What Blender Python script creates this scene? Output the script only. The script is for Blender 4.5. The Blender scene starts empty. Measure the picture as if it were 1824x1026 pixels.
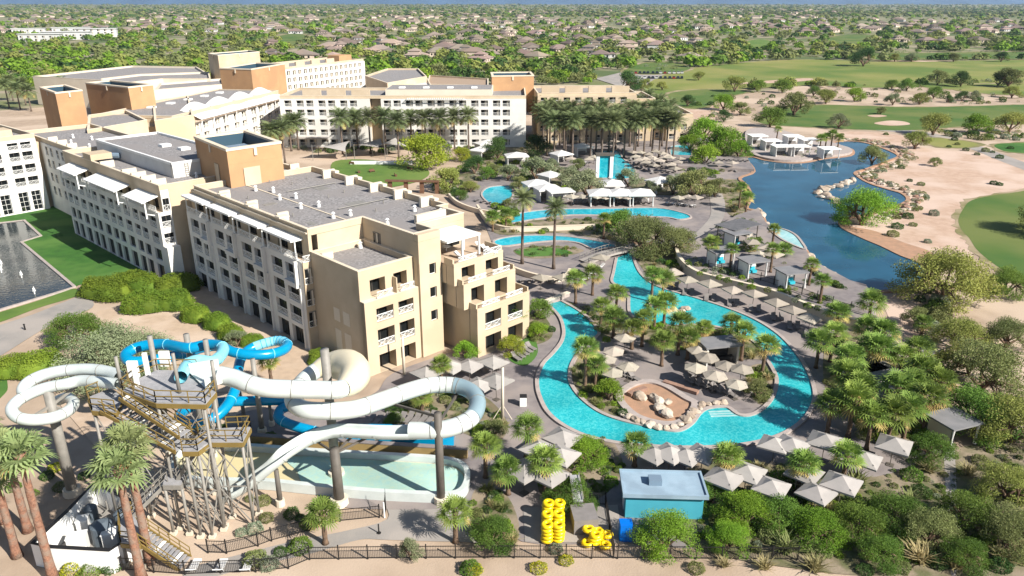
import bpy, bmesh, math, random
import numpy as np
from mathutils import Vector, Matrix
from mathutils.geometry import tessellate_polygon
random.seed(7); RNG = np.random.default_rng(11)
S = bpy.context.scene
COL = S.collection
R = math.radians

# ------------------------------------------------------------------ camera, sky, sun, exposure
CAMH, FPX = 45.0, 1350.0                       # drone height in metres, focal length in photo pixels
TH = math.atan(513.0 / FPX)
cd = bpy.data.cameras.new('camera'); cam = bpy.data.objects.new('camera', cd); COL.objects.link(cam)
cam.location = (0, 0, CAMH); cam.rotation_euler = (R(90) - TH, 0, 0)
cd.sensor_width = 36.0; cd.lens = 36.0 * FPX / 1824.0; cd.clip_start = 1.0; cd.clip_end = 60000.0
S.camera = cam
SUN_AZ, SUN_EL = R(-37.0), R(36.0)             # direction towards the sun, angle from +X
w = bpy.data.worlds.new('World'); S.world = w; w.use_nodes = True
wn = w.node_tree.nodes; wl = w.node_tree.links
bg = wn['Background']; sky = wn.new('ShaderNodeTexSky'); sky.sky_type = 'NISHITA'; sky.sun_disc = False
sky.sun_elevation = SUN_EL; sky.sun_rotation = R(90) - SUN_AZ; sky.altitude = 400; sky.dust_density = 0.7; sky.ozone_density = 1.5
wl.new(sky.outputs[0], bg.inputs[0]); bg.inputs[1].default_value = 0.058
sd = bpy.data.lights.new('sun', 'SUN'); sd.energy = 5.0; sd.angle = R(0.55); sd.color = (1.0, 0.945, 0.86)
sun = bpy.data.objects.new('sun', sd); COL.objects.link(sun)
sdir = Vector((math.cos(SUN_EL) * math.cos(SUN_AZ), math.cos(SUN_EL) * math.sin(SUN_AZ), math.sin(SUN_EL)))
sun.rotation_euler = sdir.to_track_quat('Z', 'Y').to_euler(); sun.location = (40, -40, 120)
vs = S.view_settings; vs.view_transform = 'Standard'; vs.look = 'None'; vs.exposure = 0.9; vs.gamma = 1.0; vs.use_curve_mapping = False
S.render.engine = 'CYCLES'; S.cycles.use_denoising = True; S.cycles.max_bounces = 6; S.cycles.diffuse_bounces = 3
S.cycles.glossy_bounces = 3; S.cycles.transmission_bounces = 3; S.cycles.transparent_max_bounces = 6
S.cycles.caustics_reflective = False; S.cycles.caustics_refractive = False
S.cycles.volume_bounces = 0; S.cycles.sample_clamp_indirect = 6.0

# ------------------------------------------------------------------ survey: photo pixel + height -> place in metres
_s, _c = math.sin(TH), math.cos(TH)
def P(x, y, z=0.0):
    u = (x - 912.0) / FPX; v = (y - 513.0) / FPX
    t = (z - CAMH) / (-_s - v * _c)
    return Vector((t * u, t * (_c - v * _s), z))
def px(X, Y, Z=0.0):
    z = Z - CAMH; f = Y * _c - z * _s
    return 912 + FPX * X / f, 513 - FPX * (Y * _s + z * _c) / f
def ppm(X, Y, Z=0.0): return FPX / (Y * _c - (Z - CAMH) * _s)

# ------------------------------------------------------------------ materials
MATS = {}
def mat(name, col, rough=0.7, col2=None, scale=1.0, bump=0.0, bscale=None, spec=0.3, metal=0.0, rand=0.0, translucent=0.0, detail=3.0,
        lo=0.35, hi=0.65, col3=None, scale3=0.05, coord='pos', lo3=0.45, hi3=0.6, emit=None):
    m = bpy.data.materials.new(name); m.use_nodes = True; MATS[name] = m
    n, l = m.node_tree.nodes, m.node_tree.links
    b = n['Principled BSDF']; b.inputs['Roughness'].default_value = rough
    b.inputs['Specular IOR Level'].default_value = spec; b.inputs['Metallic'].default_value = metal
    b.inputs['Base Color'].default_value = (*col, 1)
    tc = None
    if col2 is not None or bump:
        if coord == 'pos': g = n.new('ShaderNodeNewGeometry'); tc = g.outputs['Position']
        else: g = n.new('ShaderNodeTexCoord'); tc = g.outputs['Object']
    out = None
    def noise(sc, dt=detail):
        t = n.new('ShaderNodeTexNoise'); t.inputs['Scale'].default_value = sc; t.inputs['Detail'].default_value = dt; l.new(tc, t.inputs['Vector']); return t.outputs['Fac']
    def ramp(src, a, bb):
        r = n.new('ShaderNodeMapRange'); r.inputs[1].default_value = a; r.inputs[2].default_value = bb; l.new(src, r.inputs[0]); return r.outputs[0]
    def mix(f, a, bb):
        x = n.new('ShaderNodeMix'); x.data_type = 'RGBA'
        if isinstance(f, float): x.inputs[0].default_value = f
        else: l.new(f, x.inputs[0])
        for s, q in ((6, a), (7, bb)):
            if isinstance(q, tuple): x.inputs[s].default_value = (*q, 1)
            else: l.new(q, x.inputs[s])
        return x.outputs[2]
    if col2 is not None:
        out = mix(ramp(noise(scale), lo, hi), col, col2)
        if col3 is not None: out = mix(ramp(noise(scale3), lo3, hi3), out, col3)
    if rand:
        oi = n.new('ShaderNodeObjectInfo'); h = n.new('ShaderNodeHueSaturation')
        mr = n.new('ShaderNodeMapRange'); mr.inputs[3].default_value = 1 - rand; mr.inputs[4].default_value = 1 + rand; l.new(oi.outputs['Random'], mr.inputs[0])
        l.new(mr.outputs[0], h.inputs['Value'])
        m2 = n.new('ShaderNodeMath'); m2.operation = 'MULTIPLY'; m2.inputs[1].default_value = 7.31; l.new(oi.outputs['Random'], m2.inputs[0])
        m3 = n.new('ShaderNodeMath'); m3.operation = 'FRACT'; l.new(m2.outputs[0], m3.inputs[0])
        mr2 = n.new('ShaderNodeMapRange'); mr2.inputs[3].default_value = 0.5 - rand * 0.06; mr2.inputs[4].default_value = 0.5 + rand * 0.06; l.new(m3.outputs[0], mr2.inputs[0])
        l.new(mr2.outputs[0], h.inputs['Hue'])
        if out is None: h.inputs['Color'].default_value = (*col, 1)
        else: l.new(out, h.inputs['Color'])
        out = h.outputs[0]
    if out is not None: l.new(out, b.inputs['Base Color'])
    if bump:
        bn = n.new('ShaderNodeBump'); bn.inputs['Strength'].default_value = bump; bn.inputs['Distance'].default_value = 0.1
        l.new(noise(bscale or scale * 4, 5.0), bn.inputs['Height']); l.new(bn.outputs[0], b.inputs['Normal'])
    if translucent:
        tr = n.new('ShaderNodeBsdfTranslucent'); mx = n.new('ShaderNodeMixShader'); mx.inputs[0].default_value = translucent
        if out is not None: l.new(out, tr.inputs[0])
        else: tr.inputs[0].default_value = (*col, 1)
        l.new(b.outputs[0], mx.inputs[1]); l.new(tr.outputs[0], mx.inputs[2]); l.new(mx.outputs[0], n['Material Output'].inputs[0])
    return m

M = MATS
mat('sand', (0.40, 0.305, 0.225), 0.95, (0.325, 0.245, 0.178), 0.35, 0.3, 6.0, col3=(0.48, 0.375, 0.285), scale3=0.05)
mat('far_land', (0.15, 0.165, 0.065), 0.95, (0.31, 0.26, 0.185), 0.035, detail=10, lo=0.44, hi=0.60, col3=(0.085, 0.12, 0.04), scale3=0.011, lo3=0.5, hi3=0.62)
mat('pink_gravel', (0.49, 0.35, 0.265), 0.95, (0.42, 0.29, 0.21), 0.6, 0.5, 9.0, col3=(0.54, 0.41, 0.33), scale3=0.07)
mat('red_dirt', (0.40, 0.235, 0.15), 0.95, (0.32, 0.20, 0.13), 0.8, 0.4, 8.0)
mat('bed_soil', (0.165, 0.135, 0.085), 0.95, (0.10, 0.115, 0.045), 0.7, 0.4, 5.0, col3=(0.26, 0.21, 0.15), scale3=0.3)
mat('deck', (0.225, 0.20, 0.195), 0.8, (0.175, 0.155, 0.155), 0.9, 0.2, 8.0, col3=(0.28, 0.24, 0.22), scale3=0.13)
mat('path_concrete', (0.30, 0.275, 0.25), 0.85, (0.25, 0.235, 0.22), 0.6, 0.2, 8.0, col3=(0.34, 0.305, 0.275), scale3=0.15)
mat('beige_paving', (0.47, 0.355, 0.255), 0.9, (0.41, 0.31, 0.225), 1.1, 0.2, 8.0, col3=(0.52, 0.41, 0.315), scale3=0.15)
mat('grass_lawn', (0.042, 0.135, 0.018), 0.95, (0.03, 0.10, 0.015), 0.5, 0.5, 10.0, col3=(0.075, 0.165, 0.03), scale3=0.1)
mat('grass_event', (0.10, 0.175, 0.03), 0.95, (0.075, 0.14, 0.025), 0.3, 0.4, 8.0, col3=(0.13, 0.19, 0.04), scale3=0.06)
mat('fairway_dark', (0.052, 0.115, 0.02), 0.95, (0.085, 0.135, 0.026), 0.08, 0.5, 3.0, col3=(0.125, 0.155, 0.04), scale3=0.03)
mat('fairway_olive', (0.165, 0.195, 0.042), 0.95, (0.235, 0.225, 0.07), 0.03, 0.5, 2.0, col3=(0.10, 0.155, 0.028), scale3=0.014)
mat('tan_wall', (0.545, 0.445, 0.32), 0.9, (0.50, 0.405, 0.287), 0.5, 0.15, 14.0, col3=(0.465, 0.37, 0.255), scale3=0.1)
mat('cream_wall', (0.64, 0.57, 0.46), 0.9, (0.60, 0.525, 0.42), 0.25, 0.1, 14.0)
mat('white_wall', (0.70, 0.685, 0.65), 0.85, (0.65, 0.635, 0.60), 0.5, 0.1, 14.0, col3=(0.60, 0.58, 0.54), scale3=0.09)
mat('orange_wall', (0.47, 0.28, 0.145), 0.9, (0.425, 0.25, 0.13), 0.4, 0.15, 10.0, col3=(0.40, 0.235, 0.125), scale3=0.12)
mat('parapet_cap', (0.66, 0.57, 0.44), 0.85, (0.61, 0.52, 0.40), 0.5)
mat('roof_gravel', (0.31, 0.295, 0.29), 0.95, (0.185, 0.175, 0.175), 3.0, 0.7, 12.0, col3=(0.25, 0.232, 0.225), scale3=0.16, lo=0.4, hi=0.6)
mat('white_paint', (0.80, 0.80, 0.78), 0.5, (0.75, 0.75, 0.73), 0.8)
mat('white_canvas', (0.68, 0.67, 0.65), 0.8, (0.62, 0.61, 0.59), 0.6, translucent=0.1)
mat('tan_canvas', (0.40, 0.35, 0.285), 0.85, (0.35, 0.31, 0.255), 0.9, rand=0.20, translucent=0.1)
mat('grey_canvas', (0.36, 0.335, 0.31), 0.85, (0.32, 0.30, 0.28), 0.9, rand=0.18)
mat('dark_glass', (0.010, 0.012, 0.013), 0.15, spec=0.25)
mat('room_dark', (0.045, 0.040, 0.036), 0.9)
mat('blue_screen', (0.035, 0.075, 0.11), 0.5)
mat('rough_grass', (0.215, 0.185, 0.085), 0.95, (0.15, 0.15, 0.055), 0.25, 0.5, 4.0, col3=(0.33, 0.26, 0.17), scale3=0.12)
mat('steel', (0.25, 0.235, 0.21), 0.55, (0.20, 0.19, 0.17), 1.5, spec=0.4)
mat('steel_dark', (0.12, 0.105, 0.09), 0.6, (0.095, 0.085, 0.073), 1.2)
mat('ochre_paint', (0.215, 0.15, 0.045), 0.6, (0.185, 0.13, 0.04), 1.0)
mat('grating', (0.33, 0.325, 0.335), 0.7, (0.27, 0.27, 0.28), 2.0)
mat('black_iron', (0.018, 0.017, 0.017), 0.5)
mat('galv_duct', (0.22, 0.30, 0.38), 0.4, metal=0.3)
mat('slide_white', (0.56, 0.605, 0.585), 0.25, (0.50, 0.545, 0.525), 0.7, spec=0.5)
mat('slide_grey', (0.23, 0.32, 0.36), 0.25, (0.21, 0.29, 0.33), 0.5, spec=0.5)
mat('slide_cream', (0.70, 0.62, 0.44), 0.35, (0.66, 0.58, 0.41), 0.5, spec=0.5)
mat('slide_blue', (0.0, 0.25, 0.46), 0.25, (0.0, 0.215, 0.41), 0.5, spec=0.5)
mat('slide_aqua', (0.24, 0.60, 0.70), 0.28, (0.20, 0.55, 0.66), 0.5, spec=0.5)
mat('basin_paint', (0.60, 0.51, 0.28), 0.3, (0.56, 0.50, 0.31), 0.16, lo=0.42, hi=0.58, detail=2, spec=0.5)
mat('ochre_wall', (0.33, 0.235, 0.095), 0.85, (0.28, 0.20, 0.08), 0.7)
mat('boulder_rock', (0.43, 0.345, 0.265), 0.95, (0.30, 0.235, 0.18), 1.2, 0.9, 3.0, col3=(0.52, 0.45, 0.37), scale3=0.5)
mat('red_rock', (0.33, 0.20, 0.145), 0.95, (0.26, 0.16, 0.12), 1.2, 0.9, 3.0)
mat('coping_stone', (0.40, 0.345, 0.315), 0.85, (0.33, 0.285, 0.265), 1.6)
mat('trunk_bark', (0.175, 0.115, 0.075), 0.95, (0.11, 0.075, 0.052), 3.0, 0.8, 8.0, coord='obj')
mat('palm_bark_red', (0.30, 0.155, 0.10), 0.95, (0.185, 0.095, 0.065), 5.0, 0.9, 9.0, col3=(0.24, 0.17, 0.13), scale3=1.2, coord='obj')
mat('palm_bark_grey', (0.165, 0.125, 0.098), 0.95, (0.115, 0.088, 0.07), 4.0, 0.8, 8.0, coord='obj')
def leaf(name, a, b, sc=0.8, rd=0.22, tl=0.3): mat(name, a, 0.75, b, sc, rand=rd, translucent=tl, coord='obj', spec=0.25)
leaf('leaf_green', (0.163, 0.256, 0.04), (0.093, 0.171, 0.028))
leaf('leaf_bright', (0.232, 0.364, 0.031), (0.147, 0.264, 0.025))
leaf('leaf_lime', (0.34, 0.37, 0.035), (0.22, 0.275, 0.028))
leaf('leaf_olive', (0.24, 0.264, 0.096), (0.163, 0.194, 0.065))
leaf('leaf_dark', (0.078, 0.147, 0.034), (0.046, 0.101, 0.025))
leaf('leaf_grey', (0.271, 0.302, 0.171), (0.186, 0.225, 0.116))
leaf('leaf_palo', (0.31, 0.333, 0.085), (0.232, 0.264, 0.062))
leaf('leaf_hedge', (0.194, 0.271, 0.028), (0.124, 0.202, 0.022))
leaf('frond_fan', (0.255, 0.345, 0.07), (0.14, 0.23, 0.045), 1.2)
leaf('frond_tall', (0.33, 0.385, 0.17), (0.20, 0.265, 0.095), 1.2)
leaf('frond_date', (0.209, 0.248, 0.109), (0.132, 0.171, 0.07), 1.2)
leaf('frond_dry', (0.6, 0.48, 0.171), (0.465, 0.326, 0.124), 1.2)
leaf('leaf_yellow', (0.6, 0.558, 0.031), (0.388, 0.419, 0.031))
leaf('grass_dry', (0.42, 0.36, 0.18), (0.30, 0.27, 0.12))
leaf('sage', (0.31, 0.357, 0.248), (0.217, 0.264, 0.171))
mat('tube_yellow', (0.80, 0.58, 0.005), 0.35, (0.76, 0.54, 0.005), 0.5, spec=0.5)
mat('kiosk_aqua', (0.07, 0.37, 0.47), 0.5, (0.06, 0.33, 0.43), 0.6)
mat('kiosk_roof', (0.30, 0.40, 0.48), 0.6, (0.26, 0.36, 0.44), 0.5, col3=(0.23, 0.31, 0.38), scale3=0.4)
mat('bin_blue', (0.0, 0.145, 0.60), 0.4)
mat('cabana_roof', (0.22, 0.215, 0.22), 0.7, (0.18, 0.18, 0.185), 0.8)
mat('timber', (0.16, 0.085, 0.05), 0.8, (0.12, 0.062, 0.036), 1.5)
mat('lounger_grey', (0.225, 0.205, 0.195), 0.8, (0.19, 0.175, 0.165), 1.5)
mat('lounger_white', (0.70, 0.69, 0.67), 0.8)
mat('house_wall', (0.56, 0.47, 0.385), 0.9, rand=0.25, col2=(0.49, 0.405, 0.33), scale=0.02)
mat('house_roof', (0.27, 0.20, 0.16), 0.9, rand=0.45, col2=(0.20, 0.165, 0.14), scale=0.05)
mat('house_white', (0.58, 0.58, 0.57), 0.8, (0.5, 0.5, 0.49), 0.1)
mat('car_white', (0.7, 0.7, 0.7), 0.3); mat('car_dark', (0.03, 0.04, 0.06), 0.3); mat('car_red', (0.3, 0.03, 0.03), 0.3); mat('tank_grey', (0.10, 0.125, 0.15), 0.5)
mat('hill_haze_blue', (0.06, 0.125, 0.22), 0.95, (0.045, 0.10, 0.18), 0.002)
mat('towel_aqua', (0.03, 0.38, 0.48), 0.8)
mat('terracotta', (0.34, 0.25, 0.18), 0.9)

def water(name, col, col2, scale, rough, bump, bscale, spec=0.5, contrast=(0.4, 0.62)):
    m = bpy.data.materials.new(name); m.use_nodes = True; MATS[name] = m
    n, l = m.node_tree.nodes, m.node_tree.links; b = n['Principled BSDF']
    b.inputs['Roughness'].default_value = rough; b.inputs['Specular IOR Level'].default_value = spec; b.inputs['IOR'].default_value = 1.33
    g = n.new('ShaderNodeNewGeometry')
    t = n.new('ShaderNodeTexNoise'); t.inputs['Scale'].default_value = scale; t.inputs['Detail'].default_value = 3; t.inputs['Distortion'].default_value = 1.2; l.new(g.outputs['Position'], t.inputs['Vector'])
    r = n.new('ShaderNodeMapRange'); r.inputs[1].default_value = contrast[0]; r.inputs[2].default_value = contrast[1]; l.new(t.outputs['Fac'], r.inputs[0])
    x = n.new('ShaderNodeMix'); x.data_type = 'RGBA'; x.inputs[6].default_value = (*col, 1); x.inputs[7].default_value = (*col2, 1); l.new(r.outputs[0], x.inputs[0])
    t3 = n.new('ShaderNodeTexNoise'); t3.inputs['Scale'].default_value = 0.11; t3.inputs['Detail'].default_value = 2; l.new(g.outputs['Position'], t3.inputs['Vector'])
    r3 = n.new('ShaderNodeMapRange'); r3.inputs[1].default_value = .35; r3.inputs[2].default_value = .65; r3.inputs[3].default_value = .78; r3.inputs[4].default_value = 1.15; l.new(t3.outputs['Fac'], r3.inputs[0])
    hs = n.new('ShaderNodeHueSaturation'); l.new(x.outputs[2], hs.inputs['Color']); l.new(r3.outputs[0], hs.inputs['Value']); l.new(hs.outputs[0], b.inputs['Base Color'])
    bn = n.new('ShaderNodeBump'); bn.inputs['Strength'].default_value = bump; bn.inputs['Distance'].default_value = 0.05
    t2 = n.new('ShaderNodeTexNoise'); t2.inputs['Scale'].default_value = bscale; t2.inputs['Detail'].default_value = 2; l.new(g.outputs['Position'], t2.inputs['Vector'])
    l.new(t2.outputs['Fac'], bn.inputs['Height']); l.new(bn.outputs[0], b.inputs['Normal'])
    return m
water('pool_water', (0.014, 0.355, 0.40), (0.075, 0.485, 0.50), 2.6, 0.10, 0.12, 2.6, contrast=(0.42, 0.66))  # paler turquoise noise paints caustic ripple light into the water colour
water('pool_water_far', (0.008, 0.33, 0.43), (0.05, 0.45, 0.53), 1.0, 0.10, 0.12, 1.8)  # coarser noise, caustic light again painted into the colour
water('lake_water', (0.014, 0.076, 0.132), (0.022, 0.092, 0.15), 0.05, 0.02, 0.035, 1.2, contrast=(0.35, 0.65))
water('pond_water', (0.030, 0.040, 0.045), (0.050, 0.060, 0.062), 0.3, 0.05, 0.5, 1.6)
water('basin_water', (0.33, 0.53, 0.50), (0.42, 0.55, 0.42), 1.6, 0.08, 0.25, 3.0, contrast=(0.3, 0.75))
water('spa_water', (0.30, 0.55, 0.55), (0.42, 0.62, 0.60), 0.8, 0.08, 0.3, 2.5)

# ------------------------------------------------------------------ mesh and object helpers
class MB:
    def __init__(s): s.v = []; s.f = []; s.m = []
    def face(s, pts, m=0):
        i = len(s.v); s.v += [tuple(p) for p in pts]; s.f.append(tuple(range(i, i + len(pts)))); s.m.append(m)
    def box(s, x0, x1, y0, y1, z0, z1, m=0):
        i = len(s.v)
        s.v += [(x0, y0, z0), (x1, y0, z0), (x1, y1, z0), (x0, y1, z0), (x0, y0, z1), (x1, y0, z1), (x1, y1, z1), (x0, y1, z1)]
        for q in ((3, 2, 1, 0), (4, 5, 6, 7), (0, 1, 5, 4), (1, 2, 6, 5), (2, 3, 7, 6), (3, 0, 4, 7)):
            s.f.append(tuple(i + k for k in q)); s.m.append(m)
        return s
    def bar(s, p, q, wd, ht=None, m=0):                 # rectangular bar between two points
        p, q = Vector(p), Vector(q); d = (q - p)
        if d.length < 1e-6: return s
        d.normalize(); ht = ht or wd
        u = d.cross(Vector((0, 0, 1)));
        if u.length < 1e-3: u = Vector((1, 0, 0))
        u.normalize(); k = u.cross(d)
        i = len(s.v)
        for c in (p, q):
            for a, b in ((-1, -1), (1, -1), (1, 1), (-1, 1)): s.v.append(tuple(c + u * a * wd / 2 + k * b * ht / 2))
        for qd in ((3, 2, 1, 0), (4, 5, 6, 7), (0, 1, 5, 4), (1, 2, 6, 5), (2, 3, 7, 6), (3, 0, 4, 7)): s.f.append(tuple(i + t for t in qd)); s.m.append(m)
        return s
    def prism(s, poly, z0, z1, m=0, mt=None, bottom=False):
        poly = [(p[0], p[1]) for p in poly]
        a = sum(poly[k - 1][0] * poly[k][1] - poly[k][0] * poly[k - 1][1] for k in range(len(poly)))
        if a < 0: poly = poly[::-1]
        n = len(poly); i = len(s.v)
        s.v += [(p[0], p[1], z0) for p in poly] + [(p[0], p[1], z1) for p in poly]
        for k in range(n):
            j = (k + 1) % n; s.f.append((i + k, i + j, i + n + j, i + n + k)); s.m.append(m)
        for t in tessellate_polygon([[Vector((p[0], p[1], 0)) for p in poly]]):
            t = list(t); A, B, Cc = (poly[q] for q in t)
            if (B[0] - A[0]) * (Cc[1] - A[1]) - (B[1] - A[1]) * (Cc[0] - A[0]) < 0: t = t[::-1]
            s.f.append(tuple(i + n + q for q in t)); s.m.append(m if mt is None else mt)
            if bottom: s.f.append(tuple(i + q for q in t[::-1])); s.m.append(m)
        return s
    def tube(s, path, r, n=10, m=0, caps=True, a0=0.0, a1=2 * math.pi, mfun=None):
        path = [Vector(p) for p in path]; N = len(path); rings = []; full = abs(a1 - a0 - 2 * math.pi) < 1e-6
        cnt = n if full else n + 1
        prev = None
        for k, p in enumerate(path):
            d = (path[min(k + 1, N - 1)] - path[max(k - 1, 0)])
            d = d.normalized() if d.length > 1e-9 else Vector((0, 0, 1))
            u = d.cross(Vector((0, 0, 1)))
            if u.length < 0.05: u = prev.copy() if prev is not None else Vector((1, 0, 0))
            u = (u - d * u.dot(d)).normalized(); prev = u
            q = u.cross(d); rr = r[k] if isinstance(r, (list, tuple)) else r
            i = len(s.v); rings.append(i)
            for t in range(cnt):
                a = a0 + (a1 - a0) * t / n
                s.v.append(tuple(p + u * math.cos(a) * rr + q * math.sin(a) * rr))
        for k in range(N - 1):
            mm = mfun(k / (N - 1)) if mfun else m
            for t in range(n):
                t2 = (t + 1) % cnt
                s.f.append((rings[k] + t, rings[k] + t2, rings[k + 1] + t2, rings[k + 1] + t)); s.m.append(mm)
        if caps and full:
            s.f.append(tuple(rings[0] + t for t in range(n))[::-1]); s.m.append(m)
            s.f.append(tuple(rings[-1] + t for t in range(n))); s.m.append(m)
        return s
    def cyl(s, p, q, r0, r1=None, n=10, m=0): return s.tube([p, q], [r0, r0 if r1 is None else r1], n, m)
    def mesh(s, name, mats, smooth=False):
        me = bpy.data.meshes.new(name); me.from_pydata(s.v, [], s.f)
        for mm in (mats if isinstance(mats, (list, tuple)) else [mats]): me.materials.append(M[mm] if isinstance(mm, str) else mm)
        if any(s.m): me.polygons.foreach_set('material_index', s.m)
        if smooth: me.polygons.foreach_set('use_smooth', [True] * len(s.f))
        me.update(); return me
    def build(s, name, mats, parent=None, smooth=False, **kw): return link(name, s.mesh(name, mats, smooth), parent, **kw)

def tag(o, label=None, cat=None, group=None, kind=None):
    if label: o['label'] = label
    if cat: o['category'] = cat
    if group: o['group'] = group
    if kind: o['kind'] = kind
    return o
def link(name, data, parent=None, loc=None, rz=0.0, sc=None, rot=None, **kw):
    o = bpy.data.objects.new(name, data); COL.objects.link(o)
    if parent is not None: o.parent = parent
    if loc is not None: o.location = loc
    if rot is not None: o.rotation_euler = rot
    elif rz: o.rotation_euler = (0, 0, rz)
    if sc is not None: o.scale = (sc, sc, sc) if isinstance(sc, (int, float)) else sc
    return tag(o, **kw) if kw else o
def empty(name, loc=(0, 0, 0), rz=0.0, **kw): o = link(name, None, None, loc, rz, **kw); o.empty_display_size = 0.5; return o
CACHE = {}
def cached(key, fn):
    if key not in CACHE: CACHE[key] = fn()
    return CACHE[key]
ORD = ('first second third fourth fifth sixth seventh eighth ninth tenth eleventh twelfth thirteenth fourteenth fifteenth sixteenth seventeenth eighteenth '
       'nineteenth twentieth').split()
def ordinal(i):
    if i < 20: return ORD[i]
    t = 'twenty thirty forty fifty sixty seventy eighty ninety'.split()[(i + 1) // 10 - 2]
    return t[:-1] + 'ieth' if (i + 1) % 10 == 0 else t + '-' + ORD[(i + 1) % 10 - 1]
def name_row(objs, base, where, rows=1):
    """labels for look-alikes: place in the photo's left-to-right order, inside near-to-far rows where there are many"""
    it = [(px(*o.matrix_world_loc), o) if hasattr(o, 'matrix_world_loc') else (px(o.location.x, o.location.y, o.location.z), o) for o in objs]
    it.sort(key=lambda t: -t[0][1]); n = len(it); per = math.ceil(n / rows) if rows else n
    for r in range(rows):
        part = sorted(it[r * per:(r + 1) * per], key=lambda t: t[0][0])
        rn = '' if rows == 1 else (['front row', 'back row'] if rows == 2 else ['front row', 'second row', 'third row', 'fourth row', 'fifth row', 'sixth row', 'seventh row'])[r] + ' '
        for i, (_, o) in enumerate(part):
            o['label'] = f'{base}, {rn}{where}, {"leftmost" if i == 0 else "rightmost" if i == len(part) - 1 and i else ordinal(i) + " from left"}'
def crom(pts, closed=True, sub=5):
    pts = [Vector(p) for p in pts]; n = len(pts); out = []
    for i in range(n if closed else n - 1):
        if closed: p0, p1, p2, p3 = pts[i - 1], pts[i], pts[(i + 1) % n], pts[(i + 2) % n]
        else: p0, p1, p2, p3 = pts[max(i - 1, 0)], pts[i], pts[i + 1], pts[min(i + 2, n - 1)]
        for k in range(sub):
            t = k / sub
            out.append(0.5 * (2 * p1 + (p2 - p0) * t + (2 * p0 - 5 * p1 + 4 * p2 - p3) * t * t + (3 * p1 - p0 - 3 * p2 + p3) * t ** 3))
    if not closed: out.append(pts[-1])
    return out
def outline(pp, smooth=True, z=0.0, sub=5):
    pts = [P(x, y, z) for x, y in pp]
    return crom(pts, True, sub) if smooth else pts
def sheet(name, pts, z, m, parent=None, kind='structure', **kw):
    b = MB(); v = [Vector((p[0], p[1], 0)) for p in pts]; b.v = [(p.x, p.y, z) for p in v]
    for t in tessellate_polygon([v]):
        A, B, Cc = (v[q] for q in t)
        if (B - A).cross(Cc - A).z < 0: t = t[::-1]
        b.f.append(tuple(t)); b.m.append(0)
    return b.build(name, m, parent, **(dict(kind=kind, **kw) if parent is None else {}))
def rim(name, pts, width, z0, z1, m, parent, closed=True, out=True):
    """a low band that follows an outline: coping, kerb or wall"""
    n = len(pts); L, Rr = [], []
    for i in range(n):
        a = pts[i - 1] if closed or i else pts[0]; b = pts[(i + 1) % n] if closed or i < n - 1 else pts[-1]
        d = Vector((b[0] - a[0], b[1] - a[1], 0)); d = d.normalized() if d.length > 1e-6 else Vector((1, 0, 0))
        nn = Vector((d.y, -d.x, 0)); p = Vector((pts[i][0], pts[i][1], 0))
        L.append(p - nn * width / 2); Rr.append(p + nn * width / 2)
    b = MB()
    for i in range(n): b.v += [(L[i].x, L[i].y, z0), (L[i].x, L[i].y, z1), (Rr[i].x, Rr[i].y, z1), (Rr[i].x, Rr[i].y, z0)]
    for i in range(n if closed else n - 1):
        a, c = 4 * i, 4 * ((i + 1) % n)
        for k in range(3): b.f.append((a + k, a + k + 1, c + k + 1, c + k)); b.m.append(0)
    if not closed:
        b.f.append((3, 2, 1, 0)); e = 4 * (n - 1); b.f.append((e, e + 1, e + 2, e + 3)); b.m += [0, 0]
    return b.build(name, m, parent)
HAZE = 0.00005
# ------------------------------------------------------------------ ground, paths, lawns, water
b = MB(); b.v = [(-30000, -300, -0.25), (30000, -300, -0.25), (30000, 45000, -0.25), (-30000, 45000, -0.25)]; b.f = [(0, 1, 2, 3)]; b.m = [0]
b.build('ground', 'far_land', kind='structure')
b = MB()                                                                     # low hills on the horizon, blue of distance haze painted into their colour
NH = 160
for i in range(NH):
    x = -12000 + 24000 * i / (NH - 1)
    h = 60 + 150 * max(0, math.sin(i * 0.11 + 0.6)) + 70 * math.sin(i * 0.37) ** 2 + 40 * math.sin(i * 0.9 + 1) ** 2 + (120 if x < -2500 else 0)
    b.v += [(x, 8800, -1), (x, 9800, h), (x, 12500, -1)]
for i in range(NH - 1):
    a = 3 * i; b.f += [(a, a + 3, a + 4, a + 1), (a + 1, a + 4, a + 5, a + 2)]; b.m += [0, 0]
b.build('hills', 'hill_haze_blue', kind='structure', smooth=True)
sheet('desert_ground', [(-150, 20), (150, 20), (230, 150), (330, 420), (250, 520), (120, 400), (20, 330), (-120, 430), (-230, 330), (-230, 120)], -0.04, 'sand')

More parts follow.
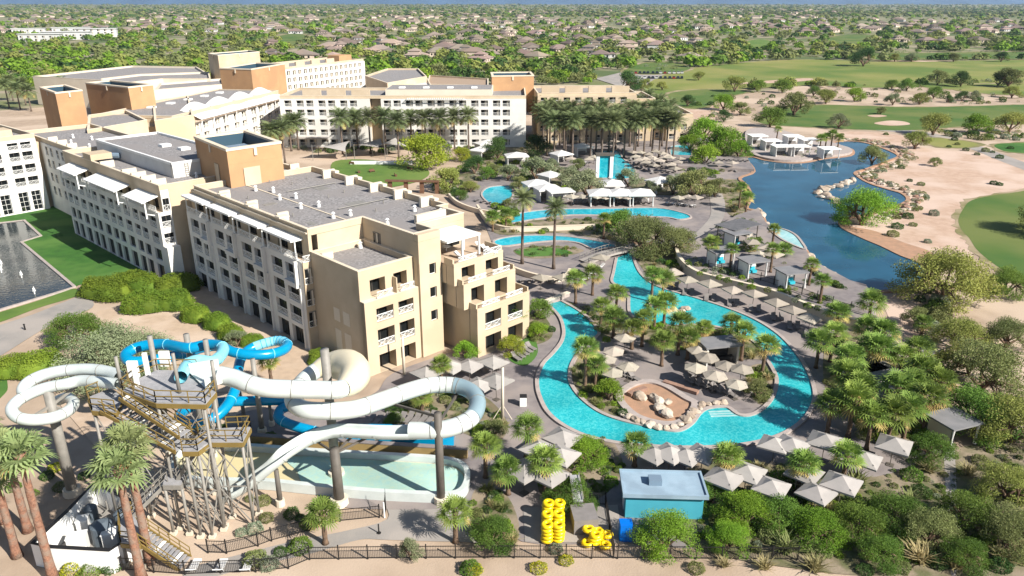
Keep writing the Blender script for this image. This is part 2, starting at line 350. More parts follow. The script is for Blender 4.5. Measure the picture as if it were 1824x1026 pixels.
FW = [('fairway', 'fairway_olive', -0.02, [(1150, 158), (1200, 128), (1320, 112), (1440, 106), (1560, 110), (1700, 109), (1900, 107), (1900, 140), (1740, 150), (1640, 152), (1560, 156), (1450, 152), (1330, 158), (1230, 172)]),
      ('fairway', 'fairway_dark', -0.02, [(1350, 212), (1400, 193), (1470, 187), (1640, 191), (1900, 187), (1900, 216), (1760, 222), (1700, 226), (1620, 232), (1540, 231), (1440, 226), (1370, 222)]),
      ('putting_green', 'fairway_dark', 0.0, [(1190, 168), (1240, 160), (1310, 160), (1330, 164), (1290, 174), (1250, 192), (1215, 190)]),
      ('fairway', 'fairway_dark', 0.0, [(1555, 95), (1640, 94), (1760, 93), (1900, 93), (1900, 104), (1760, 105), (1640, 106), (1560, 106)]),
      ('putting_green', 'grass_event', 0.0, [(1325, 76), (1350, 70), (1372, 73), (1372, 86), (1335, 92)]),
      ('fairway', 'fairway_dark', 0.0, [(495, 66), (520, 60), (545, 63), (552, 73), (525, 80), (500, 78)]),
      ('fairway', 'fairway_dark', 0.0, [(1472, 68), (1510, 62), (1555, 63), (1560, 74), (1500, 80), (1475, 76)]),
      ('fairway', 'fairway_dark', 0.0, [(1110, 128), (1150, 112), (1200, 112), (1230, 122), (1180, 132)]),
      ('fairway', 'fairway_olive', 0.0, [(1640, 246), (1700, 249), (1742, 257), (1715, 263), (1665, 260)]),
      ('fairway', 'grass_lawn', 0.0, [(1772, 258), (1800, 255), (1900, 255), (1900, 275), (1810, 272), (1780, 266)]),
      ('fairway', 'fairway_olive', 0.0, [(1630, 146), (1720, 150), (1900, 148), (1900, 168), (1780, 168), (1700, 160), (1650, 156)]),
      ('fairway', 'fairway_dark', 0.0, [(1900, 322), (1824, 340), (1770, 348), (1731, 357), (1716, 372), (1707, 392), (1713, 410), (1726, 424), (1745, 450), (1800, 490), (1900, 540)])]
for nm, mt, z, pl in FW:
    fo = outline(pl); fs = sheet(nm, fo, z + .045, mt); d_ = max(2.0, min(9.0, 0.012 * fo[0].y)); rim('rough', [p + Vector((random.uniform(-.3, .3) * d_, random.uniform(-.3, .3) * d_, 0)) for p in fo], d_, z, z + .03, 'rough_grass', fs)
for pl in ([(1545, 206), (1565, 204.5), (1580, 207), (1560, 209)], [(1558, 219), (1585, 215), (1612, 217), (1620, 222), (1590, 224), (1565, 222)], [(1300, 150), (1420, 140), (1450, 142), (1400, 147)], [(1560, 108.5), (1640, 108), (1700, 108.6), (1640, 110)]):
    sheet('sand_bunker', outline(pl), 0.07, 'pink_gravel')
sheet('gravel_bank', outline([(1500, 235), (1600, 240), (1640, 262), (1700, 268), (1760, 275), (1900, 300), (1900, 322), (1820, 338), (1730, 356), (1705, 392), (1716, 418), (1735, 450), (1700, 480), (1640, 520), (1640, 560), (1660, 620), (1600, 600), (1570, 540), (1530, 528), (1480, 500), (1500, 400), (1500, 330), (1490, 260)]), 0.0, 'pink_gravel')
sheet('golf_path', outline([(1560, 232), (1640, 240), (1720, 262), (1790, 290), (1900, 330), (1900, 318), (1800, 280), (1730, 255), (1650, 235), (1570, 228)]), 0.02, 'path_concrete')
sheet('dirt_bank', outline([(1500, 396), (1520, 404), (1560, 412), (1610, 432), (1660, 450), (1650, 470), (1600, 460), (1550, 436), (1510, 414)]), 0.02, 'red_dirt')
sheet('gravel_path', outline([(1190, 192), (1260, 186), (1310, 180), (1330, 190), (1300, 206), (1250, 214), (1220, 205)]), 0.01, 'pink_gravel')
sheet('car_park', outline([(1060, 140), (1110, 128), (1215, 128), (1250, 142), (1210, 152), (1110, 156)], False), 0.02, 'path_concrete')

sheet('pool_deck', outline([(668, 700), (700, 665), (800, 628), (880, 600), (935, 560), (905, 500), (880, 440), (850, 380), (800, 350), (830, 300), (880, 262), (980, 250), (1100, 240), (1240, 240), (1345, 306), (1338, 350), (1350, 385), (1385, 430), (1440, 470), (1500, 510), (1560, 560), (1630, 660), (1700, 800), (1700, 905), (1620, 955), (1500, 975), (1245, 978), (1120, 968), (930, 965), (880, 900), (845, 850), (700, 812), (560, 790), (470, 770), (420, 740), (520, 720), (600, 720)], True), 0.02, 'deck')
sheet('basin_apron', outline([(330, 770), (480, 752), (640, 762), (850, 780), (875, 830), (850, 880), (820, 905), (620, 905), (560, 880), (500, 830), (420, 800)]), 0.04, 'deck')
# planting beds
BEDS = [[(690, 700), (760, 680), (830, 690), (880, 720), (905, 760), (880, 790), (820, 770), (740, 740), (690, 730)],
        [(1005, 545), (1040, 540), (1085, 555), (1110, 590), (1080, 610), (1055, 580)], [(1020, 660), (1050, 620), (1095, 690), (1110, 740), (1060, 728), (1030, 700)],
        [(1130, 566), (1200, 584), (1290, 588), (1340, 612), (1365, 640), (1340, 640), (1300, 640), (1220, 625), (1150, 610)],
        [(1330, 660), (1362, 650), (1378, 690), (1365, 720), (1340, 710)], [(925, 560), (960, 555), (985, 590), (970, 610), (935, 610)],
        [(880, 395), (960, 392), (1060, 390), (1110, 400), (1180, 410), (1140, 432), (1060, 424), (990, 415), (890, 418)],
        [(915, 446), (960, 438), (1010, 440), (1040, 447), (1000, 458), (940, 460)], [(1130, 440), (1200, 440), (1215, 500), (1180, 505), (1145, 480)],
        [(1480, 600), (1560, 600), (1640, 690), (1680, 790), (1600, 800), (1540, 770), (1470, 690)], [(960, 850), (1010, 800), (1080, 780), (1110, 830), (1080, 880), (1010, 905), (970, 890)],
        [(850, 870), (900, 880), (925, 940), (905, 980), (850, 960), (838, 910)], [(1240, 820), (1400, 830), (1560, 850), (1700, 800), (1824, 800), (1900, 1020), (1240, 980)],
        [(830, 250), (960, 240), (990, 262), (900, 300), (840, 300)], [(800, 300), (850, 310), (840, 340), (790, 345)], [(930, 300), (1060, 310), (1060, 340), (930, 335)], [(1130, 320), (1290, 322), (1270, 345), (1150, 345)],
        [(1290, 320), (1335, 330), (1330, 375), (1355, 395), (1310, 390), (1285, 360)], [(1240, 255), (1340, 255), (1340, 285), (1250, 285)]]
for pl in BEDS: sheet('planting_bed', outline(pl), 0.055 + 0.004 * random.random(), 'bed_soil')
sheet('island_patio', outline([(1060, 615), (1130, 600), (1200, 640), (1290, 640), (1340, 690), (1345, 725), (1290, 728), (1240, 720), (1180, 690), (1130, 680), (1100, 690), (1070, 660)]), 0.07, 'deck')
sheet('island_patio', outline([(1060, 462), (1098, 462), (1090, 500), (1118, 522), (1120, 560), (1060, 560), (1010, 535), (985, 520), (1000, 480)]), 0.07, 'deck')
# lawns
sheet('lawn', outline([(-60, 400), (0, 383), (60, 376), (130, 350), (250, 400), (330, 480), (300, 500), (230, 490), (140, 508), (134, 512), (38, 431), (75, 421), (43, 392), (0, 397), (-60, 408)], False), 0.03, 'grass_lawn')
sheet('lawn', outline([(592, 290), (640, 284), (700, 290), (755, 300), (764, 312), (740, 325), (690, 335), (640, 340), (600, 325)]), 0.08, 'grass_event')
sheet('lawn', outline([(918, 448), (960, 441), (1000, 444), (1020, 452), (980, 456), (940, 457)]), 0.075, 'grass_lawn')
sheet('lawn', outline([(905, 635), (945, 598), (958, 628), (935, 652)]), 0.075, 'grass_lawn')
sheet('lawn', outline([(-60, 720), (0, 660), (14, 690), (0, 710), (-30, 740)]), 0.01, 'grass_lawn')
# left paths
sheet('plaza', outline([(340, 508), (360, 508), (575, 622), (640, 668), (560, 720), (440, 700), (300, 690), (200, 620), (170, 560), (215, 545), (320, 500)], True), 0.03, 'beige_paving')
sheet('service_path', outline([(-60, 605), (60, 560), (110, 540), (150, 528), (165, 548), (90, 580), (0, 635), (-60, 668)]), 0.05, 'path_concrete')
sheet('verge', outline([(-60, 575), (0, 556), (60, 538), (110, 521), (134, 514), (140, 526), (70, 548), (0, 574), (-60, 590)]), 0.02, 'grass_event')
sheet('footpath', outline([(330, 1015), (420, 990), (520, 965), (620, 945), (690, 925), (700, 890), (860, 890), (900, 960), (800, 965), (690, 962), (640, 962), (560, 985), (440, 1012), (350, 1035)]), 0.03, 'path_concrete')
sheet('tube_store', outline([(932, 905), (1100, 900), (1110, 968), (935, 966)], False), 0.065, 'path_concrete')
sheet('walkway', outline([(1265, 345), (1285, 345), (1292, 370), (1285, 395), (1255, 425), (1225, 445), (1215, 435), (1245, 410), (1266, 382)]), 0.08, 'path_concrete')
sheet('service_lane', outline([(1655, 600), (1685, 700), (1700, 800), (1705, 1000), (1690, 1000), (1680, 800), (1665, 710), (1640, 620)]), 0.07, 'path_concrete')

# water
def pool(name, pl, m, z=0.09, smooth=True, cop=0.45, hgt=0.13, cm='coping_stone'):
    pts = outline(pl, smooth)
    o = sheet(name, pts, z, m); rim('coping', pts, cop, 0.0, z + hgt, cm, o); return pts
RIVER_OUT = [(975, 543), (996, 565), (1004, 590), (1000, 610), (985, 630), (968, 648), (958, 670), (957, 690), (962, 710), (975, 735), (1000, 757), (1040, 777), (1090, 789), (1150, 796), (1220, 799), (1290, 797), (1350, 789), (1400, 772), (1435, 745), (1450, 715), (1449, 690), (1435, 655), (1410, 620), (1380, 592), (1340, 568), (1290, 548), (1240, 532), (1190, 518), (1160, 505), (1140, 487), (1130, 465), (1127, 450)]
RIVER_IN = [(1098, 460), (1093, 485), (1090, 503), (1104, 512), (1119, 522), (1122, 560), (1150, 574), (1195, 582), (1250, 580), (1300, 590), (1345, 612), (1366, 642), (1382, 672), (1381, 695), (1370, 718), (1345, 738), (1318, 741), (1295, 727), (1265, 728), (1248, 736), (1232, 756), (1212, 768), (1190, 768), (1150, 760), (1100, 748), (1064, 733), (1033, 708), (1016, 682), (1016, 660), (1023, 642), (1040, 618), (1060, 604), (1066, 589), (1036, 558), (1000, 537)]
ro = crom([P(x, y) for x, y in RIVER_OUT], False); ri = crom([P(x, y) for x, y in RIVER_IN], False)
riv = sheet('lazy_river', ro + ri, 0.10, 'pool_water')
rim('coping', ro, 0.5, 0.0, 0.24, 'coping_stone', riv, False); rim('coping', ri, 0.5, 0.0, 0.24, 'coping_stone', riv, False)
pool('stream_pool', [(880, 430), (900, 424), (940, 420), (998, 421), (1044, 427), (1089, 435), (1098, 440), (1075, 444), (1054, 444), (1031, 434), (996, 430), (950, 433), (905, 439), (885, 438)], 'pool_water_far')
pool('channel_pool', [(900, 388), (940, 378), (998, 373), (1089, 372), (1168, 371), (1216, 380), (1231, 388), (1210, 392), (1186, 388), (1120, 386), (1018, 384), (950, 392), (910, 398)], 'pool_water_far')
pool('kids_pool', [(858, 345), (872, 334), (908, 332), (914, 342), (912, 353), (903, 362), (885, 368), (865, 358)], 'pool_water_far')
pool('main_pool', [(1066, 274), (1082, 268), (1102, 270), (1110, 283), (1128, 297), (1132, 308), (1122, 318), (1086, 319), (1088, 302), (1072, 290)], 'pool_water_far')
pool('side_pool', [(1193, 266), (1200, 260), (1228, 260), (1232, 270), (1228, 283), (1200, 284)], 'pool_water_far')
pool('spa_pool', [(1368, 418), (1395, 422), (1415, 432), (1428, 448), (1432, 458), (1410, 450), (1385, 436)], 'spa_water', 1.55)
LAKE = [(1328, 283), (1343, 306), (1318, 318), (1330, 332), (1338, 352), (1330, 372), (1353, 378), (1366, 404), (1385, 417), (1415, 428), (1435, 448), (1446, 468), (1468, 484), (1495, 499), (1512, 511), (1540, 519), (1582, 520), (1643, 512), (1655, 490), (1640, 470), (1607, 457), (1572, 440), (1541, 427), (1506, 410), (1497, 400), (1502, 391), (1540, 384), (1592, 370), (1617, 358), (1607, 346), (1584, 339), (1550, 328), (1529, 316), (1524, 308), (1546, 301), (1580, 288), (1600, 280), (1592, 273), (1567, 263), (1540, 255), (1506, 252), (1480, 256), (1500, 262), (1518, 268), (1514, 278), (1465, 284), (1435, 290), (1402, 291), (1364, 287), (1342, 281)]
lpts = outline(LAKE, True, sub=4)
lake = sheet('lake', lpts, 0.12, 'lake_water'); rim('shore_edge', lpts, 0.9, -0.1, 0.26, 'red_dirt', lake)
pond = sheet('pond', outline([(-150, 410), (0, 398), (43, 393), (73, 421), (38, 432), (133, 512), (110, 520), (0, 553), (-150, 600)], False), 0.05, 'pond_water')
rim('pond_edge', outline([(-150, 410), (0, 398), (43, 393), (73, 421), (38, 432), (133, 512), (110, 520), (0, 553), (-150, 600)], False), 0.5, -0.1, 0.22, 'coping_stone', pond)
for i, (x, y) in enumerate([(3, 475), (39, 495), (62, 524), (3, 486)]):     # little fountain jets on the pond
    p = P(x, y); b = MB(); b.tube([(0, 0, 0), (0.02, 0, 0.5), (0.05, 0, 1.0), (0.07, 0, 1.35)], [0.10, 0.09, 0.06, 0.02], 6)
    for k in range(14):
        a = k * 2.4; b.tube([(0, 0, 1.1), (math.cos(a) * .12, math.sin(a) * .12, 1.0), (math.cos(a) * .25, math.sin(a) * .25, .45)], [0.02, 0.03, 0.015], 4)
    b.build('fountain_jet', 'white_paint', loc=(p.x, p.y, 0.05), label=['white water jet near the pond edge at the photo border', 'white water jet in the middle of the dark pond', 'white water jet nearest the hedge side of the pond', 'lower small jet at the photo border of the pond'][i], cat='fountain', group='jets on the pond')

# splash island basin with rocks, stone rim
pts = outline([(1103, 712), (1118, 692), (1150, 682), (1185, 690), (1222, 712), (1238, 722), (1228, 742), (1205, 757), (1170, 756), (1130, 742)])
sp = sheet('sand_play_pit', pts, 0.12, 'red_dirt'); rim('rim_wall', pts, 0.9, 0.0, 0.35, 'coping_stone', sp)
for k in range(3): q = [P(1262 + 2 * k, 735 + 4 * k), P(1312 + 2 * k, 733 + 4 * k)]; rim('pool_step', [q[0], q[1]], .35, .09, .115 - .004 * k, 'spa_water', riv, False)

# retaining wall and raised cabana terrace between river and lake
WALL = crom([P(x, y) for x, y in [(1203, 450), (1210, 475), (1240, 500), (1300, 516), (1370, 534), (1430, 558), (1490, 580), (1545, 596)]], False, 6)
sw = empty('retaining_wall', WALL[0], label='curved beige retaining wall behind the row of square river umbrellas', cat='wall')
rw = rim('wall', [p - WALL[0] for p in WALL], 0.45, 0, 1.75, 'cream_wall', sw, False); rim('wall_cap', [p - WALL[0] for p in WALL], 0.6, 1.75, 1.87, 'parapet_cap', sw, False)
tb = MB(); terr = [(p.x, p.y) for p in WALL] + [tuple(P(x, y)[:2]) for x, y in [(1560, 560), (1540, 522), (1512, 514), (1490, 502), (1462, 487), (1440, 470), (1430, 450), (1408, 430), (1378, 420), (1362, 408), (1350, 382), (1310, 395), (1270, 420), (1230, 445)]]
tb.prism(terr, -0.1, 1.5, 0); tb.build('terrace', 'deck', kind='structure')
pen = outline([(1335, 272), (1364, 285), (1402, 289), (1435, 288), (1465, 282), (1513, 276), (1515, 268), (1498, 262), (1478, 256), (1440, 250), (1380, 232), (1330, 235)])
tb = MB(); tb.prism(pen, -0.1, 0.7); tb.build('cabana_peninsula', 'coping_stone', kind='structure')
dk = outline([(1180, 300), (1343, 307), (1330, 285), (1180, 280)], False)
tb = MB(); tb.prism(dk, -0.1, 0.9); tb.build('lake_deck', 'deck', kind='structure')
# ------------------------------------------------------------------ buildings
def win_mesh(w_, h_, style):
    def f():
        b = MB(); t = 0.055
        b.box(0, w_, -0.05, 0.02, 0, t, 0); b.box(0, w_, -0.05, 0.02, h_ - t, h_, 0)
        for x in ((0, w_ - t, w_ / 2 - t / 2) if style != 'small' else (0, w_ - t)): b.box(x, x + t, -0.048, 0.018, t, h_ - t, 0)
        if style == 'grid':
            for k in range(1, 4): b.box(t, w_ - t, -0.046, 0.016, h_ * k / 4 - t / 2, h_ * k / 4 + t / 2, 0)
        return b.mesh('window', 'white_paint' if style in ('small', 'grid') else 'steel_dark')
    return cached(('win', round(w_, 2), round(h_, 2), style), f)
def pane_mesh(w_, h_):
    def f(): b = MB(); b.box(0.03, w_ - 0.03, 0.0, 0.03, 0.03, h_ - 0.03); return b.mesh('pane', 'dark_glass')
    return cached(('pane', round(w_, 2), round(h_, 2)), f)
def solo_win(w_, h_):
    def f():
        b = MB(); b.box(0, w_, 0.0, 0.04, 0, h_, 1); t = 0.08
        b.box(0, w_, -0.05, -0.005, h_ - t, h_, 0); b.box(w_ * .5 - .05, w_ * .5 + .05, -0.05, -0.005, 0, h_ - t, 0); b.box(w_ * .62, w_ * .9, -0.03, -0.004, 0.1, h_ - .1, 2)
        return b.mesh('window', ['steel', 'dark_glass', 'cream_wall'])
    return cached(('solo', round(w_, 2), round(h_, 2)), f)
def rail_mesh(w_, h_=1.0, lattice=True, m='white_paint'):
    def f():
        b = MB(); b.box(0, w_, -0.03, 0.03, h_ - 0.07, h_); b.box(0, w_, -0.03, 0.03, 0.08, 0.15)
        n = max(3, int(w_ / 0.22))
        for k in range(n + 1): x = 0.02 + (w_ - 0.06) * k / n; b.box(x, x + 0.035, -0.02, 0.02, 0.15, h_ - 0.07)
        if lattice:
            n2 = max(1, int(w_ / 1.0))
            for k in range(n2):
                x0, x1 = w_ * k / n2, w_ * (k + 1) / n2; b.bar((x0, 0, .15), (x1, 0, h_ - .07), 0.04); b.bar((x0, 0, h_ - .07), (x1, 0, .15), 0.04)
        return b.mesh('balcony_rail', m)
    return cached(('rail', round(w_, 2), round(h_, 2), lattice, m), f)

def facade(parent, p0, p1, z0, z1, ops, depth, m, detail=2, room=True, rail_z=1.0):
    """a wall from p0 to p1 (outside on its right-hand side) with real openings; ops: (s0, s1, z0, z1, rail?, style)"""
    p0 = Vector((p0[0], p0[1], 0)); p1 = Vector((p1[0], p1[1], 0)); d = p1 - p0; W = d.length; d.normalize(); n = Vector((d.y, -d.x, 0))
    cs = sorted({0.0, round(W, 3)} | {round(q, 3) for o in ops for q in o[:2]}); ct = sorted({z0, z1} | {round(q, 3) for o in ops for q in o[2:4]})
    b = MB()
    def pt(s, z, dep=0.0): return p0 + d * s - n * dep + Vector((0, 0, z))
    for i in range(len(cs) - 1):
        for j in range(len(ct) - 1):
            sm, tm = (cs[i] + cs[i + 1]) / 2, (ct[j] + ct[j + 1]) / 2
            if any(o[0] < sm < o[1] and o[2] < tm < o[3] for o in ops): continue
            b.face([pt(cs[i], ct[j]), pt(cs[i + 1], ct[j]), pt(cs[i + 1], ct[j + 1]), pt(cs[i], ct[j + 1])])
    for s0, s1, t0, t1, *_ in ops:
        b.face([pt(s0, t0), pt(s0, t1), pt(s0, t1, depth), pt(s0, t0, depth)]); b.face([pt(s1, t1), pt(s1, t0), pt(s1, t0, depth), pt(s1, t1, depth)])
        b.face([pt(s0, t0), pt(s0, t0, depth), pt(s1, t0, depth), pt(s1, t0)]); b.face([pt(s0, t1), pt(s1, t1), pt(s1, t1, depth), pt(s0, t1, depth)])
    for s in (0.0, W): b.face([pt(s, z0), pt(s, z1), pt(s, z1, depth), pt(s, z0, depth)])
    b.face([pt(0, z1), pt(W, z1), pt(W, z1, depth), pt(0, z1, depth)])
    b.build('wall', m, parent)
    rz = math.atan2(d.y, d.x)
    for s0, s1, t0, t1, rail, style in ops:
        base = pt(s0, t0, depth - 0.08); ww, hh = s1 - s0, t1 - t0
        if detail >= 2:
            wo = link('window', win_mesh(ww, hh, style), parent, base, rz); link('pane', pane_mesh(ww, hh), wo, (0, 0, 0))
        else: link('window', solo_win(ww, hh), parent, base, rz)
        if rail: link('balcony_rail', rail_mesh(ww - 0.04, rail_z, detail >= 2), parent, pt(s0 + 0.02, t0 + 0.02, 0.12), rz)
def parapet(parent, poly, z, h=0.9, t=0.35, m='tan_wall', cap='parapet_cap'):
    pts = [Vector((p[0], p[1], 0)) for p in poly]; n = len(pts)
    ar = sum(pts[k - 1].x * pts[k].y - pts[k].x * pts[k - 1].y for k in range(n))
    if ar < 0: pts = pts[::-1]
    inn = []
    for i in range(n):
        a, p, c = pts[i - 1], pts[i], pts[(i + 1) % n]
        d1, d2 = (p - a).normalized(), (c - p).normalized(); n1, n2 = Vector((-d1.y, d1.x, 0)), Vector((-d2.y, d2.x, 0))
        q = (n1 + n2); q = q / max(0.3, (q.dot(n1))); inn.append(p + q * t)
    def ring(z0, z1, outx, inx, name, mm):
        b = MB()
        for i in range(n):
            o, k = outx[i], inx[i]; b.v += [(o.x, o.y, z0), (o.x, o.y, z1), (k.x, k.y, z1), (k.x, k.y, z0)]
        for i in range(n):
            a, c = 4 * i, 4 * ((i + 1) % n)
            for k in range(4): b.f.append((a + k, c + k, c + (k + 1) % 4, a + (k + 1) % 4)); b.m.append(0)
        b.build(name, mm, parent)
    ring(z, z + h, pts, inn, 'parapet', m)
    o2 = [p + (p - q).normalized() * 0.08 for p, q in zip(pts, inn)]; i2 = [q + (q - p).normalized() * 0.08 for p, q in zip(pts, inn)]
    ring(z + h, z + h + 0.1, o2, i2, 'parapet_cap', cap)
    return inn
def flat_roof(parent, poly, z, m='roof_gravel'):
    b = MB(); v = [Vector((p[0], p[1], 0)) for p in poly]; b.v = [(p.x, p.y, z) for p in v]
    for t in tessellate_polygon([v]): b.f.append(tuple(t)); b.m.append(0)
    b.build('roof', m, parent)
def core(parent, poly, z0, z1, m='tan_wall', name='wall'): b = MB(); b.prism(poly, z0, z1); return b.build(name, m, parent)
def rect(a0, a1, b0, b1): return [(a0, b0), (a1, b0), (a1, b1), (a0, b1)]
def boxpart(name, parent, m, *q): return MB().box(*q).build(name, m, parent)
def vent(parent, x, y, z):
    def f(): b = MB(); b.cyl((0, 0, 0), (0, 0, .45), .28, .26, 8); b.cyl((0, 0, .45), (0, 0, .75), .14, .14, 8); b.cyl((0, 0, .75), (0, 0, .95), .32, .10, 8); return b.mesh('roof_vent', 'white_paint')
    link('roof_vent', cached('vent', f), parent, (x, y, z))

# --- near wing
B1 = empty('hotel_wing', P(663, 670), R(44.5), label='near tan hotel wing with grey gravel roof, balconies and white top floor awnings', cat='building', group='hotel wings')
Z1 = 16.2
core(B1, [(0.9, 12.1), (8.1, 12.1), (8.1, 0.6), (11.5, 0.6), (11.5, 4.2), (19.4, 4.2), (19.4, 9.5), (21, 9.5), (21, 47), (0.9, 47)], 0, Z1 - 0.02)
roofp = [(-0.5, 12), (8, 12), (8, 0.55), (11.7, 0.55), (11.7, 4.0), (19.5, 4.0), (19.5, 9.3), (21.1, 9.3), (21.1, 47.1), (-0.5, 47.1)]
inn = parapet(B1, roofp, Z1, 0.85); flat_roof(B1, inn, Z1 + 0.02)
cells = []
for g in range(4):
    s = 0.9 + g * 8.95
    cells += [(s + 0.3, s + 3.3), (s + 4.2, s + 7.2)]
ops = []
for s0, s1 in cells:
    ops += [(s0, s1, 0.02, 2.75, False, 'slide'), (s0, s1, 3.4, 5.75, True, 'slide'), (s0, s1, 6.55, 8.85, True, 'slide'), (s0, s1, 9.6, 11.9, True, 'slide')]
facade(B1, (-1.7, 48.6), (-1.7, 12.2), 0, 12.75, ops, 0.6, 'white_wall')
boxpart('terrace_floor', B1, 'beige_paving', -1.68, -0.2, 12.22, 48.58, 12.5, 12.74)
facade(B1, (-0.5, 48.6), (-0.5, 12.02), 12.76, Z1 - 0.01, [(s0 + .1, s1 - .1, 12.95, 15.1, False, 'slide') for s0, s1 in cells], 0.5, 'tan_wall')
core(B1, [(-0.19, 12.05), (1, 12.05), (1, 48.5), (-0.19, 48.5)], 0, 12.7, 'room_dark', 'inner_wall')
boxpart('end_wall', B1, 'tan_wall', -1.66, 0.0, 11.95, 12.19, 0, 12.74)
for k in range(4):                                               # white awnings over the top terraces, with posts and rails
    y1 = 48.3 - k * 9.0; y0 = y1 - 7.9
    boxpart('awning', B1, 'white_paint', -2.3, -0.52, y0, y1, 15.35, 15.62)
    for yy in (y0 + .15, (y0 + y1) / 2, y1 - .15): boxpart('awning_post', B1, 'white_paint', -1.75, -1.6, yy - .07, yy + .07, 12.75, 15.35)
    link('balcony_rail', rail_mesh(8.2, 1.05), B1, (-1.72, y1, 12.75), R(-90))
    if k % 2 == 0: boxpart('balcony_fin', B1, 'white_wall', -2.25, -1.705, y0 - .25, y0 + .1, 6.2, 12.7)
    else: boxpart('balcony_fin', B1, 'white_wall', -2.25, -1.705, y0 - .25, y0 + .1, 9.4, 12.7)
    boxpart('balcony_bay', B1, 'white_wall', -2.2, -1.705, y0 - 0.1, y0 + 3.2, 8.9, 9.55)
    boxpart('pilaster', B1, 'white_wall', -1.95, -1.705, y0 - .55, y0 - .27, 0, 8.9)
for k in range(4): link('balcony_rail', rail_mesh(1.1, 1.0), B1, (-1.6, 11.90, 3.4 + 3.1 * k)); link('window', solo_win(1.0, 2.2), B1, (-1.5, 11.88, 3.5 + 3.1 * k)) if k < 3 else None
for y in (19, 28, 37): boxpart('parapet_block', B1, 'cream_wall', -0.62, 0.9, y, y + 1.3, Z1 + .96, Z1 + 1.15); boxpart('parapet_block', B1, 'cream_wall', -0.1, 1.6, y + 1.5, y + 2.0, Z1 + .03, Z1 + 1.3)
boxpart('cornice', B1, 'parapet_cap', -0.72, -0.51, 12.1, 47.1, Z1 + 0.25, Z1 + 0.42)
for y in (13, 19.5, 26, 33, 40): boxpart('parapet_block', B1, 'cream_wall', 19.0, 21.3, y, y + .5, Z1 + 0.03, Z1 + 1.45); boxpart('parapet_block', B1, 'cream_wall', 20.6, 21.4, y - 1.2, y - .05, Z1 + .97, Z1 + 1.3)
boxpart('parapet_block', B1, 'cream_wall', 13.0, 18.2, 6.3, 6.9, Z1 + 0.03, Z1 + 1.25)
for q in ((2.5, 16, 3.4, 18), (12, 20, 15, 23), (14, 33, 16, 35.5), (3, 30, 5, 31.2)): boxpart('roof_patch', B1, 'steel', q[0], q[2], q[1], q[3], Z1 + .022, Z1 + .05)
for y in (20.5, 35.5): b = MB(); b.tube([(9.5, y, Z1 + .2), (18.5, y, Z1 + .2)], .07, 6); b.build('roof_pipe', 'steel', B1)
for x, y in ((13, 16), (16.5, 19), (12.5, 28), (16, 29), (13, 40), (17, 42), (3, 22), (3.2, 36), (11, 44)): MB().cyl((x, y, Z1 + .02), (x, y, Z1 + .5), .09, .09, 6).build('vent_pipe', 'steel', B1)
for x, y in ((6.5, 40), (8, 37), (6.4, 32), (8.6, 31), (6.0, 25), (8.4, 24), (6.5, 17), (9, 16.5), (10, 9), (18.6, 8), (17, 12)): vent(B1, x, y, Z1 + .03)
boxpart('roof_seam', B1, 'parapet_cap', 7.1, 7.35, 12.4, 46, Z1 + .025, Z1 + .12)
# its low front wing
wz = 13.2
core(B1, rect(-0.3, 7.95, 2.4, 11.9), 0, wz - .02); parapet(B1, rect(-0.4, 8.0, 0.9, 12.0), wz, 0.8); flat_roof(B1, rect(-0.1, 7.7, 1.2, 11.7), wz + 0.03)
boxpart('parapet_block', B1, 'cream_wall', 0.0, 1.6, 9.6, 10.1, wz + .04, wz + 1.0); vent(B1, 6.6, 10.8, wz + .03)
facade(B1, (-0.4, 0.9), (8.0, 0.9), 10.1, wz, [(1.6, 3.9, 10.4, 12.5, False, 'slide'), (5.2, 7.3, 10.4, 12.5, False, 'slide')], 1.4, 'tan_wall')
facade(B1, (-0.4, 0.0), (8.0, 0.0), 0, 10.1, [(1.7, 4.3, z, z + 2.5 if z < 7 else z + 1.9, z > 1, 'slide') for z in (0.05, 3.5, 7.0)] + [(5.1, 7.5, z, z + 2.5 if z < 7 else z + 1.9, z > 1, 'slide') for z in (0.05, 3.5, 7.0)], 1.6, 'tan_wall')
core(B1, rect(-0.3, 7.9, 1.6, 2.6), 0, 10.0, 'tan_wall', 'inner_wall')
boxpart('balcony_floor', B1, 'cream_wall', -0.38, 7.98, 0.02, 0.88, 10.0, 10.14)
link('balcony_rail', rail_mesh(2.4, .95), B1, (1.6, 0.05, 10.15)); link('balcony_rail', rail_mesh(2.2, .95), B1, (5.2, 0.05, 10.15)); boxpart('balcony_screen', B1, 'tan_wall', 4.6, 4.75, 0.05, 0.88, 10.15, 12.2)
boxpart('wing_side_wall', B1, 'tan_wall', -0.4, -0.31, 0.92, 12, 0, wz); boxpart('wing_side_wall', B1, 'tan_wall', -0.4, -0.31, 0.02, 0.9, 0, 10.08)
for y0, y1, z0, z1 in ((5.9, 7.3, 5.8, 7.6), (3.6, 5.1, 5.8, 7.6), (5.9, 7.3, 0.3, 4.6), (3.6, 5.1, 0.3, 4.6)): boxpart('blind_panel', B1, 'cream_wall', -0.42, -0.405, y0, y1, z0, z1)
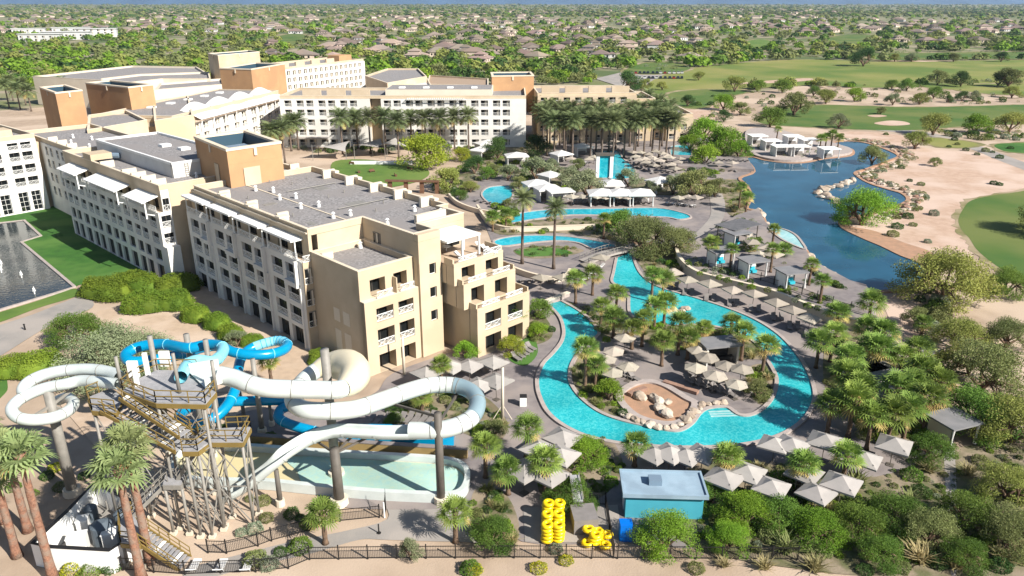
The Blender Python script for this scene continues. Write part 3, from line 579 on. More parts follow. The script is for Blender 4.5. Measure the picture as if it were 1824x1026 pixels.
# stair block
facade(B1, (8.05, -0.35), (11.65, -0.35), 0, Z1 - .01, [(1.6, 2.7, z, z + 1.5, False, 'small') for z in (4.8, 8.1, 11.4)], 0.4, 'tan_wall')
core(B1, rect(8.06, 11.64, 0.1, 1.0), 0, Z1 - .03, 'tan_wall', 'inner_wall'); boxpart('side_wall', B1, 'tan_wall', 8.02, 8.1, -0.34, 12, 13.3, Z1 - .02); link('window', solo_win(1.2, 1.5), B1, (7.97, 9.6, 14.1), R(-90)); boxpart('window_recess', B1, 'steel_dark', 7.99, 8.015, 7.9, 8.9, 13.9, 15.6)
core(B1, rect(8.03, 11.66, -0.34, 0.56), Z1 + .01, Z1 + .94, 'tan_wall', 'parapet')
# stepped right end with terraces
for (a0, a1, b0, z0, z1) in ((11.75, 20.6, -2.8, 9.9, 12.5), (12.3, 21.8, -4.0, 6.7, 9.8), (13.2, 23.0, -5.6, 0, 6.6)):
    core(B1, rect(a0, a1, b0 + 1.6, 4.5 if a1 < 21 else 8), z0, z1 - .05)
    wd = a1 - a0
    if z0 > 0: oo = [(1.3, 3.6, z0 + .3, z1 - .35, False, 'slide'), (5.6, 7.9, z0 + .3, z1 - .35, False, 'slide')]
    else: oo = [(1.4, 4.3, 0.05, 2.7, False, 'slide'), (5.6, 8.5, 0.05, 2.7, False, 'slide'), (1.4, 4.3, 3.5, 6.1, True, 'slide'), (5.6, 8.5, 3.5, 6.1, True, 'slide')]
    facade(B1, (a0, b0), (a1, b0), z0, z1, oo, 1.5, 'tan_wall')
    boxpart('terrace_floor', B1, 'beige_paving', a0 + .02, a1 - .02, b0 + .02, b0 + 2.2, z1 - .04, z1 + .05)
    boxpart('terrace_parapet', B1, 'tan_wall', a0, a1, b0 - .01, b0 + .22, z1 + .06, z1 + .45); boxpart('terrace_parapet', B1, 'tan_wall', a0, a0 + .22, b0 + .23, b0 + 2, z1 + .06, z1 + 1.0); boxpart('terrace_parapet', B1, 'tan_wall', a1 - .22, a1, b0 + .23, b0 + 3.5, z1 + .06, z1 + 1.0)
    for s in (0.9, 5.3): link('balcony_rail', rail_mesh(3.2, .75), B1, (a0 + s, b0 + .1, z1 + .45))
boxpart('terrace_floor', B1, 'beige_paving', 11.78, 20.58, -0.6, 4.0, 12.46, 12.58)
facade(B1, (11.8, 4.0), (19.5, 4.0), 12.6, Z1 - .02, [(0.6, 3.4, 12.7, 14.9, False, 'slide'), (4.2, 6.8, 12.7, 14.9, False, 'slide')], 0.15, 'tan_wall')
boxpart('awning', B1, 'white_paint', 11.9, 17.8, -1.4, 3.9, 15.4, 15.65)
for x, y in ((14.6, -1.2), (17.6, -1.2), (17.6, 2.0)): boxpart('awning_post', B1, 'white_paint', x - .12, x + .12, y - .12, y + .12, 12.6, 15.4)
# link roof behind and orange stair tower
core(B1, rect(6, 21, 47.2, 72), 0, 15.3); parapet(B1, rect(6, 21, 47.2, 72), 15.3, .8); flat_roof(B1, rect(6.3, 20.7, 47.5, 71.7), 15.33)
for y in (52, 58, 64): boxpart('parapet_block', B1, 'cream_wall', 19.4, 21.2, y, y + .5, 15.36, 16.9)
core(B1, rect(0.5, 5.9, 48.7, 53), 0, 15.1); flat_roof(B1, rect(.6, 5.8, 48.8, 52.9), 15.13)

def stair_tower(corner, right, left, zt, zb, label, wm='orange_wall', group='orange stair towers'):
    c, r_, l_ = P(*corner, zt), P(*right, zt), P(*left, zt)
    t = empty('stair_tower', (c.x, c.y, 0), label=label, cat='tower', group=group)
    u, v = (r_ - c), (l_ - c); u.z = v.z = 0
    q = lambda a, b_: (u.x * a + v.x * b_, u.y * a + v.y * b_)
    core(t, [q(0, 0), q(1, 0), q(1, 1), q(0, 1)], zb, zt - 2.6, wm)
    e1, e2 = 0.6 / u.length, 0.6 / v.length
    for nm, rr in (('wall', [q(0, 0), q(1, 0), q(1, e2), q(0, e2)]), ('wall', [q(0, 1 - e2), q(1, 1 - e2), q(1, 1), q(0, 1)]), ('wall', [q(0, e2), q(e1, e2), q(e1, 1 - e2), q(0, 1 - e2)]), ('wall', [q(1 - e1, e2), q(1, e2), q(1, 1 - e2), q(1 - e1, 1 - e2)])):
        b = MB(); b.prism(rr, zt - 2.59, zt - .35); b.build(nm, wm, t)
    g1, g2 = 1.2 * e1, 1.2 * e2; k1, k2 = -.12 / u.length, -.12 / v.length
    for rr in ([q(k1, k2), q(1 - k1, k2), q(1 - k1, g2), q(k1, g2)], [q(k1, 1 - g2), q(1 - k1, 1 - g2), q(1 - k1, 1 - k2), q(k1, 1 - k2)], [q(k1, g2), q(g1, g2), q(g1, 1 - g2), q(k1, 1 - g2)], [q(1 - g1, g2), q(1 - k1, g2), q(1 - k1, 1 - g2), q(1 - g1, 1 - g2)]):
        b = MB(); b.prism(rr, zt - .35, zt + .05, bottom=True); b.build('tower_cap', 'parapet_cap', t)
    for rr in ([q(e1, 1 - e2 - .02), q(1 - e1, 1 - e2 - .02), q(1 - e1, 1 - e2), q(e1, 1 - e2)], [q(1 - e1 - .02, e2), q(1 - e1, e2), q(1 - e1, 1 - e2 - .02), q(1 - e1 - .02, 1 - e2 - .02)], [q(e1, e2), q(e1 + .02, e2), q(e1 + .02, 1 - e2 - .02), q(e1, 1 - e2 - .02)]):
        b = MB(); b.prism(rr, zt - 2.58, zt - .36); b.build('screen_panel', 'blue_screen', t)
    b = MB(); b.prism([q(.35, .35), q(.75, .35), q(.75, .7), q(.35, .7)], zt - 2.58, zt - 1.5); b.build('roof_unit', 'galv_duct', t)
    for a, b_ in ((0.5, -0.01), (-0.01, 0.5)):
        b = MB(); w1, w2 = (.25 / u.length, .12 / v.length) if b_ < 0 else (.12 / u.length, .25 / v.length)
        b.prism([q(a - w1, b_ - w2), q(a + w1, b_ - w2), q(a + w1, b_ + w2), q(a - w1, b_ + w2)], zt - 1.6, zt - .36); b.build('scupper', 'parapet_cap', t)
    return t, q
t1, q = stair_tower((403, 266), (500, 252), (346, 243), 22.6, 12, 'big orange stair tower rising from the near gravel roof')
for rr, z0, z1, mm in (([q(.25, -.012), q(.55, -.012), q(.55, -.004), q(.25, -.004)], 16.2, 19.2, 'tan_wall'), ([q(-.014, .3), q(-.004, .3), q(-.004, .42), q(-.014, .42)], 16.2, 19.4, 'tan_wall')):
    b = MB(); b.prism(rr, z0, z1); b.build('door_panel', mm, t1)
stair_tower((228, 155), (272, 150), (152, 147), 21.6, 8, 'wide orange stair tower behind the left wing, with small white framed window')
stair_tower((98, 165), (146, 160), (70, 155), 21.6, 8, 'slim orange stair tower beside the left edge hotel block')
stair_tower((447, 123), (507, 113), (391, 121), 22.0, 8, 'orange stair tower at the back between the white awning wing and far wing')
stair_tower((388, 98), (462, 92), (370, 95), 22.0, 4, 'cream stair tower farthest back above the flat conference roofs', 'tan_wall')
t6, q = stair_tower((876, 135), (951, 134), (874, 128.5), 20.6, 8, 'orange stair tower over the middle of the poolside hotel block')

# --- second wing with shaded balcony facade over the lawn
_o1 = P(663, 670); _ca, _sa = math.cos(R(44.5)), math.sin(R(44.5)); o2 = Vector((_o1.x - 5.2 * _ca - 51.5 * _sa, _o1.y - 5.2 * _sa + 51.5 * _ca, 0)); L2 = 44.5
B2 = empty('hotel_wing', (o2.x, o2.y, 0), R(46.8), label='hotel wing with shaded white balcony facade above the green lawn', cat='building', group='hotel wings')
Z2 = 16.1
cols = []
for g in range(4):
    s = 0.9 + g * 10.9; cols += [(s, s + 2.3), (s + 3.1, s + 5.4), (s + 7.0, s + 9.6)]
ops = []
for s0, s1 in cols: ops += [(s0, s1, .05, 3.1, False, 'slide'), (s0, s1, 3.9, 5.9, False, 'slide'), (s0, s1, 6.9, 8.8, True, 'slide'), (s0, s1, 9.7, 11.5, True, 'slide')]
core(B2, rect(1.6, 14, 0.3, L2 - .1), 0, Z2 - .03)
facade(B2, (0, L2), (0, 0.2), 0, 12.5, ops, .45, 'white_wall')
facade(B2, (0.9, L2), (0.9, 0.2), 12.5, Z2, [(s0, s1, 12.7, 14.6, False, 'slide') for s0, s1 in cols], .6, 'tan_wall')
boxpart('terrace_floor', B2, 'beige_paving', 0.02, 1.0, .25, L2 - .1, 12.3, 12.49)
for k in range(4): link('balcony_rail', rail_mesh(10.6, 1.0), B2, (0.05, L2 - .1 - k * 11.05, 12.5), R(-90))
boxpart('end_wall', B2, 'tan_wall', 2.3, 14, 0.0, .28, 0, Z2); boxpart('end_pier', B2, 'white_wall', 0.0, 2.2, -1.4, -.02, 0, 6.8)
facade(B2, (0.02, 0.0), (2.28, 0.0), 0, 12.5, [(.4, 2.0, 7.1, 8.9, True, 'slide'), (.4, 2.0, 9.9, 11.9, True, 'slide')], .25, 'white_wall')
facade(B2, (0.92, 0.05), (2.28, 0.05), 12.5, Z2, [(.15, 1.2, 12.6, 14.7, True, 'slide')], .2, 'white_wall')
inn = parapet(B2, rect(.85, 14, 0.05, L2 + .1), Z2, .8); flat_roof(B2, inn, Z2 + .03)
for y0, y1 in ((1.0, 9.0), (12.5, 27), (31.5, 41)):
    b = MB(); b.bar((-.7, y0, 14.6), (-.7, y1, 14.6), .05, .05); b.v = []; b.f = []; b.m = []
    b.face([(-1.9, y0, 14.35), (-1.9, y1, 14.35), (.84, y1, 15.1), (.84, y0, 15.1)]); b.face([(-1.9, y0, 14.2), (.84, y0, 14.95), (.84, y1, 14.95), (-1.9, y1, 14.2)])
    b.face([(-1.9, y0, 14.2), (-1.9, y1, 14.2), (-1.9, y1, 14.35), (-1.9, y0, 14.35)]); b.face([(-1.9, y0, 14.2), (-1.9, y0, 14.35), (.84, y0, 15.1), (.84, y0, 14.95)]); b.build('awning', 'white_paint', B2)
    for y in (y0 + .2, y1 - .2): boxpart('awning_post', B2, 'white_paint', -1.5, -1.3, y - .1, y + .1, 11.6, 14.25); MB().bar((-1.4, y, 12.4), (0.1, y, 11.9), .14).build('awning_bracket', 'white_paint', B2)
for y in (3, 7, 11, 15, 25): boxpart('parapet_block', B2, 'cream_wall', 1.0, 3.4, y, y + .5, Z2 + .05, Z2 + 1.25)
boxpart('parapet_block', B2, 'tan_wall', .8, 4.6, 29, 33, Z2 + .9, Z2 + 2.0); vent(B2, 8, 8, Z2 + .03); vent(B2, 9.5, 5, Z2 + .03)
b = MB(); b.box(6.5, 19, 7.2, 42, Z2 - 4, Z2 + 2.3); b.build('penthouse_wall', 'white_wall', B2)
parapet(B2, rect(6.45, 19.05, 7.15, 42.05), Z2 + 2.3, .35, .3, 'white_paint', 'white_paint'); flat_roof(B2, rect(6.75, 18.75, 7.45, 41.75), Z2 + 2.33)
for x, y in ((13.5, 26), (14.5, 20), (15.3, 14)):
    boxpart('skylight', B2, 'white_paint', x - .9, x + .9, y - .9, y + .9, Z2 + 2.34, Z2 + 2.8)
b = MB(); [b.box(6.4, 6.48, 7.6 + i * 0, 7.7, Z2 + .1, Z2 + 2.5) for i in range(1)]
for s in (8.6, 9.2): b.box(s, s + .06, 7.06, 7.14, Z2 + .1, Z2 + 2.6)
for k in range(6): b.box(8.66, 9.2, 7.07, 7.13, Z2 + .3 + k * .38, Z2 + .36 + k * .38)
b.build('roof_ladder', 'steel', B2); b = MB(); b.cyl((3.2, 34, Z2 + 1.0), (6.4, 30, Z2 + 1.0), .55, .55, 10); b.build('roof_duct', 'galv_duct', B2)
core(B2, rect(4.5, 20, L2 + .2, 84), 0, 15.2, 'tan_wall'); inn = parapet(B2, rect(4.5, 20, L2 + .2, 84), 15.2, .8); flat_roof(B2, inn, 15.23)
facade(B2, (4.3, 71), (4.3, L2 + .2), 0, 15.1, [(s, s + 1.6, z, z + 1.9, True, 'slide') for s in (3, 6, 10, 13, 17, 20, 23) for z in (3.6, 6.7, 9.8, 12.6)], .19, 'white_wall', 1)
for x, y in ((9, 54), (12, 56), (8, 62), (13, 64), (11, 70)): vent(B2, x, y, 15.25)
for y in (48, 54, 60, 66): boxpart('parapet_block', B2, 'cream_wall', 4.7, 6.6, y, y + .5, 15.25, 16.6)

# --- block at the left edge of the photo
oL = P(90, 371); BL = empty('hotel_block', (oL.x, oL.y, 0), R(50), label='sunlit white hotel block cut by the left photo edge', cat='building', group='hotel wings')
core(BL, rect(-34, 0, .65, 22), 0, 16.2, 'tan_wall'); inn = parapet(BL, rect(-34, 0, .02, 22), 16.2, .9, m='tan_wall'); flat_roof(BL, inn, 16.22)
ops = []
for k in range(5):
    for o in (0.4, 3.0):
        s = 34 - 6.2 * (k + 1) + o
        ops += [(s, s + 2.1, z, z + 2.0, True, 'slide') for z in (5.9, 8.7, 11.5)] + [(s, s + 1.9, .2, 4.6, False, 'grid')] + [(s, s + 2.1, 14.0, 15.6, True, 'slide')]
facade(BL, (-34, 0), (0, 0), 0, 16.2, ops, .6, 'white_wall', 2)
boxpart('roof_block', BL, 'tan_wall', -12, -3, 4, 9, 16.25, 18.0); boxpart('end_wall', BL, 'tan_wall', -.02, 3.0, 1.5, 22, 0, 15)

# --- white awning wing facing right
c0, c1 = P(316, 226, 12.5), P(503, 176, 12.5); dv = c1 - c0; AW = dv.length
B4 = empty('hotel_wing', (c0.x, c0.y, 0), math.atan2(dv.y, dv.x), label='hotel wing under scalloped white canopies facing the palm lawn', cat='building', group='hotel wings')
ops = []; n4 = 11
for k in range(n4):
    s = 1.2 + (AW - 2.4) * k / n4 + (.9 if k % 2 else .2); ww = (AW / n4) * .52
    for z in (1.2, 4.2, 7.2, 10.0): ops.append((s, s + ww, z, z + 1.9, True, 'slide'))
facade(B4, (0, 0), (AW, 0), 0, 12.6, ops, .6, 'white_wall', 1)
core(B4, rect(0.1, AW - .1, 1.25, 24), 0, 14.6, 'tan_wall'); flat_roof(B4, rect(.3, AW - .3, 2, 23.8), 15.1); parapet(B4, rect(0, AW, 1.2, 24), 14.6, .7)
b = MB(); nn = 48
for i in range(nn + 1):
    s = AW * (.16 + .84 * i / nn); k = abs(math.sin(i / nn * math.pi * 4)); b.v += [(s, -1.2, 13.0), (s, 2.6, 14.8 + .5 * k), (s, 5.2, 15.4 + 1.6 * k), (s, 5.25, 14.8)]
for i in range(nn):
    a = 4 * i
    for k in range(3): b.f.append((a + k, a + 4 + k, a + 5 + k, a + 1 + k)); b.m.append(0)
b.build('canopy', 'white_canvas', B4)
for k in range(9): s = AW * (.17 + .82 * k / 8); boxpart('canopy_post', B4, 'white_paint', s - .12, s + .12, -.95, -.75, 10, 13.1)
boxpart('terrace_floor', B4, 'beige_paving', 0, AW, -1.0, 1.2, 12.62, 12.75); facade(B4, (.2, 1.19), (AW - .2, 1.19), 12.76, 14.6, [(s0, s1, 12.85, 14.3, False, 'slide') for s0, s1, z, *_ in ops if z == 10.0], .15, 'tan_wall', 1)
boxpart('low_roof', B4, 'tan_wall', -6, 0, 0.5, 20, 0, 13.4)
for k in range(5): s = AW * (.25 + .15 * k); boxpart('skylight', B4, 'white_paint', s - 1, s + 1, 17, 19, 15.12, 15.6)

# --- poolside hotel block, facing the camera
B6 = empty('hotel_block', (-74.5, 248, 0), label='long white poolside hotel block behind the row of date palms', cat='building', group='hotel wings')
LEN = 79
ops = []; s = 1.5; k = 0
while s < LEN - 4:
    if not (28.5 < s + 1.2 < 32.5): ops += [(s, s + 2.3, z, z + 1.95, True, 'slide') for z in (.6, 3.8, 7.0, 10.1, 13.0)]
    s += 3.9 if k % 2 == 0 else 3.1; k += 1
facade(B6, (0, 0), (28.9, 0), 0, 15.4, [o for o in ops if o[1] < 28.6], .7, 'white_wall', 1)
boxpart('wall', B6, 'tan_wall', 28.95, 32.4, 3, 3.3, 0, 15.4)
facade(B6, (32.5, 0), (LEN, 0), 0, 15.4, [(o[0] - 32.5, o[1] - 32.5, *o[2:]) for o in ops if o[0] > 33], .7, 'white_wall', 1)
core(B6, [(0.1, 1.45), (28.8, 1.45), (28.8, 5), (32.6, 5), (32.6, 1.45), (LEN - .1, 1.45), (LEN - .1, 24), (.1, 24)], 0, 15.3, 'tan_wall'); pl = rect(0, LEN, .6, 24)
inn = parapet(B6, pl, 15.45, .9); flat_roof(B6, inn, 15.5)
for x in (6, 14, 22): boxpart('parapet_block', B6, 'tan_wall', x, x + 6, 6, 7, 15.52, 17.6)
boxpart('penthouse_wall', B6, 'cream_wall', 33, 68, 7, 22, 15.52, 17.6); flat_roof(B6, rect(33.3, 67.7, 7.3, 21.7), 17.64)
for k in range(4): boxpart('skylight', B6, 'white_paint', 37 + k * 8, 39 + k * 8, 10, 12, 17.65, 18.1)
b = MB()
for k in range(30): b.box(41 + k * .62, 41.2 + k * .62, -1.4, .55, 15.55, 15.7)
b.build('pergola_slats', 'white_paint', B6); b2 = boxpart('pergola_beam', B6, 'white_paint', 40.8, 60, -1.3, -1.1, 15.35, 15.54)
for x, nm in ((5, 0), (11, 1)): boxpart('entrance_canopy', B6, 'grey_canvas', x - 2, x + 4, -2.5, -.05, 3.2, 3.5)

# --- right poolside block stepping down
B7 = empty('hotel_block', (8.5, 256, 0), R(3), label='tan hotel block stepping down behind the dense date palm grove', cat='building', group='hotel wings')
for a0, a1, b0, z in ((0, 33, 0, 15.4), (33, 40, 2, 13.2), (40, 46, 4, 11), (44, 53, 1, 8.2)):
    core(B7, rect(a0, a1, b0 + .9, 24), 0, z, 'tan_wall'); inn = parapet(B7, rect(a0, a1 - .02, b0 + .88, 24), z + .01, .8); flat_roof(B7, inn, z + .03)
    n = max(1, int((a1 - a0) / 3.8))
    facade(B7, (a0, b0), (a1 - .02, b0), 0, z, [(1 + i * 3.8, 3.1 + i * 3.8, zz, zz + 1.9, True, 'slide') for i in range(n) if 3.1 + i * 3.8 < a1 - a0 - .2 for zz in (.6, 3.8, 7.0, 10.1, 13.0) if zz + 2.2 < z], .85, 'tan_wall', 1)
for x in (2, 10, 18, 26): boxpart('parapet_block', B7, 'tan_wall', x, x + 6, 8, 9, 15.45, 17.6)
b = MB(); b.cyl((10, 70, 0), (10, 70, 10), 8, 8, 24); b.build('rotunda', 'tan_wall', B7)
boxpart('back_hall', B7, 'cream_wall', 16, 40, 55, 75, 0, 6)

# --- back wings and flat conference halls
c0, c1 = P(508, 140, 12.0), P(650, 122, 12.0); dv = c1 - c0; AW = dv.length
B5 = empty('hotel_wing', (c0.x, c0.y, 0), math.atan2(dv.y, dv.x), label='farthest white hotel wing with rows of small balconies', cat='building', group='hotel wings')
ops = []
for k in range(15):
    s = 1.5 + (AW - 3) * k / 15
    for z in (3.8, 7.0, 10.1, 13.2): ops.append((s, s + 2.2, z, z + 1.9, False, 'slide'))
facade(B5, (0, 0), (AW, 0), 0, 15.8, ops, .6, 'white_wall', 1); core(B5, rect(.1, AW - .1, 1.25, 24), 0, 15.7, 'tan_wall'); inn = parapet(B5, rect(0, AW, .6, 24), 15.82, .9); flat_roof(B5, inn, 15.9)
boxpart('parapet_block', B5, 'orange_wall', AW - 14, AW - 4, 5, 12, 16, 19)
for k in range(5): boxpart('parapet_block', B5, 'tan_wall', 4 + k * 11, 10 + k * 11, 6, 7, 15.95, 18)
def hall(pp, z, label, m='cream_wall', extra=(), roof='roof_gravel'):
    pts = [P(x, y, z) for x, y in pp]; o = pts[0]
    t = empty('conference_hall', (o.x, o.y, 0), label=label, cat='building', group='flat roofed halls'); lp = [(p.x - o.x, p.y - o.y) for p in pts]
    core(t, lp, 0, z - .8, m); inn = parapet(t, lp, z - .8, .8, .5, m); flat_roof(t, inn, z - .75, roof)
    return t, lp
hall([(58, 136), (180, 143), (365, 128), (350, 119), (235, 117)], 12.5, 'long low cream hall with grey roof behind the left towers')
hall([(275, 160), (400, 150), (395, 140), (285, 148)], 13, 'cream hall between the awning wing and low halls')
hall([(185, 152), (290, 140), (375, 140), (372, 128), (250, 132), (180, 140)], 13.5, 'stepped cream hall just behind the wide orange tower')
hall([(650, 135), (690, 148), (760, 136), (745, 122), (690, 122)], 11, 'tan hall with white tented porch behind the poolside block', 'tan_wall')
hall([(700, 160), (770, 155), (760, 137), (692, 149)], 9, 'white tented hall roof behind the poolside block', 'white_wall', roof='white_canvas')
hall([(760, 150), (870, 152), (870, 140), (765, 134)], 6, 'low brown roofed hall left of the middle tower', 'tan_wall', roof='terracotta')
hall([(155, 232), (262, 214), (225, 196), (158, 205)], 16, 'cream roof block between the two left orange towers', 'tan_wall')
hall([(275, 215), (345, 205), (335, 170), (272, 180)], 15.5, 'tan roof block beside the wide orange tower', 'tan_wall')
for i, (x, y, wd, dp, zz) in enumerate(((70, 74, 22, 14, 8), (118, 71, 26, 14, 9), (172, 66, 24, 14, 10), (52, 62, 20, 12, 8), (128, 60, 24, 12, 8))):
    p = P(x, y); t = empty('apartment_block', (p.x, p.y, 0), R(8 + 5 * i), label=['nearest white apartment block in the far upper left woods', 'long white apartment block in the middle of the far white complex', 'rightmost white apartment block of the far white complex', 'leftmost far white apartment block', 'white apartment block behind the others of the far complex'][i], cat='building', group='far white apartment blocks')
    core(t, rect(-wd, wd, 0, dp), 0, zz, 'house_white'); core(t, rect(-wd - 1, wd + 1, -1, dp + 1), zz + .05, zz + .6, 'house_white', 'roof')
    for k in range(int(wd / 4)):
        for z in (1.2, 4.4, 7.4):
            if z + 1.8 < zz: link('window', solo_win(3.0, 1.8), t, (-wd + 2 + k * 8, -.08, z))
# ------------------------------------------------------------------ water slides
def pathpx(pp, sub=6): return crom([P(x, y, z) for x, y, z in pp], False, sub)
def arclen(p): return sum((p[i + 1] - p[i]).length for i in range(len(p) - 1))
def flanges(par, path, r, every, m='slide_white', n=14, org=Vector((0, 0, 0)), thick=.10):
    acc = 0.0
    for i in range(1, len(path) - 1):
        d = path[i] - path[i - 1]; acc += d.length
        if acc >= every:
            acc = 0.0; d = (path[i + 1] - path[i - 1]).normalized(); c = path[i] - org
            b = MB(); b.tube([c - d * thick / 2, c + d * thick / 2], r, n); b.build('flange', m, par, smooth=False)
def trough_tube(par, path, r, org, m, name='trough', n=12, lip=0.12):
    b = MB(); pp = [p - org for p in path]
    b.tube(pp, r, n, 0, False, math.pi * 0.97, math.pi * 2.03); b.tube(pp, r - lip, n, 0, False, math.pi * 0.97, math.pi * 2.03)
    k = len(pp); half = k * (n + 1)
    for i in range(k - 1):
        for t in (0, n): a, c = i * (n + 1) + t, (i + 1) * (n + 1) + t; b.f.append((a, c, c + half, a + half)); b.m.append(0)
    return b.build(name, m, par, smooth=True)
def column(par, org, x, y, z, r, m='steel_dark', foot=True, n=12):
    b = MB(); b.cyl((x - org.x, y - org.y, 0), (x - org.x, y - org.y, z), r, r * .85, n); c = b.build('support_column', m, par, smooth=True)
    if foot: b = MB(); b.cyl((x - org.x, y - org.y, 0), (x - org.x, y - org.y, .7), r * 1.7, r * 1.6, n); b.build('footing', 'cream_wall', c)
    return c

MAIN = pathpx([(391, 668, 13.5), (414, 673, 13.3), (444, 684, 13.1), (473, 691, 12.9), (512, 693, 12.7), (560, 694, 12.4), (602, 694, 12.1), (622, 684, 11.8), (632, 667, 11.5), (622, 653, 11.2), (600, 650, 10.9), (575, 655, 10.7), (552, 668, 10.4), (532, 690, 10.2), (522, 712, 10.0), (538, 728, 9.9), (571, 732, 9.8), (628, 729, 9.5), (675, 715, 9.3), (722, 698, 9.0), (761, 687, 8.8), (790, 685, 8.6), (818, 688, 8.5), (840, 698, 8.4), (850, 713, 8.25), (848, 731, 8.1), (835, 748, 7.95), (806, 761, 7.8), (776, 766, 7.7), (730, 767, 7.5)])
o = MAIN[0].copy(); o.z = 0
ws = empty('white_tube_slide', o, label='big white tube slide sweeping in long loops over the basin', cat='water slide', group='water slides')
n = len(MAIN)
i_b0, i_b1 = int(n * 6.4 / 29), int(n * 11.5 / 29); i_g0, i_g1 = int(n * 21.6 / 29), int(n * 25.6 / 29)
def seg(a, b_, m, r=.82): bb = MB(); bb.tube([p - o for p in MAIN[a:b_ + 1]], r, 18, 0, False); bb.build('tube', m, ws, smooth=True)
seg(0, i_b0, 'slide_white'); seg(i_b1, i_g0, 'slide_white'); seg(i_g0, i_g1, 'slide_grey'); seg(i_g1, n - 1, 'slide_white')
rr = [.82 + 0.85 * math.sin(math.pi * k / (i_b1 - i_b0)) for k in range(i_b1 - i_b0 + 1)]; bb = MB(); bb.tube([p - o for p in MAIN[i_b0:i_b1 + 1]], rr, 18, 0, False); bb.build('bowl', 'slide_cream', ws, smooth=True)
flanges(ws, MAIN, .855, 3.3, 'steel', 16, o, .06); flanges(ws, MAIN[i_g0 - 9:i_g0 + 2], .87, .7, 'steel', 16, o, .05); flanges(ws, MAIN[i_g1:i_g1 + 9], .87, .7, 'steel', 16, o, .05)
OPEN = [MAIN[-1]] + pathpx([(730, 767, 7.5), (679, 767, 7.35), (640, 765, 7.2), (610, 764, 7.05), (585, 766, 6.9), (551, 777, 6.5), (516, 797, 5.8), (487, 819, 4.9), (458, 843, 3.5), (429, 865, 2.2), (398, 880, 1.3)])[1:]
trough_tube(ws, OPEN, .84, o, 'slide_white')
flanges(ws, OPEN[:26], 1.07, 3.2, 'slide_white', 16, o, .08) if False else None
def half_ring(par, path, r, every, org):
    acc = 0
    for i in range(1, len(path) - 1):
        acc += (path[i] - path[i - 1]).length
        if acc >= every:
            acc = 0; d = (path[i + 1] - path[i - 1]).normalized(); c = path[i] - org; b = MB(); b.tube([c - d * .1, c + d * .1], r, 12, 0, False, math.pi, 2 * math.pi); b.build('flange', 'slide_white', par)
half_ring(ws, OPEN, .9, 3.0, o)
for (x, y, z, r) in ((605, 897, 6.1, .52), (786, 895, 9.8, .42), (500, 900, 4.0, .26)): p = P(x, y); column(ws, o, p.x, p.y, z, r)
p = P(583, 676, 11.0); column(ws, o, p.x, p.y, 14.2, .5, 'steel'); p5 = P(786, 895)
for q in (P(680, 714, 8.2), P(822, 690, 7.4), P(848, 728, 7.0), P(735, 767, 6.4), P(806, 761, 6.7)): bb = MB(); bb.bar(Vector((p5.x, p5.y, min(9.4, q.z + 1.2))) - o, q - o, .18, .22); bb.build('support_arm', 'steel_dark', ws)
p6 = P(605, 897)
for q in (P(551, 777, 5.0), P(640, 765, 6.1), P(680, 767, 6.2)): bb = MB(); bb.bar(Vector((p6.x, p6.y, 5.6)) - o, q - o, .16, .2); bb.build('support_arm', 'steel_dark', ws)
bb = MB(); bb.face([P(338, 664, 13.45) - o, P(391, 655, 13.45) - o, P(396, 680, 13.45) - o, P(366, 692, 13.45) - o]); bb.build('start_tub_floor', 'slide_white', ws)
for a, c in (((338, 664), (391, 655)), ((366, 692), (396, 682))): q1, q2 = P(*a, 13.4) - o, P(*c, 13.4) - o; bb = MB(); bb.bar(q1 + Vector((0, 0, .45)), q2 + Vector((0, 0, .45)), .14, .9); bb.build('start_tub_side', 'slide_white', ws)

LEFT = pathpx([(212, 684, 12.6), (181, 681, 12.4), (146, 678, 12.1), (117, 684, 11.9), (78, 692, 11.6), (39, 709, 11.2), (21, 728, 10.9), (31, 743, 10.6), (58, 748, 10.4), (94, 744, 10.1), (121, 732, 9.8), (131, 718, 9.5), (120, 708, 9.2), (104, 713, 8.7)])
o2_ = LEFT[0].copy(); o2_.z = 0
ls = empty('white_spiral_slide', o2_, label='narrower white spiral slide coiling left of the slide tower', cat='water slide', group='water slides')
bb = MB(); bb.tube([p - o2_ for p in LEFT], .52, 16, 0, False); bb.build('tube', 'slide_white', ls, smooth=True); flanges(ls, LEFT, .55, 3.2, 'steel', 14, o2_, .05)
UP = pathpx([(214, 672, 13.0), (195, 663, 12.9), (160, 658, 12.7), (117, 660, 12.4), (78, 668, 12.1), (51, 681, 11.8), (41, 695, 11.5), (48, 706, 11.2)])
bb = MB(); bb.tube([p - o2_ for p in UP], .55, 16, 0, False); bb.build('tube', 'slide_white', ls, smooth=True); flanges(ls, UP, .58, 3.2, 'steel', 14, o2_, .05)
p = P(130, 880); column(ls, o2_, p.x, p.y, 11.6, .5, 'steel'); pL = p
for q in (P(50, 747, 9.6), P(121, 734, 9.0), P(78, 692, 10.8), P(146, 680, 11.3)): bb = MB(); bb.bar(Vector((pL.x, pL.y, 9.8)) - o2_, q - o2_, .2, .25); bb.build('support_arm', 'steel', ls)

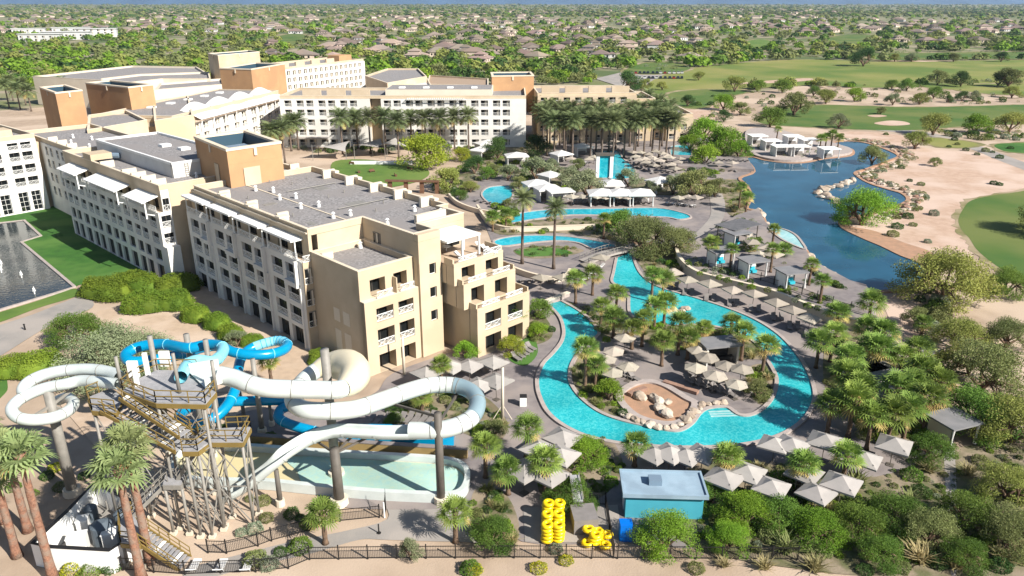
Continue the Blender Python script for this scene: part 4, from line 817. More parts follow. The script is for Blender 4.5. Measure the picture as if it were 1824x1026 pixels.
BLUE = pathpx([(322, 672, 13.9), (334, 650, 13.5), (352, 642, 13.1), (378, 644, 12.8), (394, 632, 12.5), (396, 618, 12.3), (370, 614, 12.1), (335, 620, 11.9), (290, 613, 11.6), (248, 618, 11.3), (224, 632, 11.0), (234, 644, 10.7), (270, 642, 10.5), (320, 632, 10.2), (362, 619, 9.9), (392, 617, 9.7), (415, 627, 9.4), (450, 632, 9.1), (485, 630, 8.8), (507, 622, 8.5), (511, 612, 8.3), (495, 607, 8.1), (470, 612, 7.9), (445, 622, 7.6), (430, 637, 7.3), (424, 660, 6.9), (420, 690, 6.3), (405, 722, 5.6), (378, 746, 5.0), (347, 757, 4.6), (322, 750, 4.4), (324, 735, 4.2), (350, 722, 4.0), (400, 716, 3.8), (460, 714, 3.5), (505, 714, 3.2), (516, 722, 3.0), (500, 730, 2.7), (497, 745, 2.3), (520, 757, 1.9), (560, 768, 1.5), (600, 775, 1.2), (640, 779, 1.0)])
o3 = BLUE[0].copy(); o3.z = 0
bs = empty('blue_tube_slide', o3, label='bright blue tube slide twisting behind the slide tower', cat='water slide', group='water slides')
n = len(BLUE); a1, a2 = int(n * 20.2 / 42), int(n * 22.6 / 42)
for a, c, m_ in ((0, int(n * 5 / 42), 'slide_aqua'), (int(n * 5 / 42), a1, 'slide_blue'), (a1, a2, 'slide_aqua'), (a2, n - 1, 'slide_blue')): bb = MB(); bb.tube([p - o3 for p in BLUE[a:c + 1]], .56, 14, 0, False); bb.build('tube', m_, bs, smooth=True)
flanges(bs, BLUE, .595, 3.4, 'slide_aqua', 12, o3, .07); flanges(bs, BLUE[a1:a2], .60, .5, 'slide_blue', 12, o3, .05)
for (x, y, z, zt, r) in ((274, 640, 11, 13.6, .3), (371, 640, 11, 13.2, .3), (336, 622, 11.5, 13.2, .35), (451, 648, 8.6, 9.2, .3), (424, 668, 6.0, 6.0, .22), (372, 752, 4.4, 4.2, .2), (480, 722, 2.6, 2.8, .2)): p = P(x, y, z); column(bs, o3, p.x, p.y, zt, r, 'steel')
bl = outline([(622, 776), (640, 770), (800, 773), (807, 779), (806, 793), (790, 797), (700, 790), (640, 784)], False)
tr = MB(); tr.prism([(p.x - o3.x, p.y - o3.y) for p in bl], 0, .35); tr.build('run_out_floor', 'slide_aqua', bs); rim('run_out_side', [p - o3 for p in bl], .35, 0, 1.0, 'slide_blue', bs)

# --- tower with decks, stairs and braces
tw = P(300, 700, 13.2); ot = Vector((tw.x, tw.y, 0))
T = empty('slide_tower', ot, label='steel slide tower with grey decks, ochre railings and zigzag stairs', cat='tower', group='slide complex')
def deck(pp, z, zt=.25, em='ochre_paint'):
    pts = [P(x, y, z) - ot for x, y in pp]; b = MB(); b.prism([(p.x, p.y) for p in pts], z - zt, z, 0); b.build('deck', 'grating', T)
    b = MB(); b.v = []; q = [Vector((p.x, p.y, z - .35)) for p in pts]
    for i in range(len(q)): b.bar(q[i], q[(i + 1) % len(q)], .16, .42)
    b.build('edge_beam', em, T); return pts
def railing(pp, z, closed=False, z2=None, m='ochre_paint'):
    pts = [P(x, y, zz) - ot for (x, y), zz in zip(pp, z if isinstance(z, list) else [z] * len(pp))]
    b = MB()
    for i in range(len(pts) - (0 if closed else 1)):
        p, q = pts[i], pts[(i + 1) % len(pts)]; L = (q - p).length; k = max(1, round(L / 1.3))
        for h in (.55, 1.1): b.bar(p + Vector((0, 0, h)), q + Vector((0, 0, h)), .07)
        for j in range(k + 1): c = p.lerp(q, j / k); b.bar(c, c + Vector((0, 0, 1.1)), .07)
    b.build('railing', m, T)
D1 = [(219, 695), (278, 716), (366, 718), (384, 697), (352, 660), (280, 659), (243, 676)]
deck(D1, 13.2); railing([(219, 695), (278, 716), (366, 718), (384, 697)], 13.2); railing([(219, 695), (243, 676), (280, 659), (352, 660)], 13.2)
D2 = [(156, 708), (197, 691), (222, 706), (206, 733), (164, 729)]
deck(D2, 11.6); railing([(206, 733), (164, 729), (156, 708), (197, 691)], 11.6)
D3 = [(325, 802), (352, 802), (374, 786), (432, 786), (446, 760), (404, 762), (374, 764), (333, 779)]
deck(D3, 9.2); railing([(325, 802), (352, 802), (374, 786), (432, 786), (446, 760), (404, 762)], 9.2); railing([(374, 764), (333, 779)], 9.2)
D0 = [(215, 965), (248, 969), (250, 940), (236, 912), (214, 925)]; deck(D0, 2.6); railing([(215, 965), (214, 925), (236, 912)], 2.6); railing([(215, 965), (248, 969)], 2.6)
def stair(a, b_, za, zb, wd, m='grating', hm='ochre_paint'):
    p, q = P(*a, za) - ot, P(*b_, zb) - ot; d = q - p; h = Vector((d.x, d.y, 0)).normalized(); s = Vector((h.y, -h.x, 0)); k = max(4, round(abs(d.z) / .19) if abs(d.z) > 1 else 6)
    st = link('stair_flight', None, T); st.location = p; st.empty_display_size = .2
    tm = cached(('tread', wd, round(d.length / k, 2)), lambda: MB().box(-wd / 2, wd / 2, 0, d.length / k * .9, -.06, 0).mesh('tread', m)); rz = math.atan2(h.y, h.x) - math.pi / 2
    tm2 = cached(('treadw', wd, round(d.length / k, 2)), lambda: MB().box(-wd / 2, wd / 2, 0, d.length / k * .9, -.06, 0).mesh('tread', 'white_paint'))
    for i in range(k): link('tread', tm2 if i % 5 == 2 else tm, st, d * (i / k), rz)
    for e in (-1, 1):
        b = MB(); b.bar(s * e * wd / 2 - Vector((0, 0, .1)), d + s * e * wd / 2 - Vector((0, 0, .1)), .1, .34); b.build('stringer', hm, st)
        b = MB()
        for hh in (.5, 1.0): b.bar(s * e * wd / 2 + Vector((0, 0, hh)), d + s * e * wd / 2 + Vector((0, 0, hh)), .06)
        for i in range(0, k + 1, 3): c = d * (i / k) + s * e * wd / 2; b.bar(c, c + Vector((0, 0, 1.0)), .06)
        b.build('handrail', hm, st)
stair((333, 790), (200, 719), 9.2, 11.6, 2.7); stair((330, 772), (222, 702), 10.6, 13.1, 1.3)
stair((330, 1003), (249, 950), 0.05, 2.6, 1.7); stair((236, 912), (300, 850), 2.6, 5.5, 1.4, hm='steel'); stair((322, 845), (360, 785), 5.6, 9.1, 1.4, hm='steel')
deck([(290, 862), (322, 862), (330, 842), (312, 834), (296, 840)], 5.5, em='steel')
legs = []
for (x, y, z) in [(225, 697, 13.2), (280, 714, 13.2), (362, 716, 13.2), (380, 698, 13.2), (350, 664, 13.2), (282, 663, 13.2), (166, 727, 11.6), (204, 730, 11.6), (330, 800, 9.2), (352, 800, 9.2), (376, 784, 9.2), (430, 783, 9.2), (440, 764, 9.2), (217, 962, 2.6), (246, 966, 2.6), (292, 860, 5.5), (322, 860, 5.5)]:
    p = P(x, y, z) - ot; legs.append((p, z)); b = MB(); b.cyl((p.x, p.y, 0), (p.x, p.y, z - .3), .13, .13, 10); lg = b.build('leg', 'steel', T, smooth=True); MB().box(p.x - .27, p.x + .27, p.y - .27, p.y + .27, 0, .3).build('footing', 'cream_wall', lg)
for i, j in ((0, 1), (1, 2), (2, 3), (3, 4), (4, 5), (5, 0), (8, 9), (9, 10), (10, 11), (11, 12), (6, 7), (2, 9)):
    (p, zp), (q, zq) = legs[i], legs[j]; zt = min(zp, zq) - .4; k = 2
    for m_ in range(k):
        z0, z1 = zt * m_ / k + .4, zt * (m_ + 1) / k
        for u, v in ((z0, z1), (z1, z0)): b = MB(); b.bar((p.x, p.y, u), (q.x, q.y, v), .075); b.build('brace', 'steel', T)
        b = MB(); b.bar((p.x, p.y, z1), (q.x, q.y, z1), .09); b.build('beam', 'steel', T)
for (x, y, w_, h_) in ((240, 672, .9, 1.6), (264, 668, .35, 2.2), (296, 652, .9, 1.5), (245, 688, .3, 1.8)): p = P(x, y, 13.2) - ot; MB().box(p.x - w_ / 2, p.x + w_ / 2, p.y - .15, p.y + .15, 13.22, 13.2 + h_).build('rule_board', 'white_paint', T)
for (x, y, zt) in ((217, 690, 16.2), (320, 700, 17.0), (385, 694, 16.0)): p = P(x, y, 13.2) - ot; b = MB(); b.cyl((p.x, p.y, 13.2), (p.x, p.y, zt), .16, .15, 10); b.build('mast', 'steel', T, smooth=True)

# --- splash basin
bo = outline([(330, 812), (430, 806), (560, 815), (700, 823), (795, 830), (826, 842), (833, 862), (822, 886), (790, 893), (700, 890), (620, 884), (540, 876), (470, 869), (400, 868), (330, 862), (312, 838)])
bas = empty('splash_basin', bo[0], label='long pale splash basin with yellow and aqua floor under the slides', cat='splash basin')
ob = bo[0].copy()
tb = MB(); tb.prism([(p.x - ob.x, p.y - ob.y) for p in bo], 0, .3); tb.build('floor', 'basin_paint', bas)
wp = outline([(520, 818), (700, 827), (790, 834), (820, 846), (826, 862), (815, 880), (788, 887), (700, 885), (600, 879), (545, 870), (530, 845)])
sb = sheet('basin_water', [p - ob for p in wp], .36, 'basin_water', bas)
rim('side_wall', [p - ob for p in bo], .55, 0, 1.0, 'slide_white', bas)
a, c = P(440, 792), P(832, 818); w_ = empty('planter_wall', a, math.atan2(c.y - a.y, c.x - a.x), label='long low ochre wall between splash basin and blue run-out', cat='wall'); Lw = (c - a).length
MB().box(0, Lw, 0, .5, 0, 1.1).build('wall', 'ochre_wall', w_); MB().box(-.05, Lw + .05, -.05, .55, 1.1, 1.2).build('wall_cap', 'deck', w_)
sheet('slide_yard', outline([(100, 700), (190, 690), (262, 760), (255, 850), (190, 815), (140, 760)]), .05, 'beige_paving')

# ------------------------------------------------------------------ fences and small yard structures
def fence(pp, label, h=1.35):
    pts = [P(x, y) for x, y in pp]; t = empty('iron_fence', pts[0], label=label, cat='fence', group='black iron fences'); og = pts[0]
    pm = cached('fpost', lambda: MB().box(-.05, .05, -.05, .05, 0, 1.5).mesh('post', 'black_iron'))
    for i in range(len(pts) - 1):
        p, q = pts[i], pts[i + 1]; L = (q - p).length; k = max(1, round(L / 2.4))
        for j in range(k):
            s, e = p.lerp(q, j / k) - og, p.lerp(q, (j + 1) / k) - og; link('post', pm, t, s)
            b = MB(); d = e - s; n_ = int(d.length / .14)
            for m_ in range(1, n_): c = s + d * (m_ / n_); b.bar(c + Vector((0, 0, .1)), c + Vector((0, 0, h)), .022)
            b.build('pickets', 'black_iron', t, kind='stuff')
            for z in (.15, h - .06): b = MB(); b.bar(s + Vector((0, 0, z)), e + Vector((0, 0, z)), .05); b.build('rail', 'black_iron', t)
    link('post', pm, t, pts[-1] - og)
fence([(165, 1012), (330, 1024), (456, 1019), (514, 1013), (552, 997), (707, 995), (916, 994), (1100, 995), (1240, 996), (1420, 998)], 'long black iron fence along the bottom of the grounds')
fence([(371, 985), (404, 986), (460, 973), (484, 964), (551, 946), (606, 929), (676, 922)], 'curving black iron fence between path and slide yard')
fence([(1078, 900), (1093, 994)], 'short black fence beside the tube store'); fence([(1050, 900), (1078, 900)], 'black fence end behind the grey tube hoist')
fence([(1260, 492), (1330, 508), (1400, 530), (1480, 560), (1545, 580)], 'dark railing on top of the curved retaining wall', 1.0)
bpy.data.objects['iron_fence.004'].location.z = 1.5

def equipment_yard():
    tp = [(58, 968), (92, 974), (196, 980), (230, 958), (236, 895), (168, 860), (118, 912)]
    pts = [P(x, y, 2.3) for x, y in tp]; og = Vector((pts[0].x, pts[0].y, 0)); t = empty('pump_enclosure', og, label='white walled pump enclosure at the foot of the left palms', cat='enclosure')
    pl = [Vector((p.x, p.y, 0)) - og for p in pts]; rim('wall', pl, .3, 0, 2.3, 'white_paint', t); rim('wall_cap', pl, .38, 2.3, 2.36, 'black_iron', t); sheet('floor', pl, .06, 'path_concrete', t)
    def at(x, y, z): p = P(x, y, z); return p
    for i, (x, y, r, h) in enumerate(((181, 935, .95, 1.9), (160, 905, .6, 1.3), (214, 915, .6, 1.4))):
        p = at(x, y, h); b = MB(); b.cyl((0, 0, 0), (0, 0, h), r, r, 16); b.cyl((0, 0, h), (0, 0, h + .3), r, r * .4, 16); g = b.build('filter_tank', 'tank_grey', loc=(p.x, p.y, .07), label=['large dark grey filter tank inside the pump enclosure', 'small grey tank by the back wall of the pump enclosure', 'small grey tank right inside the pump enclosure'][i], cat='tank', group='filter tanks')
        b = MB(); b.tube([(r, 0, .5), (r + .5, 0, .5), (r + .5, .8, .5), (r + .5, .8, 1.4)], .09, 8); b.build('pipe', 'steel', g)
    for i, (x, y, w1, h) in enumerate(((136, 955, 1.5, 1.5), (195, 948, 1.2, 1.7), (146, 925, .9, 1.2))):
        p = at(x, y, h); b = MB(); b.box(-w1 / 2, w1 / 2, -.5, .5, 0, h); b.box(-w1 / 2 - .05, w1 / 2 + .05, -.55, .55, h, h + .08); g = b.build('pump_cabinet', 'white_paint', loc=(p.x, p.y, .07), rz=.3, label=['wide white pump cabinet near the front wall', 'upright white pump cabinet beside the big tank', 'small pump cabinet behind the wide one'][i], cat='cabinet', group='pump cabinets')
        MB().box(-w1 / 2 + .1, w1 / 2 - .1, -.52, -.5, .15, h - .15).build('door', 'lounger_white', g)
equipment_yard()

def kiosk():
    a, c, d = P(1113, 922), P(1250, 926), P(1113, 868, 0); t = empty('pool_kiosk', a, math.atan2(c.y - a.y, c.x - a.x), label='turquoise walled kiosk with flat blue grey roof behind a bushy tree', cat='kiosk')
    Wd = (c - a).length
    MB().box(0, Wd, 0, 3.3, 0, 2.5).build('wall', 'kiosk_aqua', t); MB().box(-.35, Wd + .35, -.4, 3.6, 2.5, 2.75).build('roof', 'kiosk_roof', t); MB().box(2.2, 3.4, 1.2, 2.2, 2.76, 3.3).build('roof_unit', 'galv_duct', t)
    for q in ((-.35, Wd + .35, -.4, -.2), (-.35, Wd + .35, 3.4, 3.6), (-.35, -.15, -.19, 3.39), (Wd + .15, Wd + .35, -.19, 3.39)): MB().box(*q, 2.75, 2.9).build('roof_edge', 'kiosk_roof', t)
    MB().box(-.06, 0, 1.2, 2.2, 0, 2.1).build('door', 'white_paint', t)
kiosk()
def tube_stack():
    tor = MB(); NR, NS = 18, 8
    def torus(cx, cy, R_, r):
        i = len(tor.v)
        for a in range(NR):
            for s in range(NS):
                A, Bq = 2 * math.pi * a / NR, 2 * math.pi * s / NS; tor.v.append((cx + (R_ + r * math.cos(Bq)) * math.cos(A), cy + (R_ + r * math.cos(Bq)) * math.sin(A), r + r * math.sin(Bq)))
        for a in range(NR):
            for s in range(NS): tor.f.append((i + a * NS + s, i + ((a + 1) % NR) * NS + s, i + ((a + 1) % NR) * NS + (s + 1) % NS, i + a * NS + (s + 1) % NS)); tor.m.append(0)
    torus(-.5, 0, .38, .2); torus(.5, 0, .38, .2); tor.box(-.1, .1, -.06, .06, .3, .36)
    me = tor.mesh('double_tube', 'tube_yellow', True); obs = []; k = 0
    for x, y in ((985, 964), (985, 944), (986, 924)):
        p = P(x, y)
        for l in range(5):
            obs.append((link('double_tube', me, None, (p.x + random.uniform(-.06, .06), p.y, .08 + l * .37), random.uniform(-.12, .12), cat='swim tube', group='stacked yellow double tubes'), k, l))
        k += 1
    lv = ['bottom', 'second', 'middle', 'fourth', 'top']; sk = ['front', 'middle', 'back']
    for ob_, k, l in obs: ob_['label'] = f'yellow double swim tube, {lv[l]} of the {sk[k]} stack'
    spots = [(1056, 970, 0, .2), (1068, 972, 0, -.5), (1062, 962, .3, 1.2), (1072, 964, .3, .4), (1054, 962, .6, 2.2)]
    for i, (x, y, z, rz) in enumerate(spots):
        p = P(x, y); o_ = link('double_tube', me, None, (p.x, p.y, .08 + z), rz, cat='swim tube', group='loose pile of yellow tubes', rot=(random.uniform(-.25, .25) if z else 0, 0, rz)); o_['label'] = 'yellow double swim tube in the loose pile by the fence, ' + ['left bottom one', 'right bottom one', 'middle one', 'upper right one', 'topmost one'][i]
tube_stack()
def small_items():
    p = P(1113, 960); t = empty('blue_locker', p, label='bright blue locker standing beside the kiosk', cat='locker'); MB().box(-.55, .55, -.4, .4, 0, 1.9).build('body', 'bin_blue', t); MB().box(-.5, .5, -.43, -.4, .1, 1.8).build('door', 'bin_blue', t); MB().box(.3, .36, -.46, -.43, .8, 1.1).build('handle', 'steel', t)
    p = P(1043, 950); t = empty('tube_hoist', p, .1, label='grey tube hoist and ramp between the yellow tube stacks', cat='hoist'); MB().box(-1.1, 1.1, -.2, 2.2, 0, 1.6).build('body', 'lounger_grey', t); MB().bar((-.3, 2.3, 1.7), (-.2, 5.2, 2.6), .9, .2).build('ramp', 'grating', t)
    for e in (-1, 1): MB().bar((-.25 + e * .45, 2.3, 2.0), (-.2 + e * .45, 5.2, 2.9), .06).build('rail', 'steel', t)
    MB().box(-.5, -.3, 4.9, 5.1, 0, 2.5).build('leg', 'steel', t); MB().box(.1, .3, 4.9, 5.1, 0, 2.5).build('leg', 'steel', t)
    p = P(932, 722); t = empty('towel_bin', p, label='white towel bin with dark lid on the walk left of the river', cat='bin'); MB().box(-.4, .4, -.35, .35, 0, 1.2).build('body', 'white_paint', t); MB().box(-.42, .42, -.37, .37, 1.2, 1.32).build('lid', 'black_iron', t)
    for i, (x, y) in enumerate(((685, 922), (675, 950))):
        p = P(x, y); t = empty('gate_post', p, label=['white post with open gate leaf by the basin', 'dark bollard light on the front path'][i], cat='post'); b = MB(); b.cyl((0, 0, 0), (0, 0, 1.7 - i * .7), .07, .06, 8); b.build('post', 'white_paint' if not i else 'black_iron', t)
        if not i:
            b = MB()
            for k in range(8): b.bar((0, .15 * k, .2), (0, .15 * k, 1.5 + .02 * k * k), .025)
            b.bar((0, 0, .25), (0, 1.1, .25), .05); b.bar((0, 0, 1.4), (0, 1.1, 1.9), .05); b.build('gate_leaf', 'black_iron', t)
        else: b = MB(); b.cyl((0, 0, 0), (0, 0, .08), .2, .2, 10); b.build('base_plate', 'black_iron', t)
    p = P(45, 588); t = empty('bollard_light', p, label='short dark bollard light beside the grey service path', cat='bollard'); b = MB(); b.cyl((0, 0, 0), (0, 0, .9), .12, .1, 10); b.build('post', 'black_iron', t); b = MB(); b.cyl((0, 0, .9), (0, 0, 1.0), .18, .05, 10); b.build('cap', 'black_iron', t)
    for i, (x, y, hh) in enumerate(((720, 668, 5.5), (895, 745, 6.5))):   # bare tree stake / mast posts
        p = P(x, y); t = empty('light_mast', p, label=['tan light mast in front of the near wing balconies', 'tan light mast propped by struts beside the slide loop'][i], cat='mast'); b = MB(); b.cyl((0, 0, 0), (.05, 0, hh), .2, .14, 10); b.build('post', 'cream_wall', t, smooth=True)
        if i:
            for e in (-1, 1): b = MB(); b.bar((e * 1.1, -.3, 0), (0, 0, 1.8), .07); b.build('strut', 'cream_wall', t)
small_items()
# ------------------------------------------------------------------ pool furniture
def canopy_mesh(nside, rad, rise, drop, m):
    b = MB(); a0 = math.pi / nside; rim_ = []; N = nside
    pts = [Vector((math.cos(a0 + 2 * math.pi * k / N) * rad, math.sin(a0 + 2 * math.pi * k / N) * rad, 0)) for k in range(N)]
    for k in range(N):
        p, q = pts[k], pts[(k + 1) % N]; mid = (p + q) / 2 * .97 + Vector((0, 0, -.02))
        top = Vector((0, 0, rise)); r1, r2 = p.lerp(top, .5) + Vector((0, 0, -.05)), q.lerp(top, .5) + Vector((0, 0, -.05))
        b.face([p, q, r2, r1]); b.face([r1, r2, top]); b.face([p - Vector((0, 0, drop)), q - Vector((0, 0, drop)), q, p])
    b.cyl((0, 0, rise - .02), (0, 0, rise + .12), .06, .02, 6)
    return b.mesh('canopy', m)
def umb_base(h, rib, n):
    b = MB(); b.cyl((0, 0, 0), (0, 0, h), .04, .04, 8); b.box(-.35, .35, -.35, .35, 0, .08)
    for k in range(n): a = math.pi / n + 2 * math.pi * k / n; b.bar((0, 0, h - .45), (math.cos(a) * rib, math.sin(a) * rib, h - .42), .03)
    return b.mesh('pole', 'steel_dark')
UT = {'hex': (canopy_mesh(6, 1.5, .6, .12, 'tan_canvas'), umb_base(2.75, 1.2, 6), 2.2), 'square': (canopy_mesh(4, 1.95, .62, .15, 'tan_canvas'), umb_base(2.8, 1.5, 4), 2.25), 'big': (canopy_mesh(4, 2.15, .75, .18, 'grey_canvas'), umb_base(3.1, 1.65, 4), 2.45)}
def umbrella(x, y, kind, rz=None, z0=0.0, group='', sc=1.0):
    cm, pm, hz = UT[kind]; p = P(x, y, z0 + hz * sc + .15)
    t = empty('patio_umbrella', (p.x, p.y, z0), random.uniform(0, 6.28) if rz is None else rz, cat='umbrella', group=group); sc *= random.uniform(.93, 1.06); t.scale = (sc, sc, sc); t.rotation_euler = (random.uniform(-.035, .035), random.uniform(-.035, .035), t.rotation_euler.z + random.uniform(-.08, .08))
    link('pole', pm, t); link('canopy', cm, t, (0, 0, hz)); return t
def lounger_meshes(m):
    b = MB(); b.box(-.33, .33, -.15, 1.15, .28, .36)
    for x in (-.3, .26):
        for y in (-.05, 1.05): b.box(x, x + .05, y, y + .05, 0, .28)
    a = b.mesh('seat', m); b = MB(); b.bar((0, -.13, .34), (0, -.72, .78), .66, .07); b2 = b.mesh('backrest', m); return a, b2
LM = {k: lounger_meshes(k) for k in ('lounger_grey', 'lounger_white')}
def lounger(p, rz, m='lounger_grey', group='sun loungers', z0=0.0):
    t = empty('sun_lounger', (p.x, p.y, z0), rz, cat='sun lounger', group=group); link('seat', LM[m][0], t); link('backrest', LM[m][1], t); return t
def lrow(a, c, n, face, base, where, m='lounger_grey', rows=1, z0=0.09, group=None):
    p, q = P(*a), P(*c); L = [lounger(p.lerp(q, i / max(1, n - 1)), face + random.uniform(-.06, .06), m, group or where, z0) for i in range(n)]
    name_row(L, base, where, rows); return L

G = [umbrella(x, y, 'hex', group='hexagonal island umbrellas', z0=.07) for x, y in [(1113, 600), (1093, 623), (1079, 636), (1119, 649), (1092, 660)]]; name_row(G, 'tan hexagonal umbrella', 'on the left of the river island')
G = [umbrella(x, y, 'hex', group='hexagonal island umbrellas', z0=.07) for x, y in [(1242, 622), (1259, 636), (1292, 649), (1239, 655), (1321, 657), (1273, 668), (1312, 680)]]; name_row(G, 'tan hexagonal umbrella', 'before the island hut')
G = [umbrella(x, y, 'square', R(a), group='square umbrellas along the retaining wall', z0=.02) for x, y, a in [(1198, 483, 20), (1225, 495, 22), (1264, 504, 24), (1305, 513, 25), (1343, 522, 26), (1383, 536, 30), (1412, 551, 34), (1443, 565, 36)]]; name_row(G, 'tan square umbrella', 'along the curved retaining wall')
for i, g in enumerate(G):
    for e in (-.6, .6): q = g.location + Vector((e, -1.2, 0)); lo = lounger(q, R(165), group='loungers along the river', z0=.03); lo['label'] = f'grey lounger under {ordinal(i)} umbrella from left along curved wall, {"left" if e < 0 else "right"} one'
G = [umbrella(x, y, 'square', group='umbrellas by the river bridge') for x, y in [(1051, 468), (1069, 457), (963, 491), (1003, 491)]]; name_row(G, 'tan square umbrella', 'near the river bridge')
G = [umbrella(x, y, 'square', R(45), group='umbrellas of the lounger terrace') for x, y in [(1018, 349), (1036, 348), (1062, 349), (1077, 349), (1100, 349), (1116, 349), (1148, 348), (1208, 350), (1226, 349), (1239, 351)]]; name_row(G, 'tan umbrella', 'beside the three white canopies')
lrow((1016, 364), (1160, 364), 16, R(0), 'lounger facing the channel', 'below white canopies', 'lounger_grey'); lrow((1190, 365), (1235, 370), 5, R(10), 'pale lounger', 'at channel end by walkway', 'lounger_white')
POOLU = []
for (zx, zy) in [(410, 165), (475, 190), (540, 168), (575, 150), (870, 150), (940, 190), (1000, 207), (1080, 205), (980, 150), (1040, 180), (1150, 235), (1110, 160), (930, 165), (720, 40), (1010, 110), (1060, 128), (1090, 145), (1165, 190), (890, 175), (960, 130), (1450, 190), (1550, 195), (1120, 205), (850, 120), (1000, 165), (1065, 155), (690, 60), (760, 60), (1180, 160), (900, 120)]:
    POOLU.append(umbrella(912 + zx / 3.945, 240 + zy / 3.945, 'square', group='umbrellas round the hotel pools', sc=.95))
name_row(POOLU, 'tan umbrella', 'round hotel pools', 3)
PL = []
for g in POOLU[4:]:
    for e in (-.7, .7): PL.append(lounger(g.location + Vector((e, -1.6, 0)), R(random.choice((0, 180))), group='loungers round the hotel pools', z0=.03))
name_row(PL, 'grey lounger', 'by hotel pools', 4)
G = [umbrella(x, y, 'big', R(45 + a), group='big umbrellas before the near wing') for x, y, a in [(759, 661, 5), (803, 650, 8), (836, 648, 8), (877, 642, 5), (852, 684, 8), (884, 678, 6)]]; name_row(G, 'large grey square umbrella', 'in front of the near wing')
G = [umbrella(x, y, 'big', R(45 + a), group='big umbrellas by the tube store') for x, y, a in [(1001, 777, 10), (959, 797, 5), (998, 808, 12), (934, 838, 0), (978, 845, 5)]]; name_row(G, 'large beige square umbrella', 'above the tube store')
G = [umbrella(x, y, 'big', R(45 + a), group='big umbrellas along the river south bank') for x, y, a in [(1166, 804, 2), (1194, 804, 0), (1222, 808, 0), (1252, 806, 3), (1381, 787, 10), (1410, 790, 5), (1470, 785, 8), (1593, 790, 10), (1540, 812, 5)]]; name_row(G, 'large grey umbrella', 'on the river south bank')
G = [umbrella(x, y, 'big', R(45 + a), group='big umbrellas in the lower right garden') for x, y, a in [(1434, 838, 2), (1456, 874, 0), (1375, 863, 10), (1330, 838, 5), (1500, 860, 3), (1290, 850, 3)]]; name_row(G, 'large grey umbrella', 'in the lower right garden')
G = [umbrella(x, y, 'square', group='lakeside terrace umbrellas', z0=1.5) for x, y in [(1340, 428), (1353, 450), (1366, 440), (1378, 452), (1330, 414)]]; name_row(G, 'small umbrella', 'on the lakeside cabana terrace')
lrow((662, 752), (770, 748), 9, R(160), 'dark lounger', 'in the row under the slide loop', 'lounger_grey'); lrow((918, 640), (944, 622), 5, R(215), 'dark lounger', 'on the small lawn left of river')
lrow((1106, 668), (1128, 676), 3, R(215), 'dark lounger', 'beside island planting'); lrow((1225, 680), (1300, 704), 7, R(205), 'dark lounger', 'south of the island umbrellas', z0=.08); lrow((1230, 668), (1330, 696), 7, R(205), 'dark lounger', 'under the island umbrellas', z0=.08)
lrow((1045, 500), (1070, 478), 3, R(120), 'white lounger', 'beside the upper river', 'lounger_white'); lrow((930, 505), (990, 505), 6, R(10), 'dark lounger', 'against the curved planter wall')
lrow((1150, 818), (1240, 822), 6, R(0), 'pale lounger', 'behind kiosk roof', 'lounger_white'); lrow((1280, 292), (1330, 294), 7, R(0), 'dark lounger', 'on the lake deck', z0=.92); lrow((1190, 296), (1275, 298), 9, R(0), 'dark lounger', 'on the deck left of the lake', z0=.92)
lrow((1030, 290), (1045, 293), 5, R(10), 'white lounger', 'left of the waterfall', 'lounger_white'); lrow((850, 360), (905, 372), 6, R(30), 'grey lounger', 'round the kids pool')
lrow((800, 664), (890, 662), 6, R(20), 'dark daybed', 'under the near wing umbrellas')
lrow((345, 1019), (440, 1019), 3, R(0), 'blue white lounger', 'behind the bottom fence', 'lounger_white')

def cabana(p, rz, w_=3.6, d_=3.2, h=2.7, label='', z0=0.0, roof='cabana_roof', wall='white_paint', seat='towel_aqua', group='cabanas', pitched=False):
    t = empty('cabana', (p.x, p.y, z0), rz, label=label, cat='cabana', group=group)
    for x in (-w_ / 2, w_ / 2 - .14):
        for y in (-d_ / 2, d_ / 2 - .14): MB().box(x, x + .14, y, y + .14, 0, h).build('post', 'steel_dark' if roof == 'cabana_roof' else 'white_paint', t)
    if pitched:
        b = MB(); c = [Vector((sx * (w_ / 2 + .35), sy * (d_ / 2 + .35), h)) for sx, sy in ((-1, -1), (1, -1), (1, 1), (-1, 1))]; ap = Vector((0, 0, h + 1.0))
        for k in range(4): b.face([c[k], c[(k + 1) % 4], ap]); b.face([c[k] - Vector((0, 0, .3)), c[(k + 1) % 4] - Vector((0, 0, .3)), c[(k + 1) % 4], c[k]])
        b.build('roof', roof, t)
    else:
        MB().box(-w_ / 2 - .3, w_ / 2 + .3, -d_ / 2 - .3, d_ / 2 + .3, h + .01, h + .2).build('roof', roof, t)
    MB().box(-w_ / 2 + .15, w_ / 2 - .15, d_ / 2 - .1, d_ / 2 - .04, 0, h - .02).build('back_wall', wall, t); MB().box(-w_ / 2 + .03, -w_ / 2 + .1, -d_ / 2 + .15, d_ / 2 - .15, 0, h - .02).build('side_curtain', wall, t)
    for e in (-1, 1): b = MB(); b.tube([(e * (w_ / 2 - .12), -d_ / 2 + .02, .05), (e * (w_ / 2 - .12), -d_ / 2 + .02, h * .5), (e * (w_ / 2 - .12), -d_ / 2 + .02, h - .05)], [.2, .1, .16], 8); b.build('curtain', 'white_canvas', t)
    MB().box(-w_ / 2 + .4, w_ / 2 - .4, d_ / 2 - 1.0, d_ / 2 - .15, 0, .45).build('sofa_seat', seat, t); MB().box(-w_ / 2 + .4, w_ / 2 - .4, d_ / 2 - .35, d_ / 2 - .14, .46, .9).build('sofa_back', seat, t)
    return t
